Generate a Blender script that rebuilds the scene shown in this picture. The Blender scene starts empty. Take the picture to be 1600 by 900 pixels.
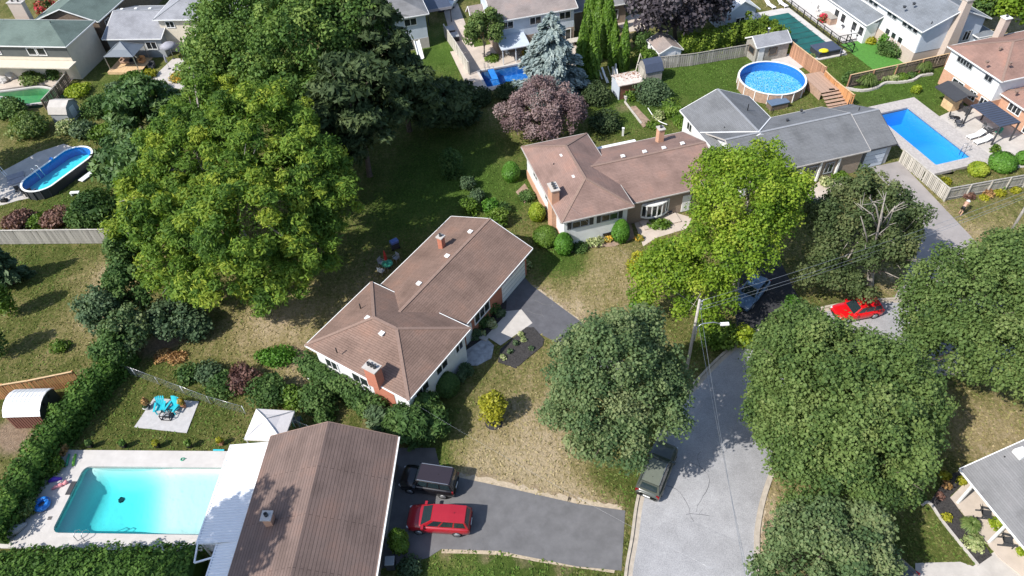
import bpy, math, random
import numpy as np
from mathutils import Vector, Matrix

# ------------------------------------------------------------------ camera, world, sun, exposure
SC = bpy.context.scene
C = SC.collection
rng = np.random.default_rng(11)
random.seed(11)
R = math.radians
F, H = 1110.0, 48.0
TILT, ROLL = R(46), R(3.5)
st, ct, cr, sr = math.sin(TILT), math.cos(TILT), math.cos(ROLL), math.sin(ROLL)

def P(px, py, h=0.0):
    """survey: where the sight line through a photo pixel meets the level h above ground"""
    x, y = px - 800, py - 450
    u, v = (x * cr - y * sr) / F, (x * sr + y * cr) / F
    t = (h - H) / (-st - v * ct)
    return Vector((u * t, (ct - v * st) * t, h))

def mpp(p):
    """metres per photo pixel at a point"""
    return (p[1] * ct - (p[2] - H) * st) / F

X, DN, FW = Vector((1, 0, 0)), Vector((0, -st, -ct)), Vector((0, ct, -st))
right = X * cr + DN * sr
up = -(DN * cr - X * sr)
cam = bpy.data.cameras.new('camera')
cam.sensor_width, cam.lens = 36.0, 36.0 * F / 1600.0
cam.clip_start, cam.clip_end = 0.5, 3000
co = bpy.data.objects.new('camera', cam)
C.objects.link(co)
co.matrix_world = Matrix(((right.x, up.x, -FW.x, 0), (right.y, up.y, -FW.y, 0), (right.z, up.z, -FW.z, H), (0, 0, 0, 1)))
SC.camera = co

SUN_EL, SUN_DIR = R(46), R(30)            # light travels towards +x and a little away
tosun = Vector((-math.cos(SUN_DIR) * math.cos(SUN_EL), -math.sin(SUN_DIR) * math.cos(SUN_EL), math.sin(SUN_EL)))
world = bpy.data.worlds.new('World')
SC.world = world
world.use_nodes = True
wn = world.node_tree
sky = wn.nodes.new('ShaderNodeTexSky')
sky.sky_type = 'NISHITA'
sky.sun_disc = False
sky.sun_elevation = SUN_EL
sky.sun_rotation = math.atan2(tosun.x, tosun.y)
bg = wn.nodes['Background']
bg.inputs['Strength'].default_value = 0.145
wn.links.new(sky.outputs[0], bg.inputs['Color'])
sun = bpy.data.lights.new('sun', 'SUN')
sun.energy, sun.angle, sun.color = 4.5, R(0.55), (1.0, 0.955, 0.88)
so = bpy.data.objects.new('sun', sun)
C.objects.link(so)
so.rotation_euler = tosun.to_track_quat('Z', 'Y').to_euler()
vs = SC.view_settings
vs.view_transform, vs.look, vs.gamma, vs.use_curve_mapping = 'Standard', 'None', 1.0, False
vs.exposure = 0.45
SC.cycles.max_bounces = 8
SC.cycles.transparent_max_bounces = 12
SC.cycles.diffuse_bounces = 3
SC.cycles.glossy_bounces = 3
SC.cycles.caustics_reflective = SC.cycles.caustics_refractive = False

# ------------------------------------------------------------------ materials
def nodes(name):
    m = bpy.data.materials.new(name)
    m.use_nodes = True
    nt = m.node_tree
    return m, nt, nt.nodes['Principled BSDF']

def N(nt, t, **kw):
    n = nt.nodes.new(t)
    for k, v in kw.items():
        if k.startswith('i_'):
            k = k[2:]
            n.inputs[int(k) if k.isdigit() else k].default_value = v
        else:
            setattr(n, k, v)
    return n

def ramp(nt, stops):
    n = nt.nodes.new('ShaderNodeValToRGB')
    el = n.color_ramp.elements
    while len(el) < len(stops):
        el.new(0.5)
    for e, (p, c) in zip(el, stops):
        e.position, e.color = p, (*c, 1)
    return n

def sh(c, k):
    return tuple(min(1, a * k) for a in c)

def mat(name, col, rough=0.7, var=0.18, scale=3.0, bump=0.0, bscale=30.0, metal=0.0, spec=0.35, coord='Object', coat=0):
    m, nt, b = nodes(name)
    b.inputs['Roughness'].default_value = rough
    b.inputs['Metallic'].default_value = metal
    b.inputs['Specular IOR Level'].default_value = spec
    if coat:
        b.inputs['Coat Weight'].default_value = coat
        b.inputs['Coat Roughness'].default_value = 0.05
    tc = N(nt, 'ShaderNodeTexCoord')
    if var:
        n1 = N(nt, 'ShaderNodeTexNoise', i_Scale=scale, i_Detail=6.0, i_Roughness=0.65)
        nt.links.new(tc.outputs[coord], n1.inputs['Vector'])
        r = ramp(nt, [(0.3, sh(col, 1 - var)), (0.7, sh(col, 1 + var))])
        nt.links.new(n1.outputs[0], r.inputs[0])
        nt.links.new(r.outputs[0], b.inputs['Base Color'])
    else:
        b.inputs['Base Color'].default_value = (*col, 1)
    if bump:
        n2 = N(nt, 'ShaderNodeTexNoise', i_Scale=bscale, i_Detail=4.0)
        nt.links.new(tc.outputs[coord], n2.inputs['Vector'])
        bp = N(nt, 'ShaderNodeBump', i_Strength=bump, i_Distance=0.05)
        nt.links.new(n2.outputs[0], bp.inputs['Height'])
        nt.links.new(bp.outputs[0], b.inputs['Normal'])
    return m

def shingle(name, col, w=0.34, h=0.2, blotch=0.3, gap=0.62, warm=(1.12, 0.98, 0.9)):
    """asphalt shingles laid in courses along the roof's own UVs (metres)"""
    m, nt, b = nodes(name)
    b.inputs['Roughness'].default_value = 0.9
    b.inputs['Specular IOR Level'].default_value = 0.2
    uv = N(nt, 'ShaderNodeUVMap')
    br = N(nt, 'ShaderNodeTexBrick', i_Scale=1.0)
    br.offset = 0.5
    br.inputs['Brick Width'].default_value = w
    br.inputs['Row Height'].default_value = h
    br.inputs['Mortar Size'].default_value = 0.022
    br.inputs['Mortar Smooth'].default_value = 0.3
    br.inputs['Color1'].default_value = (*sh(col, 1.07), 1)
    br.inputs['Color2'].default_value = (*sh(col, 0.93), 1)
    br.inputs['Mortar'].default_value = (*sh(col, gap), 1)
    nt.links.new(uv.outputs[0], br.inputs['Vector'])
    n1 = N(nt, 'ShaderNodeTexNoise', i_Scale=0.35, i_Detail=5.0, i_Roughness=0.6)
    nt.links.new(uv.outputs[0], n1.inputs['Vector'])
    r = ramp(nt, [(0.3, (1 - blotch,) * 3), (0.52, (1, 1, 1)), (0.75, tuple(1 + (a - 1) * 1 + blotch * .4 for a in warm))])
    nt.links.new(n1.outputs[0], r.inputs[0])
    mx = N(nt, 'ShaderNodeMix', data_type='RGBA', blend_type='MULTIPLY')
    mx.inputs[0].default_value = 1
    nt.links.new(br.outputs[0], mx.inputs[6])
    nt.links.new(r.outputs[0], mx.inputs[7])
    n2 = N(nt, 'ShaderNodeTexNoise', i_Scale=9.0, i_Detail=6.0, i_Roughness=0.8)
    nt.links.new(uv.outputs[0], n2.inputs['Vector'])
    r2 = ramp(nt, [(0.25, (0.86, 0.86, 0.86)), (0.75, (1.13, 1.13, 1.13))])
    nt.links.new(n2.outputs[0], r2.inputs[0])
    mx2 = N(nt, 'ShaderNodeMix', data_type='RGBA', blend_type='MULTIPLY')
    mx2.inputs[0].default_value = 1
    nt.links.new(mx.outputs[2], mx2.inputs[6])
    nt.links.new(r2.outputs[0], mx2.inputs[7])
    nt.links.new(mx2.outputs[2], b.inputs['Base Color'])
    bp = N(nt, 'ShaderNodeBump', i_Strength=0.5, i_Distance=0.02)
    nt.links.new(br.outputs['Fac'], bp.inputs['Height'])
    bp.invert = True
    nt.links.new(bp.outputs[0], b.inputs['Normal'])
    return m

def leafmat(name, cols, trans=0.3, rough=0.55, spec=0.3):
    """foliage: each leaf's own hue comes from its 'tint' value"""
    m, nt, b = nodes(name)
    a = N(nt, 'ShaderNodeAttribute', attribute_name='tint')
    n = len(cols)
    r = ramp(nt, [(i / (n - 1), c) for i, c in enumerate(cols)])
    nt.links.new(a.outputs['Fac'], r.inputs[0])
    nt.links.new(r.outputs[0], b.inputs['Base Color'])
    b.inputs['Roughness'].default_value = rough
    b.inputs['Specular IOR Level'].default_value = spec
    t = N(nt, 'ShaderNodeBsdfTranslucent')
    br = N(nt, 'ShaderNodeMix', data_type='RGBA', blend_type='MULTIPLY')
    br.inputs[0].default_value = 1
    br.inputs[7].default_value = (1.25, 1.3, 0.6, 1)
    nt.links.new(r.outputs[0], br.inputs[6])
    nt.links.new(br.outputs[2], t.inputs['Color'])
    ms = N(nt, 'ShaderNodeMixShader')
    ms.inputs[0].default_value = trans
    nt.links.new(b.outputs[0], ms.inputs[1])
    nt.links.new(t.outputs[0], ms.inputs[2])
    nt.links.new(ms.outputs[0], nt.nodes['Material Output'].inputs['Surface'])
    return m

def watermat(name, absorb, density):
    """clear water: see-through surface with a reflective sheen, colour from the depth of water the light crosses"""
    m, nt, b = nodes(name)
    nt.nodes.remove(b)
    out = nt.nodes['Material Output']
    tr = N(nt, 'ShaderNodeBsdfTransparent')
    gl = N(nt, 'ShaderNodeBsdfGlossy', i_Roughness=0.06)
    fr = N(nt, 'ShaderNodeFresnel', i_IOR=1.33)
    tc = N(nt, 'ShaderNodeTexCoord')
    no = N(nt, 'ShaderNodeTexNoise', i_Scale=2.2, i_Detail=4.0)
    nt.links.new(tc.outputs['Object'], no.inputs['Vector'])
    bp = N(nt, 'ShaderNodeBump', i_Strength=0.35, i_Distance=0.08)
    nt.links.new(no.outputs[0], bp.inputs['Height'])
    nt.links.new(bp.outputs[0], gl.inputs['Normal'])
    nt.links.new(bp.outputs[0], fr.inputs['Normal'])
    ms = N(nt, 'ShaderNodeMixShader')
    nt.links.new(fr.outputs[0], ms.inputs[0])
    nt.links.new(tr.outputs[0], ms.inputs[1])
    nt.links.new(gl.outputs[0], ms.inputs[2])
    nt.links.new(ms.outputs[0], out.inputs['Surface'])
    va = N(nt, 'ShaderNodeVolumeAbsorption', i_Density=density)
    va.inputs['Color'].default_value = (*absorb, 1)
    nt.links.new(va.outputs[0], out.inputs['Volume'])
    return m

def linermat(name, col, bright, scale=5.0, amt=0.5):
    """vinyl pool liner: its print and rippling water light both put into the colour"""
    m, nt, b = nodes(name)
    b.inputs['Roughness'].default_value = 0.5
    tc = N(nt, 'ShaderNodeTexCoord')
    vo = N(nt, 'ShaderNodeTexVoronoi', feature='DISTANCE_TO_EDGE', i_Scale=scale)
    no = N(nt, 'ShaderNodeTexNoise', i_Scale=scale * 0.7, i_Detail=2.0)
    mp = N(nt, 'ShaderNodeMix', data_type='RGBA')
    mp.inputs[0].default_value = 0.25
    nt.links.new(tc.outputs['Object'], no.inputs['Vector'])
    nt.links.new(tc.outputs['Object'], mp.inputs[6])
    nt.links.new(no.outputs['Color'], mp.inputs[7])
    nt.links.new(mp.outputs[2], vo.inputs['Vector'])
    r = ramp(nt, [(0.0, tuple(a * (1 - amt) + c * amt for a, c in zip(col, bright))), (0.12, col), (1.0, sh(col, 0.92))])  # bright cell edges paint wavering light onto the liner
    nt.links.new(vo.outputs['Distance'], r.inputs[0])
    nt.links.new(r.outputs[0], b.inputs['Base Color'])
    return m

M = {}
M['roof_a'] = shingle('brown_shingles_center', (0.222, 0.15, 0.122), h=0.19, w=1.0, gap=0.66)
M['roof_b'] = shingle('brown_shingles_rose', (0.272, 0.182, 0.155), h=0.16, w=1.0, gap=0.8)
M['roof_d'] = shingle('brown_shingles_dark', (0.178, 0.128, 0.112), h=0.235, w=7.0, gap=0.56)
M['roof_f'] = shingle('brown_shingles_far', (0.29, 0.18, 0.148), h=0.16, w=1.0, gap=0.8)
M['roof_c'] = shingle('grey_shingles', (0.178, 0.184, 0.194), h=0.16, w=1.0, gap=0.75, warm=(1, 1, 1.03))
M['roof_e'] = shingle('blue_grey_shingles', (0.205, 0.222, 0.245), h=0.16, w=1.0, gap=0.75, warm=(1, 1, 1.03))
M['roof_g'] = shingle('pale_grey_shingles', (0.215, 0.215, 0.22), h=0.16, w=4.0, gap=0.88, warm=(1.03, 1, 1))
M['roof_h'] = shingle('green_shingles', (0.14, 0.185, 0.165), h=0.16, gap=0.8, warm=(1, 1, 1))
M['roof_i'] = shingle('mid_grey_shingles', (0.3, 0.305, 0.33), h=0.16, gap=0.8, warm=(1, 1, 1))
M['roof_k'] = shingle('taupe_shingles', (0.31, 0.265, 0.25), h=0.16, gap=0.8)
M['cap_a'] = mat('ridge_shingles_brown', (0.245, 0.168, 0.137), 0.9, 0.15, 6)
M['cap_grey'] = mat('ridge_shingles_grey', (0.27, 0.28, 0.3), 0.9, 0.15, 6)
M['white'] = mat('white_paint', (0.78, 0.78, 0.77), 0.5, 0.05, 2)
M['white_metal'] = mat('white_metal', (0.8, 0.81, 0.82), 0.35, 0.03, 2)
M['siding_white'] = mat('white_siding', (0.72, 0.73, 0.74), 0.55, 0.06, 1.5)
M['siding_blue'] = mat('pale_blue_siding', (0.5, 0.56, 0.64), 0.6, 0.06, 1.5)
M['siding_grey'] = mat('grey_siding', (0.33, 0.35, 0.37), 0.6, 0.08, 1.5)
M['siding_cream'] = mat('cream_siding', (0.62, 0.56, 0.46), 0.6, 0.06, 1.5)
M['siding_dark'] = mat('dark_siding', (0.09, 0.1, 0.1), 0.6, 0.1, 1.5)
M['glass'] = mat('window_glass', (0.02, 0.025, 0.03), 0.06, 0, spec=0.8)
M['black'] = mat('black_metal', (0.012, 0.012, 0.014), 0.45, 0)
M['dark'] = mat('dark_grey_metal', (0.05, 0.052, 0.058), 0.5, 0.1)
M['steel'] = mat('steel', (0.55, 0.56, 0.58), 0.3, 0.05, metal=0.8)
M['brick_red'] = None
def brick(name, c1, c2, mortar):
    m, nt, b = nodes(name)
    b.inputs['Roughness'].default_value = 0.85
    tc = N(nt, 'ShaderNodeTexCoord')
    sx = N(nt, 'ShaderNodeSeparateXYZ')
    ad = N(nt, 'ShaderNodeMath', operation='ADD')
    cx = N(nt, 'ShaderNodeCombineXYZ')
    nt.links.new(tc.outputs['Object'], sx.inputs[0])
    nt.links.new(sx.outputs[0], ad.inputs[0]); nt.links.new(sx.outputs[1], ad.inputs[1])
    nt.links.new(ad.outputs[0], cx.inputs[0]); nt.links.new(sx.outputs[2], cx.inputs[1])
    br = N(nt, 'ShaderNodeTexBrick', i_Scale=1.0)
    br.inputs['Brick Width'].default_value = 0.24
    br.inputs['Row Height'].default_value = 0.08
    br.inputs['Mortar Size'].default_value = 0.008
    br.inputs['Color1'].default_value = (*c1, 1)
    br.inputs['Color2'].default_value = (*c2, 1)
    br.inputs['Mortar'].default_value = (*mortar, 1)
    nt.links.new(cx.outputs[0], br.inputs['Vector'])
    nt.links.new(br.outputs[0], b.inputs['Base Color'])
    return m
M['brick_red'] = brick('red_brick', (0.42, 0.13, 0.075), (0.5, 0.17, 0.1), (0.35, 0.2, 0.15))
M['brick_orange'] = brick('orange_brick', (0.5, 0.25, 0.15), (0.58, 0.32, 0.2), (0.5, 0.38, 0.3))
M['brick_brown'] = brick('brown_brick', (0.26, 0.19, 0.14), (0.32, 0.24, 0.18), (0.3, 0.27, 0.24))
M['brick_pale'] = brick('pale_brick', (0.45, 0.36, 0.3), (0.5, 0.4, 0.34), (0.5, 0.46, 0.42))
M['concrete'] = mat('concrete', (0.47, 0.44, 0.41), 0.85, 0.14, 0.9, 0.15, 20)
M['concrete_warm'] = mat('warm_concrete', (0.5, 0.43, 0.37), 0.85, 0.14, 0.7, 0.15, 20)
M['concrete_pale'] = mat('pale_concrete', (0.52, 0.495, 0.475), 0.85, 0.1, 0.9, 0.1, 20)
M['pavers'] = mat('grey_pavers', (0.42, 0.39, 0.37), 0.85, 0.2, 4.0, 0.3, 9)
M['flagstone'] = mat('flagstone', (0.36, 0.38, 0.4), 0.8, 0.4, 1.8, 0.4, 3)
def roadmat():
    m, nt, b = nodes('worn_road')
    b.inputs['Roughness'].default_value = 0.9
    b.inputs['Specular IOR Level'].default_value = 0.2
    tc = N(nt, 'ShaderNodeTexCoord')
    col = None
    for i, (sc, lo, hi, dt) in enumerate(((0.13, 0.86, 1.1, 3), (0.9, 0.9, 1.08, 6), (16.0, 0.8, 1.2, 3))):
        n = N(nt, 'ShaderNodeTexNoise', i_Scale=sc, i_Detail=float(dt), i_Roughness=0.7)
        nt.links.new(tc.outputs['Object'], n.inputs['Vector'])
        r = ramp(nt, [(0.35, (lo,) * 3), (0.65, (hi,) * 3)])
        nt.links.new(n.outputs[0], r.inputs[0])
        mx = N(nt, 'ShaderNodeMix', data_type='RGBA', blend_type='MULTIPLY')
        mx.inputs[0].default_value = 1
        nt.links.new(r.outputs[0], mx.inputs[6])
        if col is None: mx.inputs[7].default_value = (0.325, 0.325, 0.338, 1)
        else: nt.links.new(col, mx.inputs[7])
        col = mx.outputs[2]
    nt.links.new(col, b.inputs['Base Color'])
    return m
M['road'] = roadmat()
M['asphalt'] = mat('asphalt', (0.105, 0.105, 0.117), 0.85, 0.22, 0.9, 0.3, 40)
M['asphalt_grey'] = mat('grey_asphalt', (0.14, 0.138, 0.142), 0.85, 0.18, 0.9, 0.3, 40)
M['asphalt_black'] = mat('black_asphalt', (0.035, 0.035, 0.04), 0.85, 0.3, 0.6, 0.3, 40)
M['drive_mauve'] = mat('mauve_concrete_drive', (0.3, 0.275, 0.265), 0.85, 0.14, 0.5, 0.15, 30)
M['kerb'] = mat('kerb_concrete', (0.42, 0.37, 0.31), 0.85, 0.2, 2.0, 0.2, 20)
M['mulch'] = mat('dark_mulch', (0.045, 0.042, 0.042), 0.95, 0.6, 9.0, 0.9, 18)
M['soil'] = mat('bare_soil', (0.3, 0.215, 0.16), 0.95, 0.35, 2.5, 0.6, 14)
M['wood_new'] = mat('new_cedar', (0.5, 0.25, 0.11), 0.75, 0.3, 4)
M['wood_cedar'] = mat('aged_cedar', (0.4, 0.22, 0.14), 0.75, 0.3, 4)
M['wood_pine'] = mat('pale_pine', (0.6, 0.42, 0.24), 0.75, 0.2, 4)
M['wood_grey'] = mat('grey_weathered_wood', (0.33, 0.31, 0.28), 0.85, 0.3, 4)
M['wood_pale'] = mat('pale_weathered_wood', (0.48, 0.45, 0.4), 0.85, 0.25, 4)
M['wood_brown'] = mat('brown_weathered_wood', (0.17, 0.13, 0.1), 0.85, 0.3, 4)
M['deck'] = mat('deck_boards', (0.4, 0.27, 0.2), 0.75, 0.25, 3)
M['bark'] = mat('bark', (0.11, 0.085, 0.07), 0.95, 0.4, 5, 0.8, 12)
M['bark_pale'] = mat('pale_bark', (0.3, 0.27, 0.24), 0.95, 0.3, 5, 0.5, 12)
M['pole_wood'] = mat('pole_wood', (0.4, 0.37, 0.34), 0.85, 0.25, 4, 0.3, 20)
M['teal'] = mat('teal_plastic', (0.03, 0.46, 0.55), 0.45, 0.05)
M['blue_vinyl'] = mat('blue_vinyl', (0.03, 0.2, 0.62), 0.25, 0.25, 2)
M['pink'] = mat('pink_vinyl', (0.8, 0.33, 0.35), 0.35, 0.2, 3)
M['purple'] = mat('purple_vinyl', (0.13, 0.06, 0.5), 0.35, 0.2, 3)
M['lime'] = mat('lime_foam', (0.2, 0.55, 0.07), 0.6, 0.1)
M['green_plastic'] = mat('green_plastic', (0.05, 0.32, 0.2), 0.5, 0.1)
M['yellow'] = mat('yellow_plastic', (0.72, 0.6, 0.02), 0.4, 0.05)
M['red_cloth'] = mat('red_cloth', (0.4, 0.04, 0.03), 0.8, 0.15)
M['grey_cloth'] = mat('grey_cloth', (0.3, 0.3, 0.34), 0.8, 0.12)
M['gazebo_roof'] = mat('slate_metal', (0.13, 0.155, 0.185), 0.5, 0.08)
M['white_cloth'] = mat('white_cloth', (0.75, 0.71, 0.7), 0.75, 0.05)
M['navy'] = mat('navy_cover', (0.055, 0.07, 0.11), 0.6, 0.1)
M['green_cover'] = mat('green_pool_cover', (0.012, 0.1, 0.095), 0.7, 0.25, 0.8)
M['terracotta'] = mat('terracotta', (0.42, 0.2, 0.12), 0.8, 0.15)
M['turf'] = mat('artificial_turf', (0.075, 0.22, 0.035), 0.9, 0.2, 3, 0.5, 60)
M['deep_skin'] = None
M['flagwood'] = mat('light_planks', (0.44, 0.43, 0.43), 0.8, 0.1, 3)

# ------------------------------------------------------------------ objects
def tag(o, label=None, cat=None, group=None, kind=None):
    if label: o['label'] = label
    if cat: o['category'] = cat
    if group: o['group'] = group
    if kind: o['kind'] = kind
    return o

def thing(name, label, cat, loc=(0, 0, 0), rz=0.0, group=None):
    o = bpy.data.objects.new(name, None)
    o.empty_display_size = 0.2
    C.objects.link(o)
    o.location = loc
    o.rotation_euler = (0, 0, rz)
    return tag(o, label, cat, group)

def link(name, me, parent=None, loc=(0, 0, 0), rot=(0, 0, 0), scale=None):
    o = bpy.data.objects.new(name, me)
    C.objects.link(o)
    o.parent = parent
    o.location = loc
    o.rotation_euler = rot
    if scale: o.scale = scale
    return o

def dup(src, loc, rz, label=None, scale=None):
    """a copy of a thing with copies of its parts and sub-parts (mesh data shared)"""
    r = src.copy()
    C.objects.link(r)
    r.location = loc
    r.rotation_euler = (0, 0, rz)
    if scale: r.scale = scale
    if label: r['label'] = label
    for ch in src.children:
        c = ch.copy()
        C.objects.link(c)
        c.parent = r
        for g in ch.children:
            d = g.copy()
            C.objects.link(d)
            d.parent = c
    return r

class MB:
    """collects shapes into one mesh"""
    def __init__(s):
        s.v, s.f, s.smooth = [], [], []
    def add(s, vs, fs, smooth=False):
        n = len(s.v)
        s.v += [tuple(v) for v in vs]
        s.f += [tuple(i + n for i in f) for f in fs]
        s.smooth += [smooth] * len(fs)
        return s
    def box(s, x0, y0, z0, x1, y1, z1):
        vs = [(x, y, z) for z in (z0, z1) for x, y in ((x0, y0), (x1, y0), (x1, y1), (x0, y1))]
        return s.add(vs, [(3, 2, 1, 0), (4, 5, 6, 7), (0, 1, 5, 4), (1, 2, 6, 5), (2, 3, 7, 6), (3, 0, 4, 7)])
    def cbox(s, c, d, rz=0.0, rx=0.0):
        m = Matrix.Translation(c) @ Matrix.Rotation(rz, 4, 'Z') @ Matrix.Rotation(rx, 4, 'X')
        vs = [m @ Vector((x * d[0] / 2, y * d[1] / 2, z * d[2] / 2)) for z in (-1, 1) for x, y in ((-1, -1), (1, -1), (1, 1), (-1, 1))]
        return s.add(vs, [(3, 2, 1, 0), (4, 5, 6, 7), (0, 1, 5, 4), (1, 2, 6, 5), (2, 3, 7, 6), (3, 0, 4, 7)])
    def bar(s, a, b, w, h=None):
        """box beam from a to b"""
        a, b = Vector(a), Vector(b)
        h = h or w
        d = (b - a).normalized()
        u = Vector((0, 0, 1)).cross(d)
        u = Vector((1, 0, 0)) if u.length < 1e-4 else u.normalized()
        q = d.cross(u)
        vs = [p + u * (i * w / 2) + q * (j * h / 2) for p in (a, b) for i, j in ((-1, -1), (1, -1), (1, 1), (-1, 1))]
        return s.add(vs, [(3, 2, 1, 0), (4, 5, 6, 7), (0, 1, 5, 4), (1, 2, 6, 5), (2, 3, 7, 6), (3, 0, 4, 7)])
    def tube(s, pts, rad, n=8, cap=True):
        pts = [Vector(p) for p in pts]
        if not hasattr(rad, '__len__'): rad = [rad] * len(pts)
        vs, fs = [], []
        ref = Vector((0.31, 0.2, 0.93))
        for i, p in enumerate(pts):
            d = (pts[min(i + 1, len(pts) - 1)] - pts[max(i - 1, 0)]).normalized()
            u = d.cross(ref)
            if u.length < 0.05: u = d.cross(Vector((1, 0, 0)))
            u.normalize()
            w = d.cross(u)
            for k in range(n):
                a = 2 * math.pi * k / n
                vs.append(p + (u * math.cos(a) + w * math.sin(a)) * rad[i])
        for i in range(len(pts) - 1):
            for k in range(n):
                fs.append((i * n + k, i * n + (k + 1) % n, (i + 1) * n + (k + 1) % n, (i + 1) * n + k))
        if cap:
            fs += [tuple(range(n))[::-1], tuple(range((len(pts) - 1) * n, len(pts) * n))]
        return s.add(vs, fs, True)
    def lathe(s, prof, c=(0, 0, 0), n=16, sx=1, sy=1):
        vs, fs = [], []
        for r_, z in prof:
            for k in range(n):
                a = 2 * math.pi * k / n
                vs.append((c[0] + r_ * math.cos(a) * sx, c[1] + r_ * math.sin(a) * sy, c[2] + z))
        for i in range(len(prof) - 1):
            for k in range(n):
                fs.append((i * n + k, i * n + (k + 1) % n, (i + 1) * n + (k + 1) % n, (i + 1) * n + k))
        fs += [tuple(range(n))[::-1], tuple(range((len(prof) - 1) * n, len(prof) * n))]
        return s.add(vs, fs, True)
    def prism(s, poly, z0, z1):
        n = len(poly)
        area = sum(poly[i][0] * poly[(i + 1) % n][1] - poly[(i + 1) % n][0] * poly[i][1] for i in range(n))
        if area < 0: poly = poly[::-1]
        vs = [(p[0], p[1], z0) for p in poly] + [(p[0], p[1], z1) for p in poly]
        fs = [tuple(range(n))[::-1], tuple(range(n, 2 * n))] + [(i, (i + 1) % n, n + (i + 1) % n, n + i) for i in range(n)]
        return s.add(vs, fs)
    def mesh(s, name, m, off=None, bevel=None):
        me = bpy.data.meshes.new(name)
        vs = s.v if off is None else [(v[0] - off[0], v[1] - off[1], v[2] - off[2]) for v in s.v]
        me.from_pydata(vs, [], s.f)
        me.polygons.foreach_set('use_smooth', s.smooth)
        if m: me.materials.append(m)
        me.update()
        return me
    def build(s, name, m, parent=None, off=None, bevel=0, auto=False):
        o = link(name, s.mesh(name, m, off), parent)
        if bevel:
            b = o.modifiers.new('bevel', 'BEVEL')
            b.width, b.segments, b.limit_method = bevel, 2, 'ANGLE'
        return o

def structure(name, mb, m, label, cat=None):
    o = mb.build(name, m)
    return tag(o, label, cat or name.replace('_', ' '), kind='structure')
# ------------------------------------------------------------------ ground, lawns, paving
def inside(px, py, poly):
    r = np.zeros(px.shape, bool)
    n = len(poly)
    for i in range(n):
        x0, y0 = poly[i][0], poly[i][1]
        x1, y1 = poly[(i + 1) % n][0], poly[(i + 1) % n][1]
        cnd = ((y0 > py) != (y1 > py))
        with np.errstate(divide='ignore', invalid='ignore'):
            xx = (x1 - x0) * (py - y0) / (y1 - y0 + 1e-12) + x0
        r ^= cnd & (px < xx)
    return r

def rectw(c, ang, x0, y0, x1, y1):
    """world corners of a rectangle given in a frame at c turned by ang"""
    ca, sa = math.cos(ang), math.sin(ang)
    return [(c[0] + x * ca - y * sa, c[1] + x * sa + y * ca) for x, y in ((x0, y0), (x1, y0), (x1, y1), (x0, y1))]

A14 = R(13.7)
AL = R(-4.5)
# in-ground pools: (corner, angle, length along angle, width)
PL0 = P(80, 834)                                   # bottom-left pool, near left corner
POOL_L = rectw(PL0, AL, 0, 0, 12.0, 5.45)
PR0 = P(1461.7, 259.3)
POOL_R = rectw(PR0, A14, -0.0, 0, 4.6, 10.6)
PM0 = P(748, 112)
POOL_M = rectw(PM0, A14, 0.0, -4.4, 8.2, 0)
PC0 = P(1312, 84)
POOL_C = rectw(PC0, A14, -4.6, 0.0, 0, 12.6)
PG0 = P(22, 150)
KID = [(-30, 146), (0, 143.5), (31, 140), (62, 136.5), (84, 141), (91, 149), (78, 158), (52, 162), (37, 163), (22, 155), (0, 151), (-30, 153)]
POOL_G = [tuple(P(*p)[:2]) for p in KID]
POOLS = [POOL_L, POOL_R, POOL_M, POOL_C, POOL_G]

xs = np.unique(np.concatenate([np.arange(-84, 84.1, 0.7), np.array([-900, -500, -300, -180, -120, -96, 96, 120, 180, 300, 500, 900])]))
ys = np.unique(np.concatenate([np.arange(6, 128, 0.7), np.array([-300, -120, -40, -12, 0, 134, 145, 165, 200, 300, 500, 1000])]))
gx, gy = np.meshgrid(xs, ys)
gz = np.zeros_like(gx)
for pl in POOLS[:3] + [POOL_G]:
    c0 = np.mean(np.array(pl), axis=0)
    big = [tuple(c0 + (np.array(p) - c0) * (1 + 1.25 / np.linalg.norm(np.array(p) - c0))) for p in pl]
    gz[inside(gx, gy, big)] = -3.2
dry = np.full(gx.shape, 0.38)
dirt = np.zeros_like(gx)
lush = np.zeros_like(gx)
def blob(arr, px, py, rad, amt, sq=1.0):
    p = P(px, py)
    d2 = ((gx - p.x) ** 2 + ((gy - p.y) / sq) ** 2) / rad ** 2
    arr += amt * np.exp(-d2 * 1.2)
for a in ((790, 700, 5.5, .55), (860, 740, 4, .35), (960, 420, 5, .35), (860, 590, 4, .3), (900, 470, 4, .2), (170, 430, 3, .5), (150, 500, 3, .4),
          (430, 515, 4, .55), (330, 540, 4, .25), (1560, 370, 6, .3), (1560, 680, 4, .45), (1190, 800, 3, .5), (1185, 860, 3, .5), (1130, 465, 5, .2),
          (1560, 50, 7, .4), (560, 470, 4, .35), (1400, 440, 3, .3), (470, 590, 3, .4), (985, 60, 5, .4), (930, 120, 2, .4), (320, 375, 8, .3)):
    blob(dry, *a)
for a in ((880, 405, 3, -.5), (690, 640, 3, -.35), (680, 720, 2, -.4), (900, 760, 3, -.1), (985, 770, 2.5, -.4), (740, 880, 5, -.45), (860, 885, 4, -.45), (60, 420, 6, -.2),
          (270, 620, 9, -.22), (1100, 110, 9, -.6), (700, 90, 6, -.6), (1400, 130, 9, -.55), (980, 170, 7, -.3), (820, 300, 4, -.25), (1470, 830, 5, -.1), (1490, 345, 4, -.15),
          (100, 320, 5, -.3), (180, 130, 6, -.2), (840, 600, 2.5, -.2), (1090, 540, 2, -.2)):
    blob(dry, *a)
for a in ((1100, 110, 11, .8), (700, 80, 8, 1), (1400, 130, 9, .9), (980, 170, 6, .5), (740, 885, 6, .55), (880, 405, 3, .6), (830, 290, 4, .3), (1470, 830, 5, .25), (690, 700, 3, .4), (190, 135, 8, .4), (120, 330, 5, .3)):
    blob(lush, *a)
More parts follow.
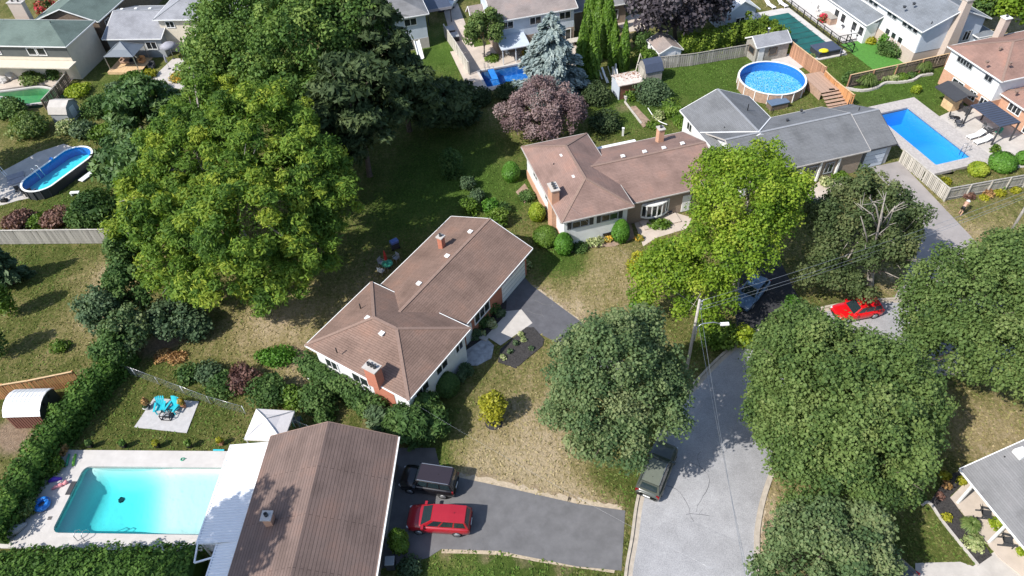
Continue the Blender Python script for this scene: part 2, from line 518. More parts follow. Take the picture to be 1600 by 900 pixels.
for a in ((690, 250, 8, .55), (740, 290, 6, .5), (620, 330, 6, .4)):
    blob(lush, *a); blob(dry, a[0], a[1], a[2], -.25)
for a in ((270, 525, 1.7, 1.1), (235, 545, 1.5, .6), (465, 555, 1.6, .9), (520, 600, 1.6, .8), (440, 500, 2.4, .4), (30, 690, 1.5, 1), (15, 670, 1.2, .8), (580, 660, 1.2, .5), (975, 168, 1.6, .6), (1190, 820, 1.2, .7), (1108, 500, 1.3, .7),
          (600, 410, 3, .45), (560, 330, 5, .3), (1480, 125, 1.5, .5), (10, 680, 1.5, .7), (120, 590, 1.2, .6), (1290, 300, 2, .5), (700, 250, 3, .3), (1330, 430, 4, .5)):
    blob(dirt, *a)
for q in ((735, 742), (765, 748), (800, 757), (835, 768), (868, 777), (900, 783), (935, 789), (965, 794), (700, 862), (760, 866), (820, 874), (880, 886), (1168, 800), (1162, 840), (1180, 740), (1160, 880), (848, 455), (880, 480), (905, 498), (1440, 298), (1475, 328), (1510, 362)):
    blob(dirt, q[0], q[1], 0.8, .75); blob(dry, q[0], q[1], 1.8, .3)
dry = np.clip(dry, 0, 1); lush = np.clip(lush, 0, 1); dirt = np.clip(dirt, 0, 1)
ny, nx = gx.shape
idx = np.arange(nx * ny).reshape(ny, nx)
quads = np.stack([idx[:-1, :-1], idx[:-1, 1:], idx[1:, 1:], idx[1:, :-1]], -1).reshape(-1, 4)

def mesh_np(name, verts, faces, m, attrs=None, face_attrs=None, smooth=False):
    me = bpy.data.meshes.new(name)
    nv, nf, k = len(verts), len(faces), faces.shape[1]
    me.vertices.add(nv)
    me.vertices.foreach_set('co', np.asarray(verts, np.float32).ravel())
    me.loops.add(nf * k)
    me.polygons.add(nf)
    me.polygons.foreach_set('loop_start', np.arange(0, nf * k, k, dtype=np.int32))
    me.loops.foreach_set('vertex_index', np.asarray(faces, np.int32).ravel())
    for dom, d in (('POINT', attrs), ('FACE', face_attrs)):
        for n_, a in (d or {}).items():
            me.attributes.new(n_, 'FLOAT', dom).data.foreach_set('value', np.asarray(a, np.float32))
    if smooth: me.polygons.foreach_set('use_smooth', np.ones(nf, bool))
    if m: me.materials.append(m)
    me.update(calc_edges=True)
    return me

def lawnmat():
    m, nt, b = nodes('lawn')
    b.inputs['Roughness'].default_value = 0.95
    b.inputs['Specular IOR Level'].default_value = 0.1
    tc = N(nt, 'ShaderNodeTexCoord')
    def nz(scale, detail=5.0, rough=0.65, sx=1, sy=1, rot=0):
        mp = N(nt, 'ShaderNodeMapping')
        mp.inputs['Scale'].default_value = (sx, sy, 1)
        mp.inputs['Rotation'].default_value = (0, 0, rot)
        nt.links.new(tc.outputs['Object'], mp.inputs[0])
        n = N(nt, 'ShaderNodeTexNoise', i_Scale=scale, i_Detail=detail, i_Roughness=rough)
        nt.links.new(mp.outputs[0], n.inputs['Vector'])
        return n
    def attr(n): return N(nt, 'ShaderNodeAttribute', attribute_name=n)
    def math_(op, a, b_):
        n = N(nt, 'ShaderNodeMath', operation=op)
        for i, q in enumerate((a, b_)):
            if isinstance(q, (int, float)): n.inputs[i].default_value = q
            else: nt.links.new(q, n.inputs[i])
        return n.outputs[0]
    def mix(f, a, b_):
        n = N(nt, 'ShaderNodeMix', data_type='RGBA')
        nt.links.new(f, n.inputs[0])
        nt.links.new(a, n.inputs[6]); nt.links.new(b_, n.inputs[7])
        return n.outputs[2]
    big, fine, streak = nz(0.28, 6), nz(3.4, 6, 0.75), nz(1.3, 5, 0.7, 1, 0.3, 0.5)
    d = math_('ADD', attr('dry').outputs['Fac'], math_('MULTIPLY', math_('SUBTRACT', big.outputs[0], 0.5), 0.9))
    d = math_('ADD', d, math_('MULTIPLY', math_('SUBTRACT', fine.outputs[0], 0.5), 1.3))
    d = math_('ADD', d, math_('MULTIPLY', math_('SUBTRACT', streak.outputs[0], 0.5), 0.8))
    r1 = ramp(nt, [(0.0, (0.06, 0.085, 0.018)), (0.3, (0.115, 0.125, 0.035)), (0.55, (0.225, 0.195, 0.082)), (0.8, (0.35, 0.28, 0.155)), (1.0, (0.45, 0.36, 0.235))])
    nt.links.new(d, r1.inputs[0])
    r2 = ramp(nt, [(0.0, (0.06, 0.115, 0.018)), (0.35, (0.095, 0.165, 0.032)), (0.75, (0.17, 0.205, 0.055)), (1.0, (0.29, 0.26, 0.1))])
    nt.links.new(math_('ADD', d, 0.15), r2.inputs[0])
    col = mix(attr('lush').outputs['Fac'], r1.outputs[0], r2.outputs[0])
    r3 = ramp(nt, [(0.3, (0.2, 0.14, 0.095)), (0.7, (0.38, 0.28, 0.2))])
    nt.links.new(fine.outputs[0], r3.inputs[0])
    df = math_('MULTIPLY', math_('SUBTRACT', math_('ADD', attr('dirt').outputs['Fac'], math_('MULTIPLY', math_('SUBTRACT', fine.outputs[0], 0.5), 0.7)), 0.25), 1.6)
    cl = N(nt, 'ShaderNodeClamp'); nt.links.new(df, cl.inputs[0])
    col = mix(cl.outputs[0], col, r3.outputs[0])
    gr = nz(7, 6, 0.85, 1, 0.45, 0.5)
    rg = ramp(nt, [(0.3, (0.55, 0.58, 0.54)), (0.5, (1, 1, 1)), (0.7, (1.5, 1.45, 1.32))])
    nt.links.new(gr.outputs[0], rg.inputs[0])
    mg = N(nt, 'ShaderNodeMix', data_type='RGBA', blend_type='MULTIPLY')
    mg.inputs[0].default_value = 1
    nt.links.new(col, mg.inputs[6]); nt.links.new(rg.outputs[0], mg.inputs[7])
    nt.links.new(mg.outputs[2], b.inputs['Base Color'])
    fb = nz(11, 4, 0.8)
    bp = N(nt, 'ShaderNodeBump', i_Strength=1.0, i_Distance=0.16)
    nt.links.new(fb.outputs[0], bp.inputs['Height'])
    nt.links.new(bp.outputs[0], b.inputs['Normal'])
    return m

LAWN = lawnmat()
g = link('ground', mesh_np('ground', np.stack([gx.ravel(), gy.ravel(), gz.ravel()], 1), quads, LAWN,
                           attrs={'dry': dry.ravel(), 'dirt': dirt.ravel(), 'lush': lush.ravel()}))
tag(g, 'mottled green and tan summer lawns covering the whole neighbourhood', 'ground', kind='structure')

EXCL = [POOL_L, POOL_R, POOL_M, POOL_C, POOL_G]
def sheet(name, pts, m, label, z=0.02, cat=None, thick=0.3, world=False):
    """a slab whose top lies z above the ground; pts are photo survey points"""
    poly = [(p[0], p[1]) if world else tuple(P(*p)[:2]) for p in pts]
    EXCL.append(poly)
    return structure(name, MB().prism(poly, z - thick, z), m, label, cat)

def smooth_line(pts, n=8):
    pts = [Vector((p[0], p[1], 0)) for p in pts]
    out = []
    for i in range(len(pts) - 1):
        p0, p1, p2, p3 = pts[max(i - 1, 0)], pts[i], pts[i + 1], pts[min(i + 2, len(pts) - 1)]
        for k in range(n):
            t = k / n
            out.append(0.5 * ((2 * p1) + (p2 - p0) * t + (2 * p0 - 5 * p1 + 4 * p2 - p3) * t * t + (3 * p1 - p0 - 3 * p2 + p3) * t ** 3))
    out.append(pts[-1])
    return out

def offset_line(ln, d):
    out = []
    for i, p in enumerate(ln):
        t = (ln[min(i + 1, len(ln) - 1)] - ln[max(i - 1, 0)]).normalized()
        out.append(p + Vector((t.y, -t.x, 0)) * d)
    return out

def ribbon(mb, ln, d0, d1, z0, z1):
    a, b = offset_line(ln, d0), offset_line(ln, d1)
    vs, fs = [], []
    for p, q in zip(a, b):
        vs += [(p.x, p.y, z0), (p.x, p.y, z1), (q.x, q.y, z1), (q.x, q.y, z0)]
    for i in range(len(a) - 1):
        o = 4 * i
        fs += [(o, o + 1, o + 5, o + 4), (o + 1, o + 2, o + 6, o + 5), (o + 2, o + 3, o + 7, o + 6)]
    fs += [(0, 3, 2, 1), (4 * len(a) - 4, 4 * len(a) - 3, 4 * len(a) - 2, 4 * len(a) - 1)]
    return mb.add(vs, fs)

# street: left kerb surveyed, then the bend to the right under the maples
kl = [P(972, 990), P(975, 900), P(985, 840), P(995, 775), P(1018, 705), P(1052, 640), P(1095, 585), P(1150, 535), P(1225, 497), P(1310, 475), P(1400, 466), P(1500, 468), P(1640, 480)]
d_ = (kl[0] - kl[1]).normalized(); kl = [kl[0] + d_ * 34, kl[0] + d_ * 12] + kl
d_ = (kl[-1] - kl[-2]).normalized(); kl = kl + [kl[-1] + d_ * 30]
KL = smooth_line(kl, 6)
EXCL.append([(p.x, p.y) for p in KL] + [(p.x, p.y) for p in offset_line(KL, 8.7)][::-1])
mb = MB()
ribbon(mb, KL, 0.55, 8.3, -0.3, 0.016)
structure('road', mb, M['road'], 'pale worn street curving up from the bottom edge between the maples', 'road')
def kerb_run(ln, d0, d1, nm, lab):
    mb = MB()
    ribbon(mb, ln, d0, d1, -0.2, 0.12 if d0 < 1 else 0.12)
    return structure(nm, mb, M['kerb'], lab, 'kerb')
kerb_run(KL, 0.0, 0.2, 'kerb', 'pale concrete kerb along the left side of the street')
mb = MB(); ribbon(mb, KL, 0.22, 0.55, -0.2, 0.012)
structure('gutter', mb, M['kerb'], 'concrete gutter strip between the left kerb and the street', 'gutter')
kerb_run(KL, 8.32, 8.65, 'kerb', 'pale concrete kerb along the right side of the street')
mb = MB()
random.seed(3)
def crack(mb, p, d, n, stp, w, z):
    for i in range(n):
        q = p + Vector((math.cos(d), math.sin(d), 0)) * stp * random.uniform(.5, 1.3)
        p.z = q.z = z
        mb.bar(p, q, w * random.uniform(.5, 1.2), .01)
        p, d = q, d + random.uniform(-.5, .5)
        if random.random() < .12: crack(mb, p.copy(), d + random.choice((-.9, .9)), n // 3, stp, w * .7, z)
for px, py, d, n in ((1084, 815, 1.9, 9), (1088, 800, 1.2, 12), (1072, 804, 0.1, 4)):
    crack(mb, P(px, py), d, n, .42, .035, .0145)
o = mb.build('road_cracks', M['asphalt']); tag(o, 'thin tar-filled cracks in the pale street surface', 'crack', kind='stuff')

sheet('driveway', [(745, 470), (800, 412), (831, 446), (920, 512), (985, 575), (968, 612), (905, 566), (871, 536)], M['asphalt'], 'dark patched asphalt driveway of the middle house', 0.024)
mb = MB()
for px, py, d, n in ((835, 470, -.3, 7), (850, 495, 2.2, 6), (862, 480, 1.2, 5), (880, 515, -.9, 5)):
    crack(mb, P(px, py), d, n, .35, .05, .027)
o = mb.build('driveway_cracks', M['asphalt_grey']); tag(o, 'pale filled cracks in the dark driveway of the middle house', 'crack', kind='stuff')
def verge(pts, d0, d1, label):
    ln = smooth_line([P(*p) for p in pts], 10)
    a, b = offset_line(ln, d0), offset_line(ln, d1)
    a = [p + Vector((random.uniform(-.14, .14), random.uniform(-.14, .14), 0)) for p in a]
    mb = MB()
    vs = [(p.x, p.y, .014) for p in a] + [(p.x, p.y, .014) for p in b]
    n = len(a)
    mb.add(vs, [(i, i + 1, n + i + 1, n + i) for i in range(n - 1)])
    structure('verge', mb, M['verge'], label, 'verge')
M['verge'] = mat('dusty_verge', (0.42, 0.345, 0.25), .95, .25, 5, .5, 20)
verge([(716, 744), (735, 747), (800, 761), (840, 772), (880, 780), (900, 784), (940, 791), (972, 796)], -.3, .3, 'dusty pale edge along the upper side of the grey driveway')
verge([(831, 446), (860, 468), (890, 490), (920, 512)], -.16, .12, 'pale edge strip along the right side of the dark driveway')
verge([(690, 860), (780, 863), (850, 875), (960, 891)], -.25, .2, 'dusty pale edge along the lower side of the grey driveway')
verge([(1178, 735), (1168, 780), (1160, 830), (1155, 895)], -1.3, .3, 'bare dusty verge along the right kerb of the street')
sheet('driveway', [(600, 700), (680, 700), (690, 740), (735, 750), (800, 764), (900, 787), (977, 798), (971, 892), (900, 885), (780, 861), (690, 858), (668, 872), (590, 890)], M['asphalt_grey'], 'grey asphalt driveway under the black and red cars', 0.028)
sheet('driveway', [(1358, 262), (1405, 252), (1440, 288), (1527, 380), (1490, 440), (1450, 470), (1395, 470), (1420, 420), (1445, 360), (1420, 320)], M['drive_mauve'], 'mauve grey driveway of the long grey roofed house', 0.026)
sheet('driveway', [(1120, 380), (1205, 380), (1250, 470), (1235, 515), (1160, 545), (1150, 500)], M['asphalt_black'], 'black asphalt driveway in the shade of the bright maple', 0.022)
sheet('driveway', [(1520, 885), (1600, 830), (1700, 900), (1800, 1100), (1430, 1150), (1430, 880), (1500, 878)], M['concrete'], 'pale concrete drive at the bottom right house', 0.026)
sheet('front_walk', [(758, 525), (787, 487), (815, 484), (832, 505), (782, 540), (770, 532)], M['concrete'], 'concrete walk from the driveway to the front door', 0.034)
sheet('entry_patio', [(722, 552), (758, 528), (772, 540), (768, 560), (745, 572), (722, 570)], M['flagstone'], 'bluish flagstone landing at the front steps of the middle house', 0.05)
sheet('mulch_bed', [(778, 566), (782, 546), (822, 512), (834, 512), (850, 531), (848, 541), (806, 576)], M['mulch'], 'dark mulch bed on the front lawn of the middle house', 0.07)
sheet('mulch_bed', [(725, 560), (740, 505), (770, 465), (792, 470), (790, 492), (760, 525)], M['mulch'], 'dark mulch bed along the shaded front wall of the middle house', 0.04)
sheet('front_walk', [(1005, 385), (990, 345), (1040, 328), (1080, 340), (1078, 356), (1025, 372)], M['concrete_warm'], 'concrete entry walk of the upper brown house', 0.03)
sheet('flower_bed', [(875, 400), (885, 360), (985, 345), (992, 372), (960, 385), (915, 388)], M['soil'], 'planting bed along the front wall of the upper brown house', 0.034)
# bottom-left pool terrace (around the basin)
def deck_around(name, pool, ang, c, x0, y0, x1, y1, lx, ly, m, label, z):
    mb = MB()
    EXCL.append(rectw(c, ang, x0, y0, x1, y1))
    def r_(a, b, c_, d): mb.prism(rectw(c, ang, a, b, c_, d), -0.25, z)
    r_(x0, y0, x1, 0); r_(x0, ly, x1, y1); r_(x0, 0, 0, ly); r_(lx, 0, x1, ly)
    return structure(name, mb, m, label, 'terrace')
deck_around('pool_terrace', POOL_L, AL, PL0, -3.6, -1.15, 15.2, 6.85, 12.0, 5.45, M['concrete_pale'], 'pale concrete terrace around the turquoise pool', 0.1)
deck_around('pool_terrace', POOL_R, A14, PR0, -1.4, -1.2, 6.6, 12.2, 4.6, 10.6, M['pavers'], 'grey paved terrace around the bright blue rectangular pool', 0.1)
deck_around('pool_terrace', POOL_M, A14, (PM0 + Vector((0, 0, 0)) + Vector((math.sin(A14) * 4.4, -math.cos(A14) * 4.4, 0))), -2.4, -0.9, 14.5, 11.0, 8.2, 4.4, M['concrete_warm'], 'sandy concrete terrace beside the dark blue pool', 0.09)
mb = MB()
for p in (rectw(PC0, A14, -5.8, -0.6, 0.7, -0.02), rectw(PC0, A14, 0.02, -0.02, 0.95, 14), rectw(PC0, A14, -5.8, 12.62, 0.0, 14.2)):
    mb.prism(p, -0.2, 0.12)
structure('pool_terrace', mb, M['concrete_pale'], 'pale stone edging around the green covered pool', 'terrace')
sheet('patio', rectw(PC0, A14, 2.0, 2.2, 11, 20), M['concrete_pale'], 'white patio beyond the fence of the covered pool', 0.14, 'patio', world=True)
sheet('artificial_turf', rectw(PC0, A14, 1.5, -5.5, 9.5, 2.1), M['turf'], 'vivid green artificial turf behind the white house', 0.03, 'turf', world=True)
sheet('patio', [(1462, 185), (1500, 168), (1560, 160), (1640, 220), (1600, 262), (1545, 265), (1510, 235)], M['concrete'], 'tan stone patio between the blue pool and the brown roofed house', 0.07, 'patio')
sheet('stone_pad', [(210, 668), (292, 677), (311, 628), (241, 622)], M['flagwood'], 'pale stone pad under the teal chairs in the pool yard', 0.06, 'patio')
sheet('patio', [(0, 322), (30, 313), (70, 305), (110, 285), (140, 240), (100, 225), (60, 238), (0, 270)], M['concrete'], 'curved pale concrete patio under the oval pool', 0.04, 'patio')
sheet('patio', [(0, 140), (0, 105), (60, 118), (120, 118), (100, 140), (70, 130)], M['concrete_warm'], 'brown paved edge behind the kidney pool', 0.05, 'patio')
sheet('patio', [(230, 130), (270, 92), (330, 90), (320, 125), (285, 140)], M['concrete'], 'pale patio behind the grey roofed house at the top left', 0.05, 'patio')
sheet('patio', [(960, 38), (990, 20), (1015, 30), (1012, 45), (985, 50)], M['concrete_warm'], 'brown patio behind the cedar columns', 0.05, 'patio')
sheet('side_path', [(705, 60), (735, 112), (752, 112), (740, 70), (715, 5), (690, 5)], M['concrete_warm'], 'shaded side path between the fence and the taupe roofed house', 0.04, 'path')
sheet('patio', [(1258, 302), (1290, 275), (1335, 285), (1345, 300), (1310, 310), (1280, 320)], M['concrete_warm'], 'stone entry path in front of the long grey roofed house', 0.03, 'patio')
sheet('mulch_bed', [(1452, 785), (1482, 742), (1504, 735), (1512, 748), (1484, 776), (1500, 800), (1550, 868), (1530, 882)], M['mulch'], 'dark gravel bed beside the bottom right porch', 0.05, 'flower bed')
sheet('porch_slab', [(1484, 778), (1512, 750), (1570, 800), (1640, 880), (1600, 905), (1560, 872)], M['concrete_warm'], 'pale concrete porch floor of the bottom right house', 0.1, 'porch')
sheet('stone_pad', [(806, 300), (820, 287), (828, 300), (820, 318)], M['soil'], 'small stone pad beside the left wall of the upper brown house', 0.04, 'patio')
sheet('vegetable_bed', [(984, 168), (993, 166), (1018, 192), (1005, 200)], M['soil'], 'narrow soil bed of the vegetable garden', 0.08, 'garden bed')
# ------------------------------------------------------------------ houses
def set_uv(me):
    uv = me.uv_layers.new(name='UVMap')
    for p in me.polygons:
        n = p.normal
        u = Vector((0, 0, 1)).cross(n)
        u = Vector((1, 0, 0)) if u.length < 1e-3 else u.normalized()
        v = n.cross(u)
        for li in p.loop_indices:
            co_ = me.vertices[me.loops[li].vertex_index].co
            uv.data[li].uv = (co_.dot(u), co_.dot(v))

def roof_mesh(tops, outline, t=0.16):
    mb = MB()
    for f in tops:
        mb.add(f, [tuple(range(len(f)))])
        mb.add([(p[0], p[1], p[2] - t) for p in f], [tuple(range(len(f)))[::-1]])
    for a, b in outline:
        mb.add([a, b, (b[0], b[1], b[2] - t), (a[0], a[1], a[2] - t)], [(3, 2, 1, 0)])
    return mb

def block(root, x0, y0, x1, y1, eave, rise, kind, wall, roof, cap=None, ov=0.45, band=None, z0=0.0, end=None, trim='white', gwall=None, cut=()):
    """one wing of a house: wall, roof (> ridge_cap), gutter; kind is hip, gx/gy (ridge along x/y), sx+ / sx- (lean-to)"""
    dx, dy, xm, ym, t = x1 - x0, y1 - y0, (x0 + x1) / 2, (y0 + y1) / 2, 0.16
    A, B, C_, D = (x0, y0, eave), (x1, y0, eave), (x1, y1, eave), (x0, y1, eave)
    z = eave + rise
    if kind == 'hip':
        if dx >= dy: r1, r2 = (x0 + dy / 2, ym, z), (x1 - dy / 2, ym, z); tops = [(A, B, r2, r1), (B, C_, r2), (C_, D, r1, r2), (D, A, r1)]
        else: r1, r2 = (xm, y0 + dx / 2, z), (xm, y1 - dx / 2, z); tops = [(A, B, r1), (B, C_, r2, r1), (C_, D, r2), (D, A, r1, r2)]
        out = [(A, B), (B, C_), (C_, D), (D, A)]
        ridges = [(r1, r2)] + ([(A, r1), (D, r1), (B, r2), (C_, r2)] if dx >= dy else [(A, r1), (B, r1), (C_, r2), (D, r2)])
    elif kind == 'gx':
        r1, r2 = (x0, ym, z), (x1, ym, z)
        tops = [(A, B, r2, r1), (C_, D, r1, r2)]
        out = [(A, B), (B, r2), (r2, C_), (C_, D), (D, r1), (r1, A)]
        ridges = [(r1, r2)]
    elif kind == 'gy':
        r1, r2 = (xm, y0, z), (xm, y1, z)
        tops = [(B, C_, r2, r1), (D, A, r1, r2)]
        out = [(A, r1), (r1, B), (B, C_), (C_, r2), (r2, D), (D, A)]
        ridges = [(r1, r2)]
    elif kind == 'hx':      # ridge along x, hip at the x1 end only
        r1, r2 = (x0, ym, z), (x1 - dy / 2, ym, z)
        tops = [(A, B, r2, r1), (B, C_, r2), (C_, D, r1, r2)]
        out = [(A, B), (B, C_), (C_, D), (D, r1), (r1, A)]
        ridges = [(r1, r2), (B, r2), (C_, r2)]
    elif kind == 'sx':      # lean-to rising towards +x
        B, C_ = (x1, y0, z), (x1, y1, z)
        tops = [(A, B, C_, D)]; out = [(A, B), (B, C_), (C_, D), (D, A)]; ridges = []
    elif kind == 'sy':
        C_, D = (x1, y1, z), (x0, y1, z)
        tops = [(A, B, C_, D)]; out = [(A, B), (B, C_), (C_, D), (D, A)]; ridges = []
    me = roof_mesh(tops, out, t).mesh('roof', roof)
    set_uv(me)
    ro = link('roof', me, root)
    if cap and ridges:
        mb = MB()
        for a, b in ridges:
            a_, b_ = Vector(a), Vector(b)
            mb.bar(a_, b_, 0.26, 0.05)
        mb.build('ridge_cap', cap, ro)
    mb = MB()
    for a, b in out:
        a_, b_ = Vector(a), Vector(b)
        n = (b_ - a_).cross(Vector((0, 0, 1)))
        if n.length < 1e-4: continue
        n.normalize()
        mb.bar(a_ + n * 0.035 + Vector((0, 0, -0.07)), b_ + n * 0.035 + Vector((0, 0, -0.07)), 0.07, 0.13)
    mb.build('gutter', M[trim], ro)
    wx0, wy0, wx1, wy1 = x0 + ov, y0 + ov, x1 - ov, y1 - ov
    mb = MB()
    if kind in ('gx', 'hx'):
        zz = eave - t + rise * ov / (dy / 2)
        s = [(wy0, z0), (wy1, z0), (wy1, zz), (ym, z - t - 0.01), (wy0, zz)]
        mb.add([(wx0, p[0], p[1]) for p in s] + [(wx1, p[0], p[1]) for p in s],
               [(4, 3, 2, 1, 0), (5, 6, 7, 8, 9)] + [(i, (i + 1) % 5, 5 + (i + 1) % 5, 5 + i) for i in range(5)]) if kind == 'gx' else mb.box(wx0, wy0, z0, wx1, wy1, zz)
    elif kind == 'gy':
        zz = eave - t + rise * ov / (dx / 2)
        s = [(wx0, z0), (wx1, z0), (wx1, zz), (xm, z - t - 0.01), (wx0, zz)]
        mb.add([(p[0], wy0, p[1]) for p in s] + [(p[0], wy1, p[1]) for p in s],
               [(0, 1, 2, 3, 4), (9, 8, 7, 6, 5)] + [(i, 5 + i, 5 + (i + 1) % 5, (i + 1) % 5) for i in range(5)])
    else:
        mb.box(wx0, wy0, z0, wx1, wy1, eave - 0.1)
    w = mb.build('wall', M[wall], root)
    if band:
        bm_, bh = band
        MB().box(wx0 - 0.04, wy0 - 0.04, z0, wx1 + 0.04, wy1 + 0.04, bh).build('wall', M[bm_], root)['label'] = 'lower wall band of a different material'
    return ro

def window(root, face, u, w, z0, z1, at, bars=1, shutters=False, frame='white'):
    """face 'x-','x+','y-','y+' of the wall plane at 'at'; u centre along the wall, w width; a frame with its pane"""
    s = 1 if face[1] == '+' else -1
    ax = face[0]
    def bx(mb, u0, u1, za, zb, d0, d1):
        p, q = sorted((at + s * d0, at + s * d1))
        if ax == 'x': mb.box(p, u0, za, q, u1, zb)
        else: mb.box(u0, p, za, u1, q, zb)
    f, g_ = MB(), MB()
    a, b, k = u - w / 2, u + w / 2, 0.09
    bx(f, a, b, z0 - k, z0, -0.05, 0.08); bx(f, a, b, z1, z1 + k, -0.05, 0.08)
    bx(f, a - k, a, z0 - k, z1 + k, -0.05, 0.08); bx(f, b, b + k, z0 - k, z1 + k, -0.05, 0.08)
    for i in range(1, bars + 1):
        c_ = a + w * i / (bars + 1)
        bx(f, c_ - 0.035, c_ + 0.035, z0, z1, -0.05, 0.07)
    wo = f.build('window', M[frame], root)
    bx(g_, a, b, z0, z1, -0.05, 0.03)
    g_.build('pane', M['glass'], wo)
    if shutters:
        for c_ in (a - 0.33, b + 0.33):
            mb = MB(); bx(mb, c_ - 0.2, c_ + 0.2, z0 - k, z1 + k, -0.03, 0.05)
            mb.build('shutter', M['dark'], root)
    return wo

def chimney(root, x, y, w, d, z0, z1, m, cap='concrete', pots=2, taper=0):
    c_ = MB().box(x - w / 2, y - d / 2, z0, x + w / 2, y + d / 2, z1).build('chimney', M[m], root)
    MB().box(x - w / 2 - 0.08, y - d / 2 - 0.08, z1, x + w / 2 + 0.08, y + d / 2 + 0.08, z1 + 0.1).build('chimney_cap', M[cap], c_)
    for i in range(pots):
        q = (i + 0.5) / pots - 0.5
        mb = MB()
        mb.lathe([(0.13, 0), (0.13, 0.28), (0.09, 0.28), (0.09, 0.1)], (x + q * w * 0.8 * (w >= d), y + q * d * 0.8 * (w < d), z1 + 0.1), 10)
        mb.build('flue', M['dark'], c_)
    return c_

def vents(ro, pts, m='white', s=0.3):
    for p in pts:
        mb = MB(); mb.cbox((p[0], p[1], p[2] + 0.08), (s, s, 0.2)); mb.cbox((p[0], p[1], p[2] + 0.2), (s * 1.35, s * 1.35, 0.06))
        mb.build('roof_vent', M[m], ro)
def stacks(ro, pts):
    for p in pts:
        MB().lathe([(0.05, -0.2), (0.05, 0.4), (0.02, 0.4)], p, 8).build('vent_pipe', M['black'], ro)

def loc(root, px, py, h):
    p = P(px, py, h) - root.location
    a = -root.rotation_euler[2]
    return Vector((p.x * math.cos(a) - p.y * math.sin(a), p.x * math.sin(a) + p.y * math.cos(a), h))

def house(name, o, ang, label):
    return thing(name, label, 'house', (o[0], o[1], 0), ang)

# A: the middle brown house
HA = house('brown_house', P(638, 626, 4.05), R(55.2), 'brown shingled split level house in the middle, red brick chimney')
ra = block(HA, 0, 0, 8.32, 10.65, 4.05, 1.7, 'hip', 'siding_white', M['roof_a'], M['cap_a'])
rb = block(HA, 4.8, 1.03, 19.72, 10.3, 3.25, 1.65, 'gx', 'brick_red', M['roof_a'], M['cap_a'])
p = loc(HA, 588, 598, 4.5)
chimney(HA, p.x + .25, p.y + 0.3, 0.75, 1.1, 3.8, 5.95, 'brick_red', 'concrete', 3)
p = loc(HA, 691, 388, 4.0)
c2 = chimney(HA, p.x, p.y, 0.5, 0.5, 3.4, 5.4, 'brick_red', 'concrete', 1)
vents(ra, [loc(HA, 597, 523, 5.35), loc(HA, 575, 499, 5.35)])
vents(rb, [loc(HA, 735, 364, 4.62), loc(HA, 699, 402, 4.62), loc(HA, 655, 445, 4.62)])
stacks(ra, [loc(HA, 563, 480, 5.0), loc(HA, 526, 549, 4.9)])
for u, w in ((2.0, 1.5), (4.6, 1.4), (7.0, 0.9)):
    window(HA, 'y-', u, w, 2.3, 3.3, 0.45)
window(HA, 'x-', 5.5, 1.6, 1.9, 2.9, 0.45)
window(HA, 'x-', 8.6, 1.2, 1.9, 2.9, 0.45)
MB().box(0.41, 2.0, 0, 0.44, 4.2, 3.6).build('wall', M['brick_red'], HA)['label'] = 'red brick panel of the left wall'
window(HA, 'y-', 11.8, 2.2, 1.3, 2.5, 1.48, 2)
d = MB().box(9.2, 1.43, 0.05, 10.15, 1.52, 2.1).build('door', M['white'], HA)
MB().lathe([(0.04, 0), (0.04, 0.08)], (10.0, 1.4, 1.0), 8).build('handle', M['steel'], d)
gd = MB().box(15.0, 1.42, 0.03, 18.9, 1.52, 2.15).build('garage_door', M['white'], HA)
for i in range(3):
    MB().box(15.05, 1.40, 0.55 + i * 0.53, 18.85, 1.42, 0.58 + i * 0.53).build('panel_joint', M['siding_grey'], gd)
MB().box(10.35, 0.2, 0, 10.75, 1.4, 0.18).build('step', M['concrete'], HA)
mb = MB(); mb.bar((0.12, 0.12, 0.0), (0.12, 0.12, 3.85), 0.1); mb.build('downspout', M['white'], HA)

# B: upper brown house
HB = house('brown_house', P(877, 348, 3.9), A14, 'rose brown shingled house with clipped globe shrubs at its front')
ra = block(HB, 0, 0, 7.4, 13.1, 3.9, 1.65, 'hip', 'siding_white', M['roof_b'], M['cap_a'], trim='concrete')
MB().box(0.38, 0.5, 0, 0.43, 12.7, 1.0).build('wall', M['brick_orange'], HB)['label'] = 'orange brick lower side wall'
rb = block(HB, 3.5, 1.35, 17.8, 10.9, 3.1, 1.75, 'gx', 'brick_brown', M['roof_b'], M['cap_a'], trim='concrete')
p = loc(HB, 871, 313, 3.9)
chimney(HB, 0.36, p.y + 0.1, 0.75, 1.25, 0.0, 5.5, 'brick_orange', 'brick_pale', 3)
p = loc(HB, 1030, 222, 3.6)
chimney(HB, p.x, p.y, 0.6, 0.7, 3.2, 5.3, 'brick_orange', 'concrete', 1)
vents(ra, [loc(HB, 878, 245, 5.0), loc(HB, 897, 278, 5.0)])
stacks(ra, [loc(HB, 865, 260, 4.5)])
vents(rb, [loc(HB, 973, 246, 4.6), loc(HB, 1007, 239, 4.6), loc(HB, 1037, 233, 4.6), loc(HB, 1066, 226, 4.6)])
for u in (2.1, 5.1):
    window(HB, 'y-', u, 1.6, 2.5, 3.2, 0.45, 1, True, frame='siding_grey')
mb = MB(); mb.box(4.5, 0.38, 0.45, 6.9, 0.44, 0.85); mb.build('basement_window', M['glass'], HB)
window(HB, 'x-', 9.5, 1.2, 2.1, 3.0, 0.45)
window(HB, 'x-', 5.5, 1.2, 2.1, 3.0, 0.45)
mb = MB()
for i in range(7):           # bow window of seven lights
    a = R(-50 + i * 16.7)
    mb.bar((10.6 + 1.9 * math.sin(a), 2.75 - 1.5 * math.cos(a), 0.75), (10.6 + 1.9 * math.sin(a), 2.75 - 1.5 * math.cos(a), 2.2), 0.12)
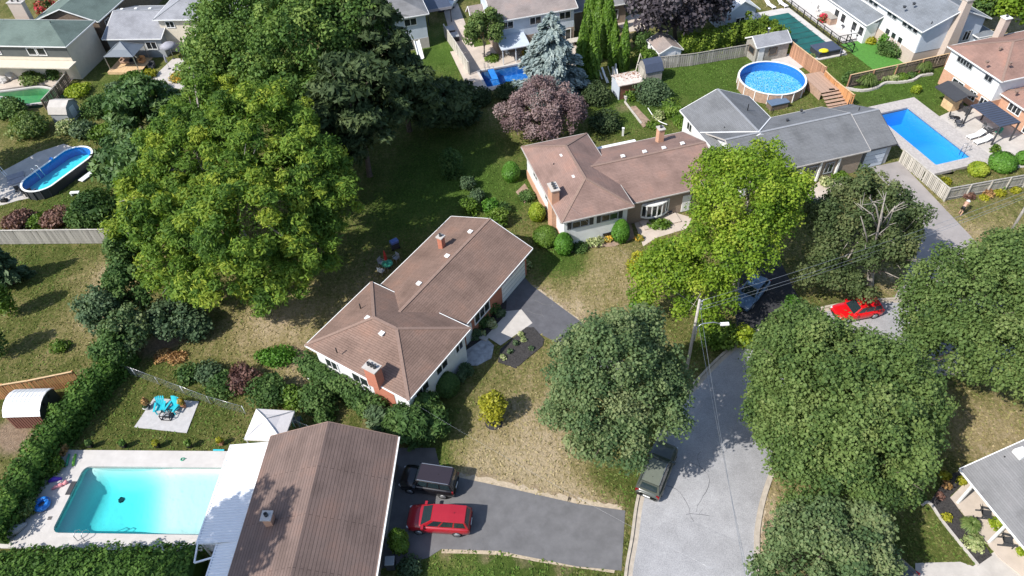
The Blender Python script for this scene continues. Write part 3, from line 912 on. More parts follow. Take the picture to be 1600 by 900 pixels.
arc = [(10.6 + 1.9 * math.sin(R(-50 + i * 16.7)), 2.75 - 1.5 * math.cos(R(-50 + i * 16.7))) for i in range(7)]
for a, b in zip(arc, arc[1:]):
    mb.bar((*a, 0.7), (*b, 0.7), 0.16, 0.16); mb.bar((*a, 2.2), (*b, 2.2), 0.16, 0.16)
mb.prism(arc, 2.25, 2.33); mb.prism(arc, 0.5, 0.62)
bw = mb.build('bow_window', M['white'], HB)
for a, b in zip(arc, arc[1:]):
    MB().bar((*a, 1.45), (*b, 1.45), 0.03, 1.35).build('pane', M['glass'], bw)
d = MB().box(13.6, 1.72, 0.1, 14.5, 1.8, 2.15).build('door', M['white'], HB)
MB().lathe([(0.04, 0), (0.04, 0.07)], (14.3, 1.7, 1.05), 8).build('handle', M['steel'], d)
mb = MB(); mb.box(9.0, 0.35, 0, 13.0, 1.75, 0.18); mb.build('step', M['concrete_warm'], HB)
mb = MB(); mb.box(8.2, 11.1, 2.3, 12.8, 12.3, 2.38); mb.build('rear_awning', M['white_metal'], HB)
mb = MB()
for x in (8.4, 10.5, 12.6): mb.bar((x, 12.2, 0), (x, 12.2, 2.3), 0.1)
mb.build('awning_post', M['white_metal'], HB)

# C: long grey roofed house
oc = P(1210.7, 268.4, 2.9)
HC = house('grey_roofed_house', (oc.x - 3.55 * math.cos(A14), oc.y - 3.55 * math.sin(A14), 0), A14, 'long white house with grey shingle roof and pillared front porch')
rc = block(HC, 0, 0, 14.7, 8.9, 2.9, 1.85, 'gx', 'siding_white', M['roof_c'], M['cap_grey'], ov=0.4, trim='concrete')
rc2 = block(HC, 14.72, 0.35, 18.3, 8.6, 2.65, 1.75, 'gx', 'siding_grey', M['roof_c'], M['cap_grey'], ov=0.3, trim='dark')
rc3 = block(HC, -0.5, 4.2, 8.2, 13.6, 2.95, 1.85, 'gy', 'siding_white', M['roof_c'], M['cap_grey'], ov=0.4)
mb = MB()
mb.bar((-0.45, 8.75, 3.02), (3.85, 4.5, 4.83), 0.12, 0.05); mb.bar((8.15, 8.75, 3.02), (3.85, 4.5, 4.83), 0.12, 0.05)
mb.build('valley_flashing', M['white_metal'], rc)
vents(rc, [loc(HC, 1230, 189, 4.1), loc(HC, 1252, 174, 3.6)], 'dark', 0.2)
stacks(rc, [loc(HC, 1208, 174, 3.2), loc(HC, 1131, 203, 3.6), loc(HC, 1342, 172, 4.0), loc(HC, 1326, 161, 3.4)])
mb = MB(); p = loc(HC, 1168, 172, 4.2); mb.lathe([(0.05, -0.2), (0.05, 0.7), (0.05, 0.75)], p, 8); mb.build('vent_pipe', M['black'], rc3)
window(HC, 'x-', 3.4, 1.0, 2.1, 3.3, 0.4, 1)
window(HC, 'x-', 11.6, 1.0, 1.4, 2.4, -0.1, 1)
# recessed porch: dark front wall, pillars
mb = MB()
for x in (3.6, 5.6, 7.0, 9.2, 11.4): mb.bar((x, 0.28, 0.05), (x, 0.28, 2.75), 0.2)
for i, x in enumerate((3.2, 5.0, 7.0, 9.2, 11.4)):
    MB().bar((x, 0.22, 0.05), (x, 0.22, 2.74), 0.2).build('pillar', M['white'], HC)
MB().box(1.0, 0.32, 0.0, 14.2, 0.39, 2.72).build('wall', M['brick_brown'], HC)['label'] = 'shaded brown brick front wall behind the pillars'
for u, w in ((4.1, 1.0), (6.0, 1.2), (8.2, 1.3), (10.4, 0.9)):
    window(HC, 'y-', u, w, 0.9, 2.1, 0.32, frame='siding_grey')
gd = MB().box(14.95, 0.55, 0.05, 17.4, 0.64, 2.2).build('garage_door', M['siding_blue'], HC)
for i in range(3): MB().box(15.0, 0.53, 0.5 + i * 0.55, 17.35, 0.55, 0.53 + i * 0.55).build('panel_joint', M['siding_grey'], gd)
mb = MB(); mb.bar((18.1, 0.4, 2.4), (19.6, 2.2, 1.9), 0.12); mb.build('side_rail', M['dark'], HC)

# E: white house with blue-grey roof, top right
HE = house('white_house', P(1441.7, 50, 5), A14, 'large white house with blue grey roof and tall tapering chimney')
re_ = block(HE, 0, 0, 10.0, 22, 5.0, 2.0, 'gy', 'siding_white', M['roof_e'], M['cap_grey'], ov=0.5, band=('brick_pale', 1.9))
MB().box(0.55, 0.42, 1.92, 9.45, 0.47, 5.0).build('wall', M['siding_blue'], HE)['label'] = 'white gable siding with its blue shade in the colour'  # blue tone of the shaded gable is painted into this siding
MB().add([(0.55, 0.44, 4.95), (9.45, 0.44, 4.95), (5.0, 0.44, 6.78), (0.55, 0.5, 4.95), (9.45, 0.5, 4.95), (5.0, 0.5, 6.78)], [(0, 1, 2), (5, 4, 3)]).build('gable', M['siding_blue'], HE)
c_ = MB().add([(4.1, -0.5, 0), (5.9, -0.5, 0), (5.9, 0.45, 0), (4.1, 0.45, 0), (4.3, -0.4, 3.5), (5.7, -0.4, 3.5), (5.7, 0.45, 3.5), (4.3, 0.45, 3.5),
              (4.6, -0.35, 8.2), (5.5, -0.35, 8.2), (5.5, 0.4, 8.2), (4.6, 0.4, 8.2)],
             [(0, 1, 5, 4), (1, 2, 6, 5), (2, 3, 7, 6), (3, 0, 4, 7), (4, 5, 9, 8), (5, 6, 10, 9), (6, 7, 11, 10), (7, 4, 8, 11), (8, 9, 10, 11)]).build('chimney', M['brick_pale'], HE)
MB().box(4.5, -0.45, 8.2, 5.6, 0.5, 8.35).build('chimney_cap', M['concrete'], c_)
mb = MB(); mb.lathe([(0.15, 0), (0.15, 0.35), (0.1, 0.35)], (5.05, 0.02, 8.35), 10); mb.build('flue', M['dark'], c_)
for i, u in enumerate((1.6, 2.6, 3.6, 5.6, 6.6, 9.5, 10.5, 11.5, 13.5)):
    window(HE, 'x-', u, 0.7, 4.1, 4.7, 0.5, 0, frame='siding_grey')
for u in (3.4, 4.7, 5.9): window(HE, 'x-', u, 0.75, 1.4, 2.6, 0.5, 0)
window(HE, 'y-', 7.6, 0.9, 2.4, 3.6, 0.42)
block(HE, -1.75, 7.4, 0.7, 22, 2.8, 1.0, 'sx', 'siding_white', M['roof_e'], None, ov=0.35)
for u in (8.5, 10.0, 12.5, 14.0): window(HE, 'x-', u, 0.9, 0.9, 2.0, -1.4, 0)
block(HE, 8.6, -0.6, 11.3, 9, 3.0, 0.0, 'sx', 'siding_blue', M['roof_e'], None, ov=0.5)
vents(re_, [loc(HE, 1413, 12, 6.0), loc(HE, 1428, 7, 6.3), loc(HE, 1480, 5, 6.6)], 'dark', 0.25)
stacks(re_, [loc(HE, 1455, 38, 5.5)])

# F: brown roofed brick and white house, right edge
HF = house('brown_house', P(1481, 72, 4.8), A14, 'brown roofed white and orange brick house beside the blue pool')
rf = block(HF, 0, -8.7, 14, 0, 4.8, 1.9, 'hip', 'siding_white', M['roof_f'], M['cap_a'], ov=0.45, band=('brick_orange', 2.0))
rf2 = block(HF, 1.3, -17.5, 14, -7.5, 2.8, 1.9, 'hip', 'brick_orange', M['roof_f'], M['cap_a'], ov=0.45)
MB().box(0.39, -8.25, 2.02, 0.44, -0.45, 4.6).build('wall', M['white'], HF)['label'] = 'bright white upper siding'
p = loc(HF, 1556, 58, 4.9)
chimney(HF, p.x, p.y - .2, 0.8, 0.8, 3.5, 7.4, 'brick_pale', 'white', 1)
window(HF, 'x-', -2.9, 2.3, 3.75, 4.3, 0.39, 4, frame='siding_grey')
window(HF, 'x-', -6.7, 1.0, 3.75, 4.3, 0.39, 1, frame='siding_grey')
window(HF, 'x-', -3.2, 1.7, 0.8, 1.8, 0.41, 1)
window(HF, 'x-', -5.7, 0.9, 0.8, 1.8, 0.41, 1); window(HF, 'x-', -7.4, 0.9, 0.8, 1.8, 0.41, 1)
window(HF, 'x-', -10.4, 1.6, 1.5, 2.3, 1.75, 2)
window(HF, 'x-', -13.2, 1.4, 0.3, 2.3, 1.75, 1)
vents(rf, [loc(HF, 1563, 77, 6.2), loc(HF, 1542, 98, 5.8), loc(HF, 1578, 100, 6.0)], 'cap_a', 0.25)
vents(rf2, [loc(HF, 1588, 145, 3.6)], 'cap_a', 0.25)

# G: bottom right
HG = house('grey_roofed_house', P(1500, 733, 2.8), A14, 'pale grey roofed house with open white post porch, bottom right corner')
rg = block(HG, 0, -16, 11, 0, 2.8, 1.9, 'gy', 'siding_white', M['roof_g'], None, ov=1.9)
for y in (-1.2, -4.2, -7.2): MB().bar((0.15, y, 0.1), (0.15, y, 2.65), 0.16).build('porch_post', M['white'], HG)
p = loc(HG, 1592, 712, 3.8)
MB().box(p.x - 0.35, p.y - 0.35, 2.5, p.x + 0.35, p.y + 0.35, 4.3).build('chimney', M['white'], HG)
stacks(rg, [loc(HG, 1566, 718, 3.4)])

# D: bottom-left brown house with its white patio cover
HD = house('brown_house', P(621, 682, 3.3), R(-4.2), 'dark brown gable roofed house between turquoise pool and driveway')
rd = block(HD, -9.45, -17, 0, 0, 3.3, 1.9, 'gy', 'brick_brown', M['roof_d'], None, ov=0.45, trim='cap_a')
MB().bar((0.13, -17, 3.23), (0.13, 0, 3.23), 0.11, 0.1).build('eaves_gutter', M['white'], rd)
p = loc(HD, 424, 818, 4.0)
chimney(HD, p.x, p.y, 0.55, 0.55, 3.4, 5.05, 'brick_orange', 'concrete_pale', 1)
vents(rd, [loc(HD, 494, 719, 4.8), loc(HD, 474, 811, 4.8)], 'cap_a', 0.25)
gd = MB().box(-0.5, -6.3, 0.04, -0.4, -2.0, 2.1).build('garage_door', M['siding_cream'], HD)
for i in range(3): MB().box(-0.4, -6.25, 0.5 + i * 0.52, -0.385, -2.05, 0.53 + i * 0.52).build('panel_joint', M['siding_grey'], gd)
a1, a2, b1, b2 = loc(HD, 360.7, 695, 2.65), loc(HD, 309, 851, 2.65), loc(HD, 423, 681, 3.1), loc(HD, 340, 849, 2.65)
xl, ytop, ystep, xs_ = (a1.x + a2.x) / 2, a1.y, b2.y, b2.x
mb = MB()
pitch = 0.2
yy = ytop
while yy > -17:
    y2 = yy - pitch
    x_l = xl if yy > ystep + 0.1 else xs_
    for q0, q1, dz in ((yy, yy - pitch * 0.3, 0.05), (yy - pitch * 0.3, yy - pitch * 0.9, 0.0), (yy - pitch * 0.9, y2, 0.05)):
        mb.add([(x_l, q0, 2.62 + dz), (-9.4, q0, 3.05 + dz), (-9.4, q1, 3.05 + dz), (x_l, q1, 2.62 + dz),
                (x_l, q0, 2.57 + dz), (-9.4, q0, 3.0 + dz), (-9.4, q1, 3.0 + dz), (x_l, q1, 2.57 + dz)],
               [(0, 3, 2, 1), (4, 5, 6, 7), (0, 1, 5, 4), (3, 7, 6, 2), (0, 4, 7, 3)])
    yy = y2
pc = mb.build('patio_cover', M['white_metal'], HD)
pc['label'] = 'white ribbed metal patio cover along the pool side'
mb = MB(); mb.bar((xl - 0.06, ytop, 2.6), (xl - 0.06, ystep, 2.6), 0.12, 0.14); mb.bar((xl, ystep, 2.6), (xs_, ystep, 2.6), 0.1, 0.12); mb.bar((xs_ - 0.05, ystep, 2.6), (xs_ - 0.05, -17, 2.6), 0.1, 0.14)
mb.bar((xl + 0.2, ystep - 1.3, 2.55), (xs_, ystep - 0.9, 2.55), 0.1, 0.1); mb.bar((xl, ystep, 2.6), (xl + 0.2, ystep - 1.3, 2.55), 0.1, 0.1)
mb.build('gutter', M['white_metal'], pc)
for y in (ytop - 0.15, (ytop + ystep) / 2, ystep + 0.1): MB().bar((xl + 0.15, y, 0.1), (xl + 0.15, y, 2.58), 0.1).build('cover_post', M['white_metal'], HD)

# H: green roofed house, top left; I: grey roofed; J: pale blue; K: taupe roofed
HH = house('green_roofed_house', P(102.5, 73, 5.0), R(-9), 'dark green roofed house at the top left corner')
rh = block(HH, -16, 0, 0, 7.6, 5.0, 1.7, 'hx', 'siding_cream', M['roof_h'], None, ov=0.4)
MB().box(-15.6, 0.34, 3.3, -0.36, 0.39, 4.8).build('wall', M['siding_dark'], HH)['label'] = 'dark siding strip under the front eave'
hx_ = loc(HH, 150, 37, 4.5).x
block(HH, hx_ - 10, 8.2, hx_, 26, 4.5, 1.8, 'gy', 'wood_brown', M['roof_h'], None, ov=0.4)
for u in (-15.2, -12.2, -10.9, -5.6, -4.2): window(HH, 'y-', u, 1.1, 3.6, 4.55, 0.34, 0)
for y in (10.5, 13.5): window(HH, 'x+', y, 1.0, 2.6, 3.7, hx_ - 0.4, 1)
p = loc(HH, 40, 39, 6.0)
mb = MB(); mb.lathe([(0.5, 0), (0.5, 0.06), (0.28, 0.2), (0.02, 0.25)], (p.x, p.y, 5.95), 14); mb.build('skylight_dome', M['white'], rh)
p = loc(HH, 27, 18, 6.7)
chimney(HH, p.x - 1.5, p.y + 2.2, 2.2, 0.8, 4, 7.0, 'brick_pale', 'concrete', 2)
stacks(rh, [loc(HH, 8, 35, 6.3), loc(HH, 80, 37, 6.4)])
MB().box(-15, -1.6, 2.6, 0.2, 0.3, 2.75).build('balcony', M['siding_cream'], HH)

HI = house('grey_roofed_house', P(159, 61.4, 3.0), R(-6), 'pale grey roofed house behind the slate gazebo')
ri = block(HI, 0, 0, 8.6, 10.5, 3.0, 1.7, 'gx', 'siding_grey', M['roof_i'], M['cap_grey'], ov=0.4)
ri2 = block(HI, 7.6, 1.5, 19.5, 11.5, 5.0, 2.2, 'hip', 'siding_cream', M['roof_i'], M['cap_grey'], ov=0.45)
vents(ri, [loc(HI, 191, 16, 4.4), loc(HI, 213, 15, 4.4), loc(HI, 235, 15, 4.4)], 'white', 0.3)
window(HI, 'y-', 9.6, 1.1, 3.7, 4.5, 1.95); window(HI, 'y-', 6.6, 1.4, 1.3, 2.3, 0.4); window(HI, 'y-', 11.2, 0.9, 1.2, 2.0, 1.95)
dr = MB().box(12.4, 1.86, 0.1, 14.2, 1.94, 2.3).build('patio_door', M['white'], HI)
MB().box(12.5, 1.84, 0.25, 13.25, 1.86, 2.2).build('pane', M['glass'], dr); MB().box(13.35, 1.84, 0.25, 14.1, 1.86, 2.2).build('pane', M['glass'], dr)

HJ = house('pale_blue_house', P(670, 21, 5.0), A14, 'pale blue house with grey roof behind the big pines')
block(HJ, -10, 0, 0, 10, 5.0, 1.9, 'hip', 'siding_blue', M['roof_g'], None, ov=0.45, band=('concrete', 1.5))
window(HJ, 'y-', -2.6, 1.6, 3.6, 4.5, 0.45)
window(HJ, 'y-', -6.6, 1.6, 3.6, 4.5, 0.45)

HK = house('taupe_roofed_house', P(903, 11.7, 5.0), A14, 'taupe roofed white house behind the dark blue pool')
rk = block(HK, -11.8, 0, 0, 9, 5.0, 1.9, 'gx', 'siding_blue', M['roof_k'], None, ov=0.4, band=('brick_brown', 2.2))
k2 = loc(HK, 737, 34, 2.9)
rk2 = block(HK, k2.x, k2.y, -11.5, 9, 2.9, 1.5, 'gx', 'brick_orange', M['roof_k'], None, ov=0.4)
for u in (-9.8, -5.9, -1.7): window(HK, 'y-', u, 1.5, 3.6, 4.5, 0.4)
lm = roof_mesh([((-11.6, -2.6, 2.3), (-7.6, -2.6, 2.3), (-7.6, 0.38, 2.75), (-11.6, 0.38, 2.75))], [((-11.6, -2.6, 2.3), (-7.6, -2.6, 2.3)), ((-7.6, -2.6, 2.3), (-7.6, 0.38, 2.75)), ((-11.6, 0.38, 2.75), (-11.6, -2.6, 2.3))], 0.1)
link('lean_to_roof', lm.mesh('lean_to_roof', M['siding_blue']), HK)
for x in (-11.4, -9.6, -7.8): MB().bar((x, -2.5, 0), (x, -2.5, 2.22), 0.1).build('lean_to_post', M['white'], HK)
MB().bar((-11.6, -2.63, 2.27), (-7.6, -2.63, 2.27), 0.07, 0.14).build('lean_to_gutter', M['white'], HK)
window(HK, 'y-', -2.0, 2.2, 0.5, 2.0, 0.36, 2)

HL = house('brick_house', P(985, 4, 3.0), A14, 'brown brick house corner behind the tall cedar columns')
block(HL, -9, 0, 0, 8, 3.0, 1.7, 'gx', 'brick_brown', M['roof_g'], None, ov=0.4)
window(HL, 'y-', -2.5, 1.6, 0.9, 2.1, 0.4)
HM = house('white_house', P(1188, 14, 3.0), A14, 'small white gabled house end beyond the round pool at the top edge')
block(HM, -5.2, 0, 0, 9, 3.0, 1.6, 'gy', 'siding_blue', M['white_metal'], None, ov=0.4)
window(HM, 'y-', -2.6, 1.2, 1.0, 2.0, 0.4)
# ------------------------------------------------------------------ trees, hedges, shrubs
LM = {
 'maple_dark': leafmat('dark_maple_leaf', [(0.055, 0.1, 0.04), (0.098, 0.155, 0.062), (0.15, 0.205, 0.085), (0.22, 0.255, 0.12)], 0.25, 0.6, 0.18),
 'maple_mid': leafmat('olive_maple_leaf', [(0.055, 0.1, 0.03), (0.1, 0.16, 0.044), (0.145, 0.21, 0.062), (0.2, 0.255, 0.085)], 0.27, 0.6, 0.18),
 'maple_bright': leafmat('bright_maple_leaf', [(0.07, 0.14, 0.014), (0.14, 0.235, 0.022), (0.22, 0.32, 0.03), (0.35, 0.41, 0.055)], 0.32, 0.55, 0.2),
 'locust': leafmat('locust_leaf', [(0.05, 0.105, 0.02), (0.1, 0.185, 0.03), (0.17, 0.26, 0.038), (0.31, 0.37, 0.05)], 0.32, 0.6, 0.15),
 'pine_dark': leafmat('dark_pine_needles', [(0.03, 0.052, 0.022), (0.055, 0.085, 0.034), (0.1, 0.135, 0.055)], 0.15, 0.6, 0.15),
 'pine_mid': leafmat('pine_needles', [(0.035, 0.065, 0.025), (0.06, 0.1, 0.038), (0.1, 0.13, 0.055)], 0.15),
 'pine_bright': leafmat('bright_pine_needles', [(0.045, 0.095, 0.03), (0.08, 0.155, 0.045), (0.13, 0.2, 0.06)], 0.2),
 'spruce': leafmat('blue_spruce_needles', [(0.13, 0.18, 0.18), (0.22, 0.28, 0.28), (0.36, 0.42, 0.4)], 0.1),
 'maple_old': leafmat('thinning_maple_leaf', [(0.04, 0.065, 0.026), (0.065, 0.098, 0.036), (0.1, 0.135, 0.052), (0.15, 0.17, 0.07)], 0.2, 0.6, 0.15),
 'privet': leafmat('privet_leaf', [(0.09, 0.15, 0.02), (0.16, 0.235, 0.03), (0.26, 0.33, 0.05)], 0.28, 0.6, 0.15),
 'broad': leafmat('broadleaf_leaf', [(0.045, 0.095, 0.024), (0.085, 0.16, 0.038), (0.14, 0.225, 0.052), (0.22, 0.3, 0.075)], 0.28, 0.6, 0.15),
 'plum': leafmat('purple_plum_leaf', [(0.13, 0.085, 0.09), (0.22, 0.15, 0.152), (0.34, 0.26, 0.25)], 0.2, 0.6, 0.15),
 'purple_maple': leafmat('purple_maple_leaf', [(0.035, 0.03, 0.037), (0.065, 0.055, 0.066), (0.115, 0.1, 0.112)], 0.15, 0.6, 0.2),
 'cedar': leafmat('cedar_sprays', [(0.055, 0.12, 0.01), (0.09, 0.18, 0.016), (0.14, 0.23, 0.025)], 0.2),
 'hedge': leafmat('hedge_sprays', [(0.035, 0.08, 0.014), (0.065, 0.135, 0.024), (0.115, 0.2, 0.036)], 0.2, 0.6, 0.15),
 'hedge_bright': leafmat('bright_hedge_leaf', [(0.06, 0.12, 0.015), (0.1, 0.18, 0.02), (0.16, 0.24, 0.035)], 0.22),
 'shrub': leafmat('shrub_leaf', [(0.04, 0.085, 0.024), (0.075, 0.14, 0.038), (0.13, 0.2, 0.06)], 0.22, 0.6, 0.15),
 'shrub_grey': leafmat('grey_green_leaf', [(0.05, 0.09, 0.045), (0.085, 0.135, 0.065), (0.14, 0.195, 0.1)], 0.2, 0.6, 0.15),
 'lime': leafmat('lime_leaf', [(0.14, 0.22, 0.015), (0.24, 0.32, 0.02), (0.36, 0.42, 0.05)], 0.3),
 'gold': leafmat('golden_leaf', [(0.17, 0.19, 0.015), (0.3, 0.3, 0.02), (0.43, 0.4, 0.04)], 0.3),
 'egg': leafmat('clipped_green_leaf', [(0.045, 0.13, 0.012), (0.075, 0.19, 0.018), (0.11, 0.24, 0.03)], 0.15),
 'barberry': leafmat('barberry_leaf', [(0.1, 0.05, 0.045), (0.18, 0.095, 0.075), (0.26, 0.15, 0.11)], 0.2),
 'ornamental': leafmat('ornamental_grass_blade', [(0.075, 0.13, 0.03), (0.13, 0.2, 0.05), (0.24, 0.28, 0.1)], 0.25),
 'variegated': leafmat('variegated_leaf', [(0.13, 0.19, 0.06), (0.3, 0.35, 0.14), (0.55, 0.55, 0.32)], 0.2),
 'flower': leafmat('mixed_flowers', [(0.07, 0.13, 0.03), (0.14, 0.18, 0.04), (0.6, 0.42, 0.05), (0.62, 0.3, 0.06)], 0.2),
 'red_flower': leafmat('red_flowers', [(0.07, 0.12, 0.03), (0.12, 0.14, 0.04), (0.5, 0.03, 0.05), (0.6, 0.05, 0.1)], 0.2),
 'dead': leafmat('dry_leaf', [(0.2, 0.11, 0.05), (0.36, 0.2, 0.08), (0.5, 0.32, 0.12)], 0.1),
}

def unit(a):
    return a / np.maximum(np.linalg.norm(a, axis=1, keepdims=True), 1e-6)

def leaves(cen, nrm, size, tint, asp=1.0, tdir=None, core=None):
    """a cloud of folded leaf faces; core is an optional (verts, quads, tint) solid inside"""
    n = len(cen)
    nrm = unit(nrm)
    t = rng.normal(size=(n, 3)) if tdir is None else tdir + rng.normal(size=(n, 3)) * 0.25
    t = unit(t - nrm * np.sum(t * nrm, 1, keepdims=True))
    b = np.cross(nrm, t)
    s = (np.asarray(size) * rng.uniform(0.5, 1.5, n))[:, None] if np.isscalar(size) else size[:, None]
    a_, c_ = t * s * 0.5 * asp, b * s * 0.42
    lift = nrm * s * 0.12
    v = np.stack([cen - a_, cen + c_ + lift * rng.uniform(-1, 1, (n, 1)), cen + a_, cen - c_ + lift * rng.uniform(-1, 1, (n, 1))], 1).reshape(-1, 3)
    f = np.arange(4 * n).reshape(n, 4)
    return v, f, np.asarray(tint)

def cluster(envs, nclump, crad, nleaf, lsize, asp=1.0, low=-0.35, flat=1.0, upb=0.45, inner=0.12, spread=0.45, tvar=0.13, droop=0.0):
    """leaf clouds on clumps scattered over a set of ellipsoids (cx,cy,cz,rx,ry,rz)"""
    E = np.array(envs, float)
    area = (E[:, 3] * E[:, 4]) ** 0.8 * E[:, 5] ** 0.5
    cc, cr_ = [], []
    tries = 0
    while len(cc) < nclump and tries < nclump * 40:
        tries += 1
        i = rng.choice(len(E), p=area / area.sum())
        d = rng.normal(size=3); d /= np.linalg.norm(d)
        if d[2] < low: continue
        k = rng.uniform(0.62, 0.97)
        c = E[i, :3] + d * E[i, 3:] * k
        ins = [np.sum(((c - e[:3]) / e[3:]) ** 2) < 0.4 for j, e in enumerate(E) if j != i]
        if any(ins): continue
        cc.append(c); cr_.append(crad * rng.uniform(0.6, 1.35))
    cc, cr_ = np.array(cc), np.array(cr_)
    w = cr_ ** 2
    ci = rng.choice(len(cc), nleaf, p=w / w.sum())
    d = rng.normal(size=(nleaf, 3)); d[:, 2] += upb
    d = unit(d)
    rad = cr_[ci][:, None] * rng.uniform(0.35, 1.05, (nleaf, 1)) ** 0.6 * (1 + 0.19 * np.abs(rng.normal(size=(nleaf, 1))))
    sc = np.array([1, 1, flat])
    cen = cc[ci] + d * rad * sc
    cen[:, 2] -= droop * (np.linalg.norm((d * rad)[:, :2], axis=1))
    nrm = d * 0.55 + np.array([0, 0, 0.35]) + rng.normal(size=(nleaf, 3)) * spread
    ct_ = np.clip(rng.normal(0.5, 0.24, len(cc)), 0.05, 0.95)
    tint = np.clip(ct_[ci] + rng.normal(size=nleaf) * tvar, 0, 1)
    ni = int(nleaf * inner)
    i = rng.choice(len(E), ni, p=area / area.sum())
    di = unit(rng.normal(size=(ni, 3)))
    cen2 = E[i, :3] + di * E[i, 3:] * rng.uniform(0.3, 0.8, (ni, 1))
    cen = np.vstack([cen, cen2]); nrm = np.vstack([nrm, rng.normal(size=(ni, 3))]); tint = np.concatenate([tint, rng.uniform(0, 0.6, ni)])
    return leaves(cen, nrm, lsize, tint, asp) + (cc, cr_)

def trunk_mb(h, r, tips, lean=(0, 0), fork=0.45, nmax=14):
    mb = MB()
    top = Vector((lean[0], lean[1], h))
    pts = [Vector((0, 0, -0.3)), Vector((0, 0, 0.25)), Vector((lean[0] * 0.3 + random.uniform(-.15, .15), lean[1] * 0.3, h * 0.4)), Vector((lean[0] * 0.7, lean[1] * 0.7 + random.uniform(-.2, .2), h * 0.7)), top]
    mb.tube(pts, [r * 1.5, r * 1.05, r * 0.8, r * 0.5, r * 0.2], 9)
    for k, tpt in enumerate(tips[:nmax]):
        tpt = Vector(tpt)
        z = h * random.uniform(fork * 0.7, 0.85)
        b0 = Vector((lean[0] * z / h, lean[1] * z / h, z))
        mid = b0.lerp(tpt, 0.5) + Vector((random.uniform(-.4, .4), random.uniform(-.4, .4), random.uniform(-.3, .6)))
        mb.tube([b0, mid, tpt], [r * 0.42, r * 0.26, r * 0.07], 6)
        t2 = tpt + Vector((random.uniform(-1.2, 1.2), random.uniform(-1.2, 1.2), random.uniform(0, 1)))
        mb.tube([mid, mid.lerp(t2, 0.6), t2], [r * 0.2, r * 0.12, r * 0.03], 5)
    return mb

def tree(name, label, px_env, h0, leaf, nclump, crad, nleaf, lsize, base=None, bark='bark', group=None, r=0.28, cat='tree', **kw):
    """px_env: ellipsoids as (px, py, height, half width in px, vertical radius in m [, depth factor])"""
    envs = []
    for e in px_env:
        c = P(e[0], e[1], e[2]); rx = e[3] * mpp(c)
        envs.append((c.x, c.y, c.z, rx, rx * (e[5] if len(e) > 5 else 1.0), e[4]))
    b = P(*base) if base else Vector((envs[0][0], envs[0][1], 0))
    b.z = 0
    t = thing(name, label, cat, b, 0, group)
    envs = [(e[0] - b.x, e[1] - b.y) + e[2:] for e in envs]
    v, f, ti, cc, cr_ = cluster(envs, nclump, crad, nleaf, lsize, **kw)
    me = mesh_np('crown', v, f, LM[leaf], face_attrs={'tint': ti})
    link('crown', me, t)
    if h0:
        order = list(range(len(cc))); random.shuffle(order)
        e0 = envs[0]
        trunk_mb(h0, r, [cc[i] for i in order], (e0[0] * 0.8, e0[1] * 0.8)).build('trunk', M[bark], t)
    return t

def ball_core(rx, ry, z0, z1, n=10, k=0.86):
    m_ = MB().lathe([(0.3 * k, 0), (0.8 * k, 0.1), (1.0 * k, 0.4), (0.85 * k, 0.75), (0.4 * k, 0.95 * k)], (0, 0, 0), n)
    return [(x * rx, y * ry, z0 + z * (z1 - z0)) for x, y, z in m_.v], m_.f

def shrub(name, label, px, py, rpx, h, leaf, lsize=0.16, dens=1.0, lump=0.25, group=None, shape='round', ry=1.0, clipped=False, cat='shrub', lift=0.0, tvar=0.2):
    """px, py: the middle of the plant in the photo; rpx half width in px; h height in m"""
    c = P(px, py, h * 0.5)
    rx = rpx * mpp(c); ryy = rx * ry
    t = thing(name, label, cat, (c.x, c.y, 0), 0, group)
    area = 2.2 * math.pi * rx * ryy + math.pi * (rx + ryy) * h
    n = int(np.clip(area * 2.2 / lsize ** 2 * dens, 60, 9000))
    d = unit(rng.normal(size=(n, 3)) + np.array([0, 0, 0.35]))
    z = d[:, 2]
    prof = {'round': 1.0, 'egg': 1.0, 'flat': 1.0}.get(shape, 1.0)
    lumpdirs = unit(rng.normal(size=(14, 3)) + np.array([0, 0, 0.4]))
    lumpv = rng.uniform(-1, 1, 14)
    dots = np.clip(d @ lumpdirs.T, 0, 1) ** 10
    lf = 1 + lump * (dots @ lumpv)
    k = (rng.uniform(0.9, 1.03, n) if clipped else rng.uniform(0.7, 1.12, n)) * lf
    if shape == 'egg':
        taper = 1 - 0.28 * np.clip(z, 0, 1)
        cen = np.stack([d[:, 0] * rx * k * taper, d[:, 1] * ryy * k * taper, h * (0.45 + 0.55 * np.sign(z) * np.abs(z) ** 0.85 * np.clip(k, 0, 1.05))], 1)
    else:
        cen = np.stack([d[:, 0] * rx * k, d[:, 1] * ryy * k, h * (0.42 + 0.58 * z * np.clip(k, 0.6, 1.15))], 1)
    cen[:, 2] = np.maximum(cen[:, 2] + lift, 0.03)
    nr = unit(cen - np.array([0, 0, h * 0.4])) * (1.0 if clipped else 0.5) + rng.normal(size=(n, 3)) * (0.3 if clipped else 0.5) + np.array([0, 0, 0.25])
    lt = dots @ rng.uniform(-0.5, 0.5, 14)
    tint = np.clip(0.5 + lt + rng.normal(size=n) * tvar, 0, 1)
    v, f, ti = leaves(cen, nr, lsize, tint, 1.25)
    link('foliage', mesh_np('foliage', v, f, LM[leaf], face_attrs={'tint': ti}), t)
    cv, cf = ball_core(rx, ryy, 0, h, k=0.8 if clipped else 0.62)
    mb = MB(); mb.add([(x, y, z + lift) for x, y, z in cv], cf, True)
    me = mb.mesh('inner_growth', LM[leaf])
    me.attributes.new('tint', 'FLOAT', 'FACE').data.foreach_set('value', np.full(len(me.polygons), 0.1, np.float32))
    link('inner_growth', me, t)
    if lift > 0: MB().tube([(0, 0, 0), (0, 0, lift + h * 0.4)], 0.07, 7).build('stem', M['bark'], t)
    return t

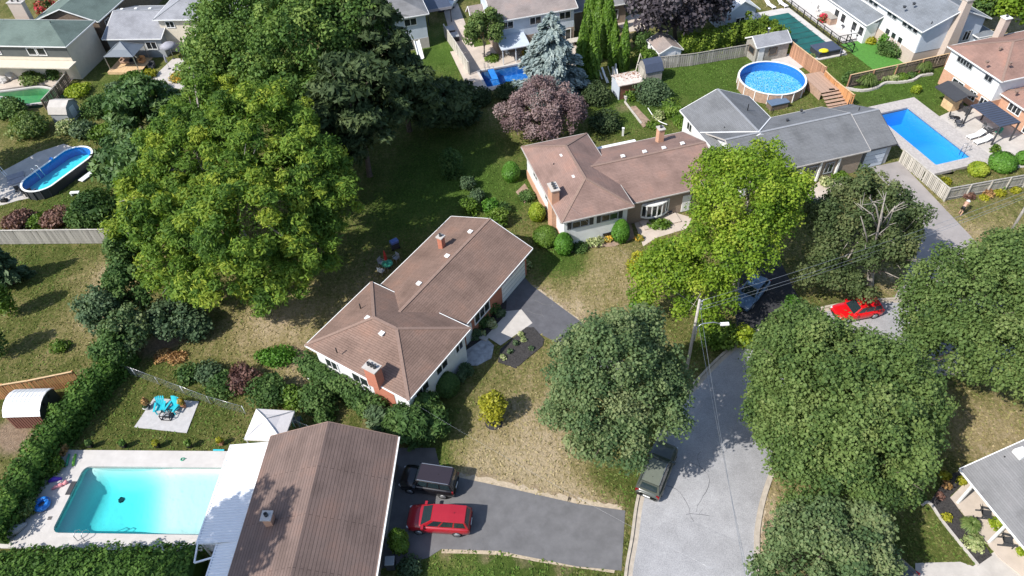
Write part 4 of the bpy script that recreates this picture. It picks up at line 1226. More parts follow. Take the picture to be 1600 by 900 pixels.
def hedge(name, label, pts, width, h, leaf, lsize=0.2, lump=0.3, dens=1.0, taper=0.85, world=False, group=None, cat='hedge'):
    """hedge along a surveyed ground line; clipped top, lumpy faces"""
    ln = smooth_line([p if world else P(*p) for p in pts], 5)
    seg = np.array([(p.x, p.y) for p in ln]); d = np.diff(seg, axis=0); L = np.linalg.norm(d, axis=1); cum = np.concatenate([[0], np.cumsum(L)])
    tot = cum[-1]
    o = ln[0]
    t = thing(name, label, cat, (o.x, o.y, 0), 0, group)
    n = int(min(60000, tot * (width + 2 * h) * 2.4 / lsize ** 2 * dens))
    s = rng.uniform(-0.1, tot + 0.1, n)
    j = np.clip(np.searchsorted(cum, s) - 1, 0, len(L) - 1)
    q = ((s - cum[j]) / L[j])[:, None]
    base = seg[j] + d[j] * q
    nrm2 = np.stack([d[j][:, 1], -d[j][:, 0]], 1) / L[j][:, None]
    pp = rng.uniform(0, 2 * h + width, n)
    cz_ = np.where(pp < h, pp / h, np.where(pp < h + width, 1.0, (2 * h + width - pp) / h))
    cx_ = np.where(pp < h, -1.0, np.where(pp < h + width, (pp - h) / width * 2 - 1, 1.0))
    cz_ = cz_ * (1 - 0.22 * np.abs(cx_) ** 6 * (cz_ > 0.99)) 
    a = pp / (2 * h + width) * math.pi
    ph = rng.uniform(0, 6.28, 8); fr = rng.uniform(0.6, 2.6, 8); fa = rng.uniform(1, 5, 8)
    lum = sum(np.sin(s * fr[i] * 1.7 + ph[i] + a * fa[i]) for i in range(8)) / 8
    k = (1 + lump * lum) * rng.uniform(0.86, 1.06, n)
    wz = 1 - (1 - taper) * cz_
    off = cx_ * width / 2 * k * wz
    z = np.maximum(cz_ * h * (1 + lump * 0.35 * lum) * rng.uniform(0.93, 1.04, n), 0.02)
    cen = np.concatenate([base + nrm2 * off[:, None], z[:, None]], 1) - np.array([o.x, o.y, 0])
    nr = np.concatenate([nrm2 * (cx_ ** 3)[:, None], (cz_ > 0.75)[:, None] * 1.0], 1) * 0.7 + rng.normal(size=(n, 3)) * 0.45 + np.array([0, 0, 0.2])
    tint = np.clip(0.45 + lum * 0.8 + rng.normal(size=n) * 0.2, 0, 1)
    v, f, ti = leaves(cen, nr, lsize, tint, 1.2)
    link('foliage', mesh_np('foliage', v, f, LM[leaf], face_attrs={'tint': ti}), t)
    mb = MB(); ribbon(mb, [p - Vector((o.x, o.y, 0)) for p in ln], -width * 0.34, width * 0.34, 0, h * 0.66)
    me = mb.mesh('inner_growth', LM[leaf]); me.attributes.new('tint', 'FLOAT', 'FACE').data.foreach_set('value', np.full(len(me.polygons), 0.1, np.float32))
    link('inner_growth', me, t)
    return t

def conifer(name, label, px, py, rpx, h, leaf, n=14000, lsize=0.3, layers=16, base=0.1, pw=0.9, group=None, jag=0.25, droop=0.25, hc=0.4, asp=1.8):
    """px, py: photo point of the axis at hc of the height; branches in whorls of drooping sprays"""
    c = P(px, py, h * hc)
    rad = rpx * mpp(c)
    t = thing(name, label, 'tree', (c.x, c.y, 0), 0, group)
    cen, nr, ti, td = [], [], [], []
    nb = layers * 9
    for i in range(nb):
        u = (i + random.random()) / nb
        z = h * (base + (0.98 - base) * u)
        r_ = rad * (1 - u) ** pw * random.uniform(1 - jag, 1 + jag * 0.5) + 0.12
        a = random.uniform(0, 2 * math.pi)
        m = max(6, int(n * r_ / (rad * nb) * 1.9))
        q = rng.uniform(0.15, 1, m) ** 0.7
        da = rng.normal(size=m) * 0.26 * (1.15 - q) + a
        zz = z - droop * r_ * q ** 1.3 + rng.normal(size=m) * 0.09 * (1 + r_ * 0.25)
        cen.append(np.stack([np.cos(da) * r_ * q, np.sin(da) * r_ * q, np.maximum(zz, 0.1)], 1))
        out = np.stack([np.cos(da), np.sin(da), np.full(m, -droop)], 1)
        td.append(out)
        nr.append(np.stack([np.cos(da) * 0.35, np.sin(da) * 0.35, np.ones(m)], 1) + rng.normal(size=(m, 3)) * 0.35)
        ti.append(np.clip(random.uniform(0.25, 0.7) + (q - 0.5) * 0.35 + rng.normal(size=m) * 0.15, 0, 1))
    v, f, tt = leaves(np.vstack(cen), np.vstack(nr), lsize, np.concatenate(ti), asp, np.vstack(td))
    link('crown', mesh_np('crown', v, f, LM[leaf], face_attrs={'tint': tt}), t)
    MB().tube([(0, 0, -0.2), (0, 0, h * 0.5), (0, 0, h * 0.97)], [0.02 * h + 0.05, 0.013 * h + 0.03, 0.02], 8).build('trunk', M['bark'], t)
    return t

def column(name, label, px, py, rpx, h, leaf='cedar', lsize=0.22, group=None, hc=0.5, tip=0.8):
    """columnar cedar: upright sprays on a narrow spindle"""
    c = P(px, py, h * hc); r_ = rpx * mpp(c)
    t = thing(name, label, 'tree', (c.x, c.y, 0), 0, group)
    n = int(min(9000, 2 * math.pi * r_ * h * 2.8 / lsize ** 2))
    u = rng.uniform(0.0, 1, n); a = rng.uniform(0, 2 * math.pi, n)
    ph = rng.uniform(0, 6.28, 6)
    rib = sum(np.sin(a * (3 + i) + u * (5 + 3 * i) + ph[i]) for i in range(6)) / 6
    prof = np.where(u < 0.45, 0.85 + 0.15 * u / 0.45, np.clip(1 - ((u - 0.45) / 0.55), 0, 1) ** tip)
    rr = r_ * prof * (1 + 0.3 * rib) * rng.uniform(0.8, 1.05, n) + 0.03
    cen = np.stack([np.cos(a) * rr, np.sin(a) * rr, 0.1 + u * h + rng.normal(size=n) * 0.05], 1)
    nr = np.stack([np.cos(a), np.sin(a), np.full(n, 0.45)], 1) + rng.normal(size=(n, 3)) * 0.4
    tint = np.clip(0.45 + rib * 0.7 + rng.normal(size=n) * 0.18, 0, 1)
    v, f, ti = leaves(cen, nr, lsize, tint, 1.7, np.tile([0, 0, 1.0], (n, 1)))
    link('foliage', mesh_np('foliage', v, f, LM[leaf], face_attrs={'tint': ti}), t)
    mb = MB().lathe([(r_ * 0.65, 0.05), (r_ * 0.72, h * 0.45), (r_ * 0.35, h * 0.75), (0.05, h * 0.93)], (0, 0, 0), 9)
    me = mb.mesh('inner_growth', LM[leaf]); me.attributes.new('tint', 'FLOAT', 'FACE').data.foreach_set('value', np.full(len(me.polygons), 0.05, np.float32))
    link('inner_growth', me, t)
    return t

def tuft(name, label, px, py, rpx, h, leaf='ornamental', n=500, group=None, cat='ornamental grass', w=0.06):
    """arching blades from one root"""
    c = P(px, py, h * 0.4); r_ = rpx * mpp(c)
    t = thing(name, label, cat, (c.x, c.y, 0), 0, group)
    a = rng.uniform(0, 2 * math.pi, n); q = rng.uniform(0.15, 1, n) ** 0.7
    hh = h * rng.uniform(0.7, 1.1, n)
    dx, dy = np.cos(a), np.sin(a)
    px_, py_ = -dy * w / 2, dx * w / 2
    vs = []
    for s_, zf, wf in ((0.05, 0.0, 1), (0.35, 0.62, 1), (0.75, 0.98, 0.8), (1.05, 0.72, 0.15)):
        x, y, z = dx * r_ * q * s_, dy * r_ * q * s_, hh * (zf if zf < 0.9 else 1) * (1 - 0.25 * q * (s_ > 0.7))
        if s_ > 1: z = hh * (1 - 0.55 * q)
        vs += [np.stack([x - px_ * wf, y - py_ * wf, z], 1), np.stack([x + px_ * wf, y + py_ * wf, z], 1)]
    v = np.stack(vs, 1).reshape(-1, 3)
    b = np.arange(n)[:, None] * 8
    f = np.concatenate([b + np.array([[0, 1, 3, 2]]), b + np.array([[2, 3, 5, 4]]), b + np.array([[4, 5, 7, 6]])], 0)
    ti = np.clip(rng.normal(size=n) * 0.25 + 0.5, 0, 1)
    link('foliage', mesh_np('foliage', v, f, LM[leaf], face_attrs={'tint': np.concatenate([ti, ti, ti])}), t)
    return t
# ------------------------------------------------------------------ planting
# street and yard trees
tree('locust_tree', 'huge feathery yellow green tree filling the left centre lawn', [(300, 240, 10, 90, 4.2), (400, 215, 12, 105, 4.6), (285, 345, 8, 85, 3.8), (395, 345, 10, 105, 4.4), (475, 280, 10.5, 75, 4.2), (245, 290, 7.5, 55, 3.2), (470, 385, 7, 68, 3.2), (345, 425, 6, 70, 2.8), (265, 420, 5, 55, 2.6), (430, 440, 5, 55, 2.4), (520, 320, 8.5, 48, 3.4), (225, 350, 6, 45, 3), (330, 165, 9, 55, 3.6)],
     11, 'locust', 700, 0.74, 150000, 0.17, base=(395, 400), r=0.45, bark='bark_pale', asp=2.3, flat=0.7, upb=0.5, inner=0.08)
tree('broadleaf_tree', 'tall dark green tree rising at the top edge behind the locust', [(395, 40, 14, 85, 5), (470, 60, 14, 85, 5.5), (540, 40, 14, 66, 5), (350, 85, 11, 60, 4), (440, 130, 10, 75, 4), (520, 130, 9, 70, 4.5), (380, 150, 8, 60, 3), (335, 130, 9, 50, 3.5), (480, 175, 9, 60, 3.5)],
     14, 'broad', 400, 1.1, 90000, 0.25, base=(455, 215), r=0.5, asp=1.4, flat=0.8)
pg = 'dark pines behind the middle house'
for i, (px, py, h, rp, rv, bx, by, lab) in enumerate([
    (580, 60, 13, 55, 5, 600, 190, 'tall dark pine beside the pale blue house'), (560, 155, 11, 75, 5, 578, 275, 'shaded dark pine with bare lower limbs over the back lawn'),
    (505, 212, 8.5, 70, 3.8, 512, 292, 'dark pine just right of the feathery locust crown'), (632, 145, 8, 46, 3.6, 640, 205, 'dark pine beside the narrow bright lawn'),
    (695, 160, 4.0, 48, 2.4, 700, 190, 'low dark pine at the end of the pale plank fence')]):
    tree('pine_tree', lab, [(px, py, h, rp, rv), (px + rp * .4, py + 14, h - 2.5, rp * .6, rv * .7), (px - rp * .45, py + 18, h - 2.5, rp * .6, rv * .7)], h + 2, 'pine_dark', 95, 0.95, 10500, 0.36,
         base=(bx, by), group=pg, r=0.3, asp=2.2, flat=0.4, upb=0.6, inner=0.05, low=-0.6)
for i, (px, py, h, rp, rv, bx, by, lab) in enumerate([
    (225, 165, 6.5, 48, 3.5, 228, 215, 'bright green pine left of the locust, nearest the slate gazebo'), (196, 250, 4, 36, 2.6, 205, 285, 'bright green pine leaning over the oval pool'),
    (225, 255, 5.5, 40, 3, 230, 300, 'dark cored pine between the oval pool and the locust')]):
    tree('pine_tree', lab, [(px, py, h, rp, rv), (px - rp * .5, py + 12, h - 1.5, rp * .6, rv * .6), (px + rp * .4, py + 15, h - 1.5, rp * .6, rv * .6)], h + 1.5, 'pine_bright', 60, 1.0, 9000, 0.36,
         base=(bx, by), group='bright pines left of the locust', r=0.2, asp=2.2, flat=0.4, upb=0.6, inner=0.05, low=-0.5)
tree('plum_tree', 'dusty purple leaved tree behind the rose brown house', [(846, 165, 4, 52, 2.6), (815, 180, 3.2, 38, 2.2), (885, 182, 3.2, 38, 2.2), (850, 195, 2.6, 45, 1.8)], 3.5, 'plum', 110, 0.66, 26000, 0.19, base=(848, 205), r=0.18)
conifer('blue_spruce', 'silver blue spruce between the dark blue pool and cedars', 861, 100, 62, 11.0, 'spruce', 28000, 0.3, 20, pw=0.66)
tree('purple_maple', 'dark purple maple crown at the top edge', [(1052, 4, 6.5, 58, 3.6), (1015, -4, 6, 42, 3.2), (1092, 8, 5.5, 42, 3.0), (1040, 26, 4.8, 46, 2.4)], 6, 'purple_maple', 80, 1.1, 15000, 0.42, base=(1055, 68), r=0.3)
tree('small_tree', 'round crowned small tree on the terrace of the dark blue pool', [(757, 42, 4.6, 27, 2.3), (745, 52, 3.8, 18, 1.6), (770, 52, 3.8, 18, 1.6)], 4.2, 'maple_mid', 34, 0.7, 6000, 0.27, base=(757, 90), r=0.1, bark='bark_pale')
tree('maple_tree', 'bright yellow green maple before the rose brown house', [(1165, 320, 9, 80, 4.4), (1130, 290, 8.5, 52, 3.4), (1212, 325, 8, 52, 3.6), (1115, 395, 7, 62, 3.2), (1045, 430, 5, 52, 2.8), (1160, 400, 7, 58, 3), (1180, 275, 9, 52, 3.2), (1095, 455, 4.5, 55, 2.4), (1010, 455, 4, 26, 1.8)],
     9, 'maple_bright', 200, 0.82, 54000, 0.2, base=(1145, 470), r=0.3, bark='bark_pale')
t10 = tree('maple_tree', 'dark thinning maple with bare pale limbs, right of the bright maple', [(1350, 330, 7.5, 66, 3.1), (1300, 352, 6.5, 46, 2.8), (1402, 345, 6.5, 40, 2.6), (1285, 420, 4.5, 40, 2.2), (1335, 445, 3.5, 36, 1.8), (1370, 395, 5.5, 44, 2.2), (1272, 340, 6, 32, 2.4), (1418, 380, 4.5, 24, 1.8)],
     8, 'maple_old', 115, 0.7, 27000, 0.2, base=(1358, 445), r=0.3, bark='bark_pale')
mb = MB()
random.seed(5)
o = t10.location
def dead(px, py, h, px2, py2, h2, r_=0.07):
    a, b = P(px, py, h) - o, P(px2, py2, h2) - o
    m_ = a.lerp(b, 0.5) + Vector((random.uniform(-.3, .3), random.uniform(-.3, .3), random.uniform(0, .4)))
    mb.tube([a, m_, b], [r_, r_ * .7, r_ * .3], 6)
    for k in range(4):
        s_ = a.lerp(b, random.uniform(.3, .9)); mb.tube([s_, s_ + Vector((random.uniform(-1, 1), random.uniform(-1, 1), random.uniform(-.1, .9)))], [r_ * .4, r_ * .12], 5)
for q in ((1358, 420, 3, 1378, 328, 11.3, .15), (1362, 400, 4, 1398, 322, 11, .11), (1358, 415, 3.5, 1345, 338, 11, .1), (1362, 410, 3.5, 1432, 405, 6.4, .1), (1365, 415, 3, 1442, 380, 7, .09), (1360, 425, 2.5, 1405, 435, 4.8, .08), (1375, 352, 9, 1358, 308, 11.4, .09), (1380, 348, 9, 1412, 315, 11.2, .09), (1376, 350, 9, 1385, 300, 11.4, .08), (1372, 360, 8, 1340, 318, 11, .08)):
    dead(*q)
mb.build('dead_limb', M['bark_pale'], t10)
tree('maple_tree', 'round dark green maple standing between the front lawn and street', [(960, 585, 9.5, 92, 4.4), (925, 635, 8, 78, 3.6), (1002, 635, 8, 70, 3.6), (960, 685, 6.6, 58, 2.8), (980, 545, 9, 68, 3.2), (915, 575, 8, 55, 3), (1025, 590, 8.5, 50, 3)],
     7, 'maple_dark', 250, 0.66, 52000, 0.185, base=(985, 672), r=0.3)
mg = 'dense maples along the right side of the street'
tree('maple_tree', 'broad olive green maple hiding the street bend, left of its neighbours', [(1285, 595, 8, 98, 4.6), (1225, 605, 6, 58, 4), (1355, 610, 7.5, 82, 4.2), (1235, 545, 6.5, 55, 3.4), (1215, 655, 5, 45, 3.2), (1400, 625, 6.5, 50, 3.8)],
     8, 'maple_mid', 270, 0.76, 66000, 0.195, base=(1300, 640), group=mg, r=0.35)
tree('maple_tree', 'green maple on the right verge, below the broad olive maple', [(1330, 690, 7, 110, 4.6), (1255, 690, 6, 70, 4), (1400, 690, 5.5, 55, 3.8), (1290, 750, 5.5, 85, 3.4), (1420, 640, 5.5, 45, 3.4), (1360, 745, 5, 60, 3)],
     8, 'maple_mid', 240, 0.74, 60000, 0.195, base=(1320, 760), group=mg, r=0.35)
tree('maple_tree', 'greyish maple crown cut by the bottom edge of the view', [(1275, 868, 5.5, 80, 3.2), (1330, 835, 5, 46, 2.8), (1222, 888, 4.5, 36, 2.4), (1330, 890, 4.5, 55, 2.8), (1275, 830, 4.5, 45, 2.2)],
     7, 'maple_dark', 120, 0.66, 34000, 0.185, base=(1280, 890), group=mg, r=0.3)
tree('maple_tree', 'large olive maple at the right edge beyond the red hatchback', [(1520, 465, 7.5, 92, 4.6), (1458, 480, 6, 50, 3.6), (1585, 430, 7, 65, 4.2), (1490, 540, 5.5, 65, 3.6), (1560, 550, 6, 70, 4), (1610, 560, 6, 70, 4), (1450, 530, 4.5, 35, 2.8)],
     8, 'maple_mid', 270, 0.76, 66000, 0.195, base=(1530, 560), group=mg, r=0.35)
tree('side_tree', 'broad tree just outside the left edge shading the oval pool patio', [(-115, 205, 7, 60, 4), (-95, 235, 6, 40, 3)], 7, 'broad', 50, 1.2, 7000, 0.4)
b = Vector((-31.5, 14.5, 0))
t = thing('poplar_tree', 'very tall poplar standing outside the view, shading the brown roof', 'tree', b)
v, f, ti, cc, _ = cluster([(0, 0, 17, 3.6, 3.6, 6), (1.5, 1, 14, 2.6, 2.6, 3)], 95, 0.7, 6500, 0.27, asp=1.6)
link('crown', mesh_np('crown', v, f, LM['maple_mid'], face_attrs={'tint': ti}), t)
trunk_mb(19, 0.4, list(cc)).build('trunk', M['bark'], t)
conifer('spruce_tree', 'blue green conifer at the left edge above the dry yard', 2, 415, 26, 6.0, 'shrub_grey', 6000, 0.3, 12)
shrub('young_tree', 'pale green young tree at the left edge of the dry yard', 3, 470, 17, 3.6, 'hedge_bright', 0.2, 0.8, lift=0.8, cat='tree')
shrub('young_tree', 'small dark tree cut by the left edge, lowest in the dry yard', -14, 535, 18, 3.4, 'shrub', 0.22, 0.8, lift=0.8, cat='tree')
tree('far_tree', 'sunlit yellow green tree in the top right corner', [(1570, -5, 5, 35, 3), (1610, 10, 5, 35, 3)], 5, 'maple_bright', 30, 1.0, 5000, 0.4, base=(1580, 30))
tree('far_tree', 'dark tree behind the white house at the top right', [(1535, 2, 4, 22, 2.4), (1552, 14, 3, 18, 1.8)], 4, 'shrub', 20, 0.8, 3000, 0.36, base=(1540, 30))
tree('far_tree', 'dark leafy tree above the small white gable at the top edge', [(1122, -8, 4, 22, 2.4), (1140, 2, 3, 18, 1.8)], 4, 'shrub', 20, 0.9, 3000, 0.4, base=(1120, 40))

# columnar cedars
cg = 'tall columnar cedars behind the blue spruce'
for px, py, rp, h, lab in [(925, 15, 11, 8.5, 'columnar cedar, back row, leftmost'), (937, 28, 9, 8.6, 'columnar cedar, back row, second from the left'), (950, 35, 11, 9.5, 'columnar cedar, back row, rightmost and tallest'),
                           (911, 78, 10, 8.2, 'columnar cedar right beside the blue spruce'), (928, 84, 9.5, 7.8, 'columnar cedar, second to the right of the blue spruce'),
                           (960, 70, 8, 6.5, 'slim columnar cedar above the jumbled garden shed'), (976, 72, 8, 6.6, 'columnar cedar nearest the dark shed roof'), (919, 60, 8, 7.5, 'columnar cedar between the two cedar rows')]:
    column('cedar_tree', lab, px, py, rp * 1.15, h, group=cg)

# hedges
hedge('cedar_hedge', 'long clipped cedar hedge between turquoise pool yard and shed', [(205, 560), (165, 605), (120, 660), (75, 720), (35, 785), (-5, 850)], 2.3, 2.3, 'hedge', 0.2)
hedge('cedar_hedge', 'dark cedar hedge along the bottom edge below the pool', [(-40, 918), (80, 911), (200, 907), (318, 905)], 3.4, 2.6, 'hedge', 0.18)
hedge('yew_hedge', 'leafy hedge hugging the left wall of the middle house', [(478, 575), (520, 605), (565, 632), (600, 655)], 1.6, 2.0, 'shrub', 0.18, lump=0.5)
hedge('privet_hedge', 'bright hedge behind the grey plank fence, left part', [(1060, 90), (1090, 87), (1118, 80), (1140, 74)], 2.4, 3.1, 'privet', 0.24, lump=0.5)
tree('round_shrub', 'large bright rounded shrub left of the green covered pool', [(1178, 42, 2, 26, 1.9), (1150, 55, 1.6, 16, 1.5), (1200, 50, 1.6, 18, 1.5), (1215, 58, 1.2, 14, 1.2)], 0, 'privet', 36, 0.6, 6500, 0.26, base=(1175, 62), cat='shrub')
hedge('garden_shrubs', 'loose green planting between garden and long grey house', [(1040, 175), (1062, 190), (1085, 207)], 1.8, 1.7, 'hedge_bright', 0.2, lump=0.6)

# juniper and shrubs on the lot line
def S(*a, **k): return shrub(k.get('cat', 'shrub').replace(' ', '_'), *a, **k)
tree('juniper', 'spreading feathery juniper at the near corner of the middle house', [(650, 660, 1.8, 36, 1.5), (625, 665, 1.5, 24, 1.3), (675, 665, 1.3, 24, 1.1), (660, 680, 1.0, 28, 0.9), (668, 640, 1.6, 20, 1.2)], 0, 'shrub', 60, 0.5, 9000, 0.2, base=(650, 680), cat='shrub', asp=2.2, flat=0.6)
tree('juniper', 'ragged grey green juniper against the left brick wall', [(590, 650, 1.3, 18, 1.1), (605, 665, 0.9, 16, 0.8)], 0, 'shrub_grey', 26, 0.45, 3000, 0.2, base=(592, 662), cat='shrub', asp=2.0, flat=0.6)
S('low bright green creeping shrub on the bare patch', 429, 556, 33, 0.9, 'egg', 0.16, 1.0, ry=0.55)
sg = 'shrubs along the lot line'
for px, py, rp, h, lf, lab in [(420, 610, 29, 2.0, 'shrub', 'dark rounded shrub just above the white tent'), (458, 620, 22, 1.7, 'hedge_bright', 'light green shrub above the white tent peak'), (490, 622, 26, 2.0, 'shrub', 'dark loose shrub right of the white tent'),
                              (375, 590, 24, 1.8, 'barberry', 'reddish brown shrub on the lot line'), (345, 600, 22, 1.5, 'shrub', 'green shrub below the brown lot line shrub'), (325, 580, 20, 1.3, 'shrub_grey', 'grey green shrub at the start of the lot line'), (290, 585, 18, 1.0, 'shrub', 'low shrub beside the dry leaf pile'),
                              (505, 650, 16, 1.4, 'shrub', 'small shrub in the shade below the leafy hedge')]:
    S(lab, px, py, rp, h, lf, 0.19, 0.9, 0.45, group=sg)
tg = 'ragged trees along the dry yard edge'
for px, py, h, rp, rv, lf, lab in [(165, 490, 2.6, 34, 2.2, 'shrub_grey', 'blue green ragged tree jutting over the dry yard'), (205, 455, 3.2, 34, 2.6, 'shrub', 'dark ragged tree close to the left side of the locust'), (200, 520, 2.4, 32, 2.2, 'maple_dark', 'brownish ragged tree below the blue green one'),
                                  (195, 400, 3.4, 20, 2.6, 'shrub', 'slender ragged tree where the long grey fence ends'), (180, 545, 1.8, 26, 1.6, 'shrub', 'ragged tree at the top of the cedar hedge'), (265, 500, 1.8, 30, 1.4, 'shrub_grey', 'grey green bush under the locust, above the soil patch'), (300, 505, 1.3, 22, 1.0, 'shrub_grey', 'sparse grey bush under the locust edge')]:
    tree('ragged_tree', lab, [(px, py, h, rp, rv), (px + rp * .3, py + rp * .4, h * .7, rp * .6, rv * .6)], h, lf, 40, 0.6, 6000, 0.24, group=tg, cat='tree', r=0.1)
S('small lime weed clump in the dry yard', 92, 540, 14, 0.9, 'hedge_bright', 0.16, 0.5, 0.5)
# left top yard
bg_ = 'shrubs above the long grey fence'
for px, py, rp, h, lf, lab in [(28, 342, 24, 1.4, 'barberry', 'reddish barberry at the left above the grey fence'), (88, 340, 22, 1.5, 'barberry', 'reddish barberry next to the large glossy bush'), (58, 345, 14, 1.0, 'hedge_bright', 'small light green bush between two barberries')]:
    S(lab, px, py, rp, h, lf, 0.2, 1.0, 0.3, group=bg_)
S('large glossy dark bush above the grey fence end', 143, 325, 40, 2.8, 'shrub', 0.26, 1.0, 0.35)
for px, py, rp, h, lf, lab in [(45, 195, 26, 2.6, 'ornamental', 'pale feathery willow shrub beside the kidney pool'), (15, 168, 22, 2.0, 'shrub', 'dark round bush beside the green kidney pool'), (102, 198, 14, 1.6, 'variegated', 'cream variegated shrub below the grey shed'),
                              (130, 200, 20, 1.8, 'shrub_grey', 'grey green shrub right of the variegated one'), (165, 205, 22, 1.4, 'hedge_bright', 'light green border shrub left of the pine'), (155, 165, 24, 2.2, 'shrub', 'dark shrub right of the grey shed'), (120, 140, 18, 1.2, 'lime', 'lime shrub above the grey shed'), (182, 140, 18, 2.0, 'shrub_grey', 'leafy shrub beside the slate gazebo deck'),
                              (50, 120, 18, 1.2, 'ornamental', 'yellow green grass mound above the kidney pool'), (85, 112, 14, 1.8, 'shrub', 'dark shrub under the green roofed house'), (208, 123, 20, 1.3, 'hedge', 'dark green hedge mound before the gazebo deck'), (232, 115, 12, 0.9, 'gold', 'golden shrub at the corner of the gazebo deck'), (245, 135, 16, 1.2, 'pine_bright', 'bright green shrub right of the hedge mound')]:
    S(lab, px, py, rp, h, lf, 0.24, 0.9, 0.35)
S('orange and yellow flower bed beside the pale patio', 280, 120, 15, 0.7, 'flower', 0.18, 0.9, 0.4)
S('bright red blossom shrub behind the green roofed house', 70, 10, 16, 2.0, 'red_flower', 0.26, 0.9, 0.4)
# around B
S('clipped egg shaped evergreen on the lawn left of the house', 798, 267, 14.5, 2.3, 'egg', 0.13, 1.2, 0.06, shape='egg', clipped=True)
S('golden green clipped evergreen by the orange chimney', 839, 330, 13, 2.1, 'lime', 0.13, 1.1, 0.1, shape='egg', clipped=True, tvar=0.25)['label'] = 'golden green clipped evergreen by the orange brick chimney'
S('wide clipped dome shrub at the house corner', 853, 368, 20, 1.8, 'hedge_bright', 0.13, 1.2, 0.08, clipped=True)
S('clipped egg shaped evergreen right of the dome shrub', 881, 380, 15, 2.4, 'egg', 0.13, 1.2, 0.06, shape='egg', clipped=True)
S('clipped egg shaped evergreen beside the entry walk', 970, 360, 14.5, 2.5, 'egg', 0.13, 1.2, 0.06, shape='egg', clipped=True)
S('small grey green shrub by the stone pad of the rose brown house', 824, 305, 13, 0.9, 'shrub', 0.15, 0.9, 0.3)
S('hosta clump in front of the rose brown house', 930, 375, 14, 0.7, 'variegated', 0.2, 0.9, 0.3)
S('reddish low plant next to the hosta clump', 950, 372, 8, 0.5, 'flower', 0.16, 0.9, 0.3)
S('dark low juniper between dome shrub and hostas', 905, 385, 13, 0.6, 'shrub', 0.15, 0.9, 0.3)
S('flowering plant at the bend of the entry walk', 999, 371, 7, 0.5, 'flower', 0.16, 0.9, 0.3)
S('leafy hostas along the entry walk under the maple', 1030, 350, 18, 0.6, 'hedge_bright', 0.2, 0.9, 0.4, ry=0.6)
S('golden yellow shrub on the lawn at the left of the bright maple', 1000, 415, 18, 2.2, 'gold', 0.2, 0.9, 0.35)
S('dark green sapling below the golden shrub', 994, 480, 10, 1.8, 'egg', 0.18, 0.8, 0.4)
# back lawn shrubs
for px, py, rp, h, lf, lab in [(704, 255, 18, 3.0, 'shrub', 'round shrub tree standing in the shaded back lawn'), (730, 285, 12, 1.5, 'shrub_grey', 'shaded shrub below the round shrub tree'), (735, 322, 13, 1.5, 'hedge_bright', 'light green shrub behind the far roof end'),
                              (745, 305, 12, 1.3, 'shrub_grey', 'grey flecked shrub in the dark back bed'), (768, 322, 13, 1.6, 'egg', 'mid green shrub behind the far roof end'), (775, 342, 17, 1.8, 'hedge_bright', 'yellow green mound touching the far roof end'), (788, 325, 10, 1.2, 'shrub', 'dark shrub right of the yellow green mound')]:
    S(lab, px, py, rp, h, lf, 0.18, 0.9, 0.4)
# front of A
S('big dark clipped ball yew under the front eave', 698, 600, 20, 1.9, 'shrub', 0.12, 1.2, 0.06, clipped=True)
S('small clipped grey boxwood near the juniper', 687, 636, 8, 0.8, 'shrub_grey', 0.11, 1.1, 0.06, clipped=True)
for px, py, rp, h, lf, lab in [(727, 578, 12, 1.0, 'shrub_grey', 'leafy grey shrub beside the flagstone landing'), (719, 588, 9, 0.8, 'shrub_grey', 'smaller leafy shrub next to the ball yew'), (742, 522, 9, 0.9, 'shrub_grey', 'round grey shrub at the front door corner'), (766, 504, 9, 0.8, 'variegated', 'pale rosette plant in the shaded front bed'),
                              (781, 488, 8, 0.7, 'shrub_grey', 'small pale plant nearest the garage'), (750, 500, 14, 1.3, 'shrub', 'dark shrub in the shaded front bed'), (765, 480, 13, 1.3, 'shrub', 'dark shrub beside the garage door'), (818, 412, 10, 0.9, 'variegated', 'white hydrangea at the far garage corner'), (755, 520, 5, 0.5, 'variegated', 'tiny pale plant beside the walk')]:
    S(lab, px, py, rp, h, lf, 0.15, 0.9, 0.35)
for px, py, rp, lab in [(814, 522, 5, 'pale plant at the top of the mulch bed'), (818, 530, 5, 'second pale plant at the top right of the mulch bed'), (806, 536, 5, 'green plant in the middle of the mulch bed'), (797, 548, 5, 'pink tinged plant in the mulch bed'), (786, 558, 5, 'white flowering plant at the lower corner of the mulch bed'), (830, 544, 4, 'single small plant at the right of the mulch bed')]:
    S(lab, px, py, rp, 0.4, 'variegated' if 'pale' in lab or 'white' in lab else 'shrub_grey', 0.13, 0.8, 0.4, cat='plant')
S('yellow green rounded shrub in a mulch ring on the lawn', 771, 638, 20, 2.5, 'gold', 0.17, 0.9, 0.4, lift=0.35)
o = P(772, 660)
structure('mulch_ring', MB().lathe([(0.75, -0.1), (0.72, 0.04), (0.3, 0.06)], (o.x, o.y, 0), 18), M['mulch'], 'dark mulch ring under the yellow green shrub', 'mulch')
# D front
column('cedar_tree', 'small pointed cedar at the front corner of the lower brown house', 622, 842, 15, 2.6, 'hedge_bright', 0.16)
S('dark low juniper at the bottom beside the lower driveway', 640, 885, 18, 0.8, 'shrub_grey', 0.16, 0.9, 0.4)
